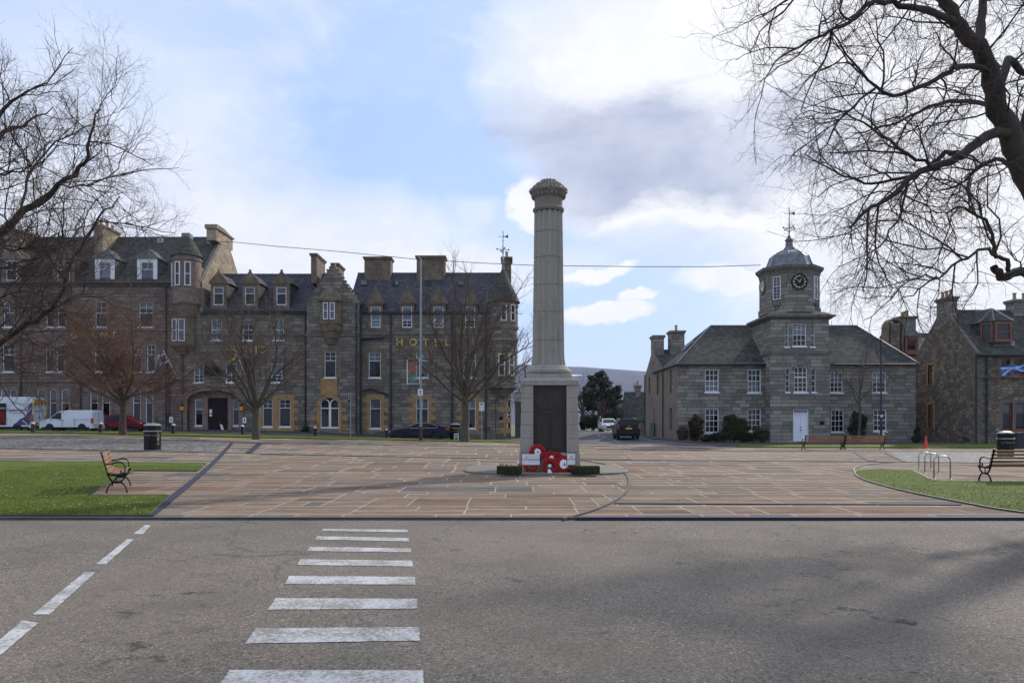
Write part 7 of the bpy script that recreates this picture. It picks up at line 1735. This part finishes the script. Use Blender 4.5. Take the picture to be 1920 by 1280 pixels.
def limbpath(px,y0,jit=.0,seed=0,sub=3):
    """photo points (px,py[,y]) -> smooth 3D path"""
    P=[at(a[0],a[1],a[2] if len(a)>2 else y0) for a in px]; out=[]; rr=random.Random(seed)
    for i in range(len(P)-1):
        p0=P[max(i-1,0)];p1=P[i];p2=P[i+1];p3=P[min(i+2,len(P)-1)]
        for k in range(sub):
            t=k/sub; v=.5*((2*p1)+(-p0+p2)*t+(2*p0-5*p1+4*p2-p3)*t*t+(-p0+3*p1-3*p2+p3)*t**3); out.append(v+Vector((rr.gauss(0,jit),rr.gauss(0,jit),rr.gauss(0,jit))))
    out.append(P[-1]); return out
def lin(a,b,n): return [a+(b-a)*i/(n-1) for i in range(n)]
# --- the big tree on the right (trunk just outside the frame)
spec=dict(tl=1,max=4,dens=[2.4,4.0,6.0,7.5],lift=[.1,0,0,0],ang=[52,48,45,42],len=[0,2.0,1.0,.52,.27],rad=[0,.02,.009,.0056,.004],seg=[0,6,5,4,3],wan=[0,.42,.5,.5,.45],up=[0,-.03,-.01,.03,.05],tip=.4,taper=.3)
T1=Tree(11,spec); B=[(2080,930,15.8),(2060,800,15.8),(2020,600,15.7),(1980,450,15.6),(1940,350,15.5),(1908,290,15.5)]
p=limbpath(B,15.6,.015,1); p[0]=Vector((p[0].x,p[0].y,zg(p[0].x,p[0].y)-.1)); T1.seg(p,lin(.38,.25,len(p)),0)
def L1(pts,r0,r1,dens=None,start=.2,y=15.5,sd=0): q=limbpath(pts,y,.02,sd); T1.limb(q,lin(r0,r1,len(q)),0,start,dens)
L1([(1905,290),(1890,235,15.4),(1868,190,15.3),(1858,130,15.2),(1832,85,15.0),(1800,45,14.9),(1775,5,14.8),(1750,-60,14.6),(1735,-140,14.4)],0.230,0.076,sd=2,start=.1)
L1([(1832,85,15.0),(1838,40,15.3),(1845,-10,15.6),(1860,-90,16)],0.111,0.051,sd=3)
L1([(1868,190,15.3),(1890,112,15.9),(1925,140,16.2),(1990,120,16.8)],0.102,0.043,sd=4)
L1([(1918,330,15.5),(1928,230,15.9),(1945,120,16.3),(1965,0,16.6)],0.170,0.085,sd=41)
L1([(1900,245,15.4),(1850,255,15.0),(1812,285,14.6),(1790,300,14.4),(1745,312,14.1),(1700,340,13.8),(1660,375,13.6),(1620,400,13.4),(1595,425,13.3)],0.111,0.019,sd=5)
L1([(1812,287,14.6),(1770,288,14.9),(1735,320,15.1),(1690,335,15.3),(1640,345,15.5),(1580,330,15.7),(1510,290,15.9)],0.060,0.012,sd=6)
L1([(1858,130,15.2),(1800,125,14.7),(1770,140,14.4),(1720,165,14.0),(1675,180,13.8),(1640,165,13.6),(1600,120,13.4),(1560,60,13.2)],0.060,0.013,sd=7)
L1([(1800,45,14.9),(1740,20,14.4),(1690,10,14.0),(1640,5,13.7),(1600,35,13.4),(1560,55,13.2),(1500,85,13.0),(1450,120,12.9)],0.068,0.012,sd=8)
L1([(1775,5,14.8),(1710,-30,14.5),(1640,-50,14.2),(1560,-40,14.0),(1490,-10,13.8),(1430,30,13.7)],0.068,0.012,sd=9)
L1([(1890,235,15.4),(1850,200,16.3),(1800,190,17.0),(1740,200,17.6),(1680,230,18),(1600,250,18.4)],0.068,0.014,sd=10)
L1([(1918,330,15.5),(1880,300,16.2),(1840,310,16.9),(1790,350,17.4),(1740,360,17.8)],0.060,0.012,sd=12)
# lower bough with a sawn stub
L1([(1960,545,15.6),(1925,512,15.3),(1900,512,15.1),(1880,520,15.0),(1870,512,14.9),(1863,500,14.9)],0.102,0.072,dens=1.2,sd=13)
L1([(1895,513,15.1),(1885,490,15.0),(1868,480,14.9),(1862,450,14.8),(1850,412,14.7),(1825,403,14.6),(1800,385,14.5),(1775,400,14.4),(1750,395,14.3)],0.047,0.012,dens=3,sd=14)
L1([(1868,480,14.9),(1840,470,14.6),(1800,490,14.4),(1760,520,14.2),(1720,545,14.0),(1690,560,13.9)],0.034,0.009,dens=3.4,sd=15)
L1([(1700,340,13.8),(1690,400,13.9),(1660,450,14),(1620,480,14.1),(1570,500,14.2)],0.025,0.007,dens=3.4,sd=16)
L1([(1760,520,14.2),(1720,520,14),(1670,560,13.9),(1620,600,13.8)],0.017,0.007,dens=3.2,sd=17)
L1([(1640,165,13.6),(1600,200,13.5),(1560,250,13.5),(1530,300,13.5)],0.025,0.007,dens=3.2,sd=18)
L1([(1745,312,14.1),(1700,290,13.8),(1650,250,13.6),(1600,220,13.5),(1540,200,13.4)],0.034,0.009,dens=3.2,sd=19)
T1.done('bare_tree','huge bare dark tree overhanging from the right edge of the photo','tree',tuple(gp(2080,930)),'bark_dark','twig_dark')
# --- the big tree on the left
spec=dict(tl=1,max=4,dens=[2.2,3.7,5.2,6.2],lift=[.5,.3,.1,0],ang=[50,46,44,42],len=[0,2.3,1.15,.6,.32],rad=[0,.02,.010,.0065,.0048],seg=[0,6,5,4,3],wan=[0,.4,.5,.5,.45],up=[0,.05,.06,.05,.05],tip=.4,taper=.35)
T2=Tree(21,spec); base2=(-16.4,20.5)
p=[Vector((base2[0],base2[1],zg(*base2)-.1)),Vector((-16.3,20.5,1.5)),Vector((-16.1,20.4,3.0)),Vector((-15.9,20.3,4.2))]; T2.seg(p,[.4,.32,.26,.2],0)
def L2_(pts,r0,r1,dens=None,start=.15,sd=0): q=limbpath(pts,20,.03,sd); T2.limb(q,lin(r0,r1,len(q)),0,start,dens)
L2_([(-130,560,20.3),(-60,500,20.2),(0,440,20),(45,395,19.9),(78,378,19.8),(110,345,19.7),(150,315,19.5),(168,280,19.4),(172,240,19.3),(190,205,19.2)],0.132,0.014,sd=1)
L2_([(-140,700,20.3),(-60,680,20.1),(0,645,19.8),(50,605,19.5),(95,580,19.3),(118,545,19.1),(132,500,19),(150,465,18.9),(185,410,18.8),(210,385,18.7),(225,368,18.6)],0.083,0.011,sd=2)
L2_([(-120,520,20.3),(-70,420,20.6),(-30,330,20.8),(0,255,21),(35,240,21.2),(60,225,21.3),(100,200,21.4)],0.110,0.011,sd=3)
L2_([(-100,480,20.3),(-60,320,20),(-30,250,19.8),(10,205,19.6),(50,175,19.5),(90,160,19.4)],0.099,0.010,sd=4)
L2_([(45,395,19.9),(50,340,20.5),(80,290,21),(120,260,21.3),(170,230,21.6),(210,215,21.8)],0.039,0.008,sd=5)
L2_([(110,345,19.7),(150,350,19.2),(200,335,18.9),(225,305,18.6),(238,280,18.4)],0.022,0.008,sd=6,dens=3)
L2_([(132,500,19),(118,450,19.3),(122,400,19.6),(112,365,19.8)],0.028,0.010,sd=7,dens=3)
L2_([(185,410,18.8),(215,420,18.5),(240,450,18.2),(250,500,18),(245,540,17.9)],0.014,0.006,sd=8,dens=3)
L2_([(0,445,20),(20,470,19.5),(60,460,19.2),(100,440,19)],0.039,0.010,sd=9,dens=3)
L2_([(0,440,20),(-10,520,19.6),(20,600,19.3),(60,640,19.1),(100,660,19)],0.028,0.008,sd=10,dens=3)
L2_([(95,580,19.3),(140,560,19),(190,560,18.8),(230,590,18.6),(260,610,18.5)],0.017,0.006,sd=12,dens=2.5)
L2_([(168,280,19.4),(190,250,19.2),(215,200,19),(200,160,18.9)],0.011,0.006,sd=13,dens=3)
L2_([(-60,300,20),(-10,330,19.6),(40,320,19.3),(80,300,19.1),(130,240,19)],0.033,0.008,sd=14,dens=3)
L2_([(-90,540,20.3),(-30,505,20),(20,505,19.7),(60,520,19.5),(110,500,19.3),(160,520,19.1)],.04,.01,sd=21,dens=3)
L2_([(-90,600,20.3),(-20,570,20),(40,545,19.7),(90,560,19.5),(130,600,19.3)],.035,.01,sd=22,dens=3)
L2_([(-90,640,20.3),(-20,660,20),(30,690,19.7),(70,700,19.5)],.03,.01,sd=23,dens=2.5)
T2.done('bare_tree','big bare tree reaching in from the left edge over the hotel roof','tree',(base2[0],base2[1],zg(*base2)),'bark_dark','twig_dark')
# --- street trees on the grass bank
def street_tree(px,py,label,fork,top,spread,seed,bm,tm,specd=None,trunkr=.26,lean=0,nl=9,name='bare_tree',group=None,low=.2,ellipse=None):
    b=gp(px,py); k=F/b.y; H0=(py-fork)/k; H1=(py-top)/k; sw=spread/k; s=Tree(seed,specd); rr=s.r
    clip=None
    tr=[Vector((b.x,b.y,b.z-.15))]; 
    for i in range(1,5): tr.append(Vector((b.x+lean*i/4+rr.gauss(0,.03),b.y+rr.gauss(0,.03),b.z+H0*i/4)))
    s.seg(tr,[trunkr*1.25,trunkr,trunkr*.92,trunkr*.85,trunkr*.8],0)
    for i in range(nl):
        a=2*math.pi*(i*.618+rr.random()*.15); t=i/(nl-1); z0=H0*(.72+.3*t) if i else H0
        tilt=R(68-58*t) if i<nl-1 else .05; L=(H1-z0)*(.95 if t>.6 else .8)*(1.0 if t>.5 else 1.0); L=min(L/max(math.cos(tilt),.45),sw*1.15/max(math.sin(tilt),.3)) if tilt>.3 else (H1-z0)*.92
        d=Vector((math.cos(a)*math.sin(tilt),math.sin(a)*math.sin(tilt),math.cos(tilt))); p=Vector((b.x+lean,b.y,b.z+z0)); pts=[p]; n=8; r0=trunkr*(.30+.14*t); rad=[r0]
        for j in range(n): d=(d+s.rv()*.16+Vector((0,0,.05))).normalized(); p=p+d*L/n; pts.append(p.copy()); rad.append(r0*(1-.88*(j+1)/n))
        s.limb(pts,rad,0,low)
    return s.done(name,label,'tree',tuple(b),bm,tm,group)
sp3=dict(tl=0,max=3,dens=[1.7,2.3,3.2],lift=[.35,.3,.1],ang=[42,42,42],len=[0,2.9,1.5,.75],rad=[0,.035,.018,.012],seg=[0,5,4,3],wan=[0,.28,.36,.4],up=[0,.07,.06,.04],tip=.35,taper=.5)
g_='bare street trees along the grass bank'
street_tree(480,824,'bare tree standing in front of the hotel porch and ARMS lettering',758,545,118,31,'bark_grey','twig_grey',sp3,.24,.0,12,group=g_)
street_tree(872,829,'spreading bare tree in front of the hotel corner turret',738,492,132,36,'bark_grey','twig_grey',sp3,.33,.0,13,group=g_)
sp4=dict(sp3); sp4.update(max=4,dens=[2.0,2.9,3.7,3.4],len=[0,3.0,1.7,.95,.5],rad=[0,.04,.02,.011,.008],seg=[0,6,5,4,3],wan=[0,.4,.5,.5,.5],up=[0,-.02,-.03,-.02,0],ang=[50,48,45,45],lift=[.1,0,0,0])
street_tree(231,816,'rusty brown weeping tree in front of the hotel left block',745,560,175,35,'bark_red','twig_red',sp4,.22,.0,11,group=g_,low=.1)
sp5=dict(sp3); sp5.update(len=[0,1.5,.8,.45],rad=[0,.02,.012,.009],dens=[1.8,2.6,3.0],ang=[50,48,45],up=[0,.04,.03,.02],wan=[0,.35,.4,.4])
street_tree(1612,831,'small young bare tree in front of the courthouse right wing',738,640,85,36,'bark_grey','twig_grey',sp5,.12,-.05,8,group=g_)
# trees behind: red brown crown at hotel corner, grey ones in the side street
def far_tree(px,pyb,Y,top,fork,spread,label,seed,bm,tm,nl=8,sc_=1.0):
    b=Vector(((px-960)*Y/F,Y,zg((px-960)*Y/F,Y))); k=F/Y; s=Tree(seed,dict(sp3,len=[0,2.8*sc_,1.5*sc_,.8*sc_],rad=[0,.05,.028,.02],dens=[1.4,1.9,2.2])); rr=s.r
    H1=EYE+(HZ-top)/k-b.z; H0=EYE+(HZ-fork)/k-b.z; tr=[b,b+Vector((0,0,H0))]; s.seg(tr,[.28,.2],0)
    for i in range(nl):
        a=2.4*i+rr.random(); t=i/(nl-1); tilt=R(58-52*t); L=(H1-H0)*.85/max(math.cos(tilt),.5)*(.6+.4*t); L=min(L,spread/k/max(math.sin(tilt),.25)) ; d=Vector((math.cos(a)*math.sin(tilt),math.sin(a)*math.sin(tilt),math.cos(tilt))); p=b+Vector((0,0,H0*(.8+.2*t))); pts=[p]; rad=[.12]
        for j in range(6): d=(d+s.rv()*.1+Vector((0,0,.04))).normalized(); p=p+d*L/6; pts.append(p.copy()); rad.append(.12*(1-.85*(j+1)/6))
        s.limb(pts,rad,0,.15)
    return s.done('bare_tree',label,'tree',tuple(b),bm,tm,'bare trees behind the buildings')
M['twig_pink']=bark('pale purple brown twigs',(.17,.125,.12)); M['twig_rust']=bark('dull red brown twigs',(.14,.06,.05))
far_tree(990,830,92,640,760,40,'red brown bare tree rising behind the hotel corner and memorial',41,'bark_grey','twig_rust')
far_tree(1092,800,104,700,770,32,'pale purplish bare tree beside the dark pine in the side street',42,'bark_grey','twig_pink',8)
far_tree(1112,800,112,712,775,24,'second pale bare tree deeper in the side street behind the pine',43,'bark_grey','twig_pink',8)
far_tree(1128,806,94,742,786,20,'brown leafless shrub tree below the pine',44,'bark_grey','twig_rust',8,.7)
# foliage helpers
def foliage_mat(name,a,b_,c):
    m=NT(name); g=m.n('ShaderNodeNewGeometry'); p=g.outputs['Position']; col=m.ramp(g.outputs['Random Per Island'],[(0,a),(.6,b_),(1,c)]); col=m.mix(.5,col,m.ramp(m.noise(p,1.2,3),[(.35,.25),(.65,.75)]),'OVERLAY')
    m.set(m.b.inputs['Base Color'],col); m.b.inputs['Roughness'].default_value=.7; m.b.inputs['Specular IOR Level'].default_value=.25; return m.mat
M['pine']=foliage_mat('dark pine needles',(.008,.018,.010),(.018,.035,.016),(.04,.06,.025)); M['holly']=foliage_mat('dark evergreen leaves',(.006,.014,.005),(.014,.028,.008),(.035,.055,.015)); M['brownbush']=foliage_mat('brown wintry leaves',(.03,.018,.01),(.05,.03,.018),(.075,.045,.02)); M['olive']=foliage_mat('olive shrub leaves',(.02,.025,.008),(.04,.045,.012),(.07,.07,.02))
def leafclump(mb,c,r,n,s,rr,flat=.6):
    for i in range(n):
        d=Vector((rr.gauss(0,1),rr.gauss(0,1),rr.gauss(0,1))).normalized()*(rr.random()**.35); p=Vector(c)+Vector((d.x*r[0],d.y*r[1],d.z*r[2])); u=Vector((rr.gauss(0,1),rr.gauss(0,1),rr.gauss(0,1))).normalized(); v=u.orthogonal().normalized(); q=s*rr.uniform(.6,1.3)
        b=len(mb.v); mb.v+=[tuple(p-u*q),tuple(p+v*q*.45),tuple(p+u*q),tuple(p-v*q*.45)]; mb.f.append([b,b+1,b+2,b+3]); mb.m.append(0); mb.smf.append(False)
# pine
Yp=97; k=F/Yp; bx=(1128-960)*Yp/F; b=Vector((bx,Yp,zg(bx,Yp))); rr=random.Random(51); t=thing('pine_tree','dark irregular pine tree standing over the side street','tree',tuple(b)); top=EYE+(HZ-698)/k
mb=MB(); tubeq(mb,[b,b+Vector((.1,0,2)),b+Vector((-.1,0,4)),Vector((bx+.1,Yp,top-.6))],[.28,.22,.17,.05],8); cl=[]
for (px,py,r) in [(1124,702,1.0),(1112,708,.9),(1120,715,1.3),(1108,722,1.0),(1132,712,.9),(1136,722,1.1),(1126,727,1.5),(1100,735,1.1),(1112,738,1.4),(1128,738,1.6),(1143,733,1.2),(1155,735,1.0),(1148,742,1.3),(1158,728,.7),(1096,745,1.0),(1105,752,1.3),(1122,752,1.5),(1138,752,1.4),(1150,752,1.0),(1160,745,.8),(1110,762,1.0),(1127,764,1.2),(1143,762,.9)]:
    p=at(px,py,Yp+rr.uniform(-2.2,2.2)); cl.append((p,r)); tubeq(mb,[Vector((bx,Yp,max(b.z+2,p.z-1.2))),p.lerp(Vector((bx,Yp,p.z-.8)),.5)+Vector((0,0,-.15)),p],[.09,.06,.02],5)
mb.build('trunk',M['bark_dark'],t,fixn=False); mb=MB()
for p,r in cl:
    for j in range(9): q=p+Vector((rr.gauss(0,.42),rr.gauss(0,.42),rr.gauss(0,.24)))*r*.85; leafclump(mb,q,(r*.42,r*.42,r*.28),95,.12,rr)
mb.build('crown',M['pine'],t,fixn=False)
def shrub(name,label,px,py,Y,clumps,mat,cat='shrub',s=.09,dens=420,stem=True,group=None):
    x=(px-960)*Y/F; b=Vector((x,Y,zg(x,Y)+.0)); t=thing(name,label,cat,tuple(b),group=group); rr=random.Random(int(px)); k=F/Y
    if stem:
        mb=MB()
        for i in range(7): e=Vector((x+rr.gauss(0,.35),Y+rr.gauss(0,.25),b.z+rr.uniform(.6,1.2))); tubeq(mb,[b,b.lerp(e,.5)+Vector((rr.gauss(0,.05),0,0)),e],[.035,.025,.012],5)
        mb.build('stem',M['bark_grey'],t,fixn=False)
    mb=MB()
    for (cx,cy,rx,rz) in clumps:
        p=at(cx,cy,Y+rr.uniform(-.2,.2)); n=int(dens*rx*rz/k/k*2.2); 
        leafclump(mb,p,(rx/k,.75*(rx+rz)/2/k,rz/k),max(60,int(n*.7)),s,rr)
        for j in range(7): a=rr.random()*6.28; q=p+Vector((math.cos(a)*rx/k*.75,rr.uniform(-.3,.3),math.sin(a)*rz/k*.75)); leafclump(mb,q,(rx/k*rr.uniform(.2,.42),rx/k*.35,rz/k*rr.uniform(.2,.42)),max(40,n//7),s,rr)
    mb.build('foliage',M[mat],t,fixn=False); return t
shrub('clipped_bush','dark domed clipped bush behind the young tree at the courthouse','x' and 1608,827,63.2,[(1608,790,16,18),(1608,805,17,20)],'holly',s=.07,dens=1500)
g2='shrubs against the courthouse left wing'
shrub('shrub','low brown shrub at the courthouse left corner',1279,828,63.6,[(1280,812,10,14)],'brownbush',dens=1100,group=g2)
shrub('shrub','tall brown wintry shrub left of the ground floor window',1305,828,63.8,[(1305,797,14,19),(1304,812,13,14)],'brownbush',dens=1200,group=g2)
shrub('shrub','large olive evergreen shrub between the two courthouse windows',1376,828,63.4,[(1372,795,19,18),(1385,800,22,15),(1372,812,22,14)],'olive',dens=1200,group=g2)
shrub('shrub','low dark spreading shrub under the large olive one',1355,830,62.9,[(1348,818,17,9),(1325,822,12,6),(1395,820,14,8)],'holly',dens=1200,group=g2)
shrub('shrub','green shrub beside the clock tower base',1428,829,62.6,[(1428,815,16,13),(1420,806,9,9),(1410,820,10,8)],'olive',dens=1300,group=g2)
shrub('hedge','dark overgrown hedge under the pine in the side street',1140,806,92,[(1145,785,16,14),(1128,792,16,12),(1110,790,14,14),(1160,780,10,18),(1098,790,12,16)],'holly',cat='hedge',s=.12,dens=700)
shrub('hedge','rusty leafed hedge behind the white hatchback',1150,806,95,[(1150,770,14,10),(1136,775,14,10)],'brownbush',cat='hedge',s=.12,dens=500)
# ivy-like dark pot plants at the rubble gable foot
shrub('shrub','dark climbing shrub at the foot of the courthouse downpipe',1721,829,61.5,[(1720,812,5,14),(1718,824,7,7)],'holly',dens=1200,stem=True)
shrub('shrub','small green shrub growing at the foot of the hotel left of the arched window',580,815,71.0,[(574,808,9,9)],'holly',dens=900)
shrub('weed_clump','tuft of yellow weeds at the foot of the rubble gable',1815,829,61.2,[(1815,822,9,5)],'olive',dens=500,stem=False,s=.06)
def finish():
    for o in list(COL.objects):
        if o.get('label') is None and o.parent is None and o.type=='MESH' and o.get('kind') is None: o['kind']='structure'
finish()
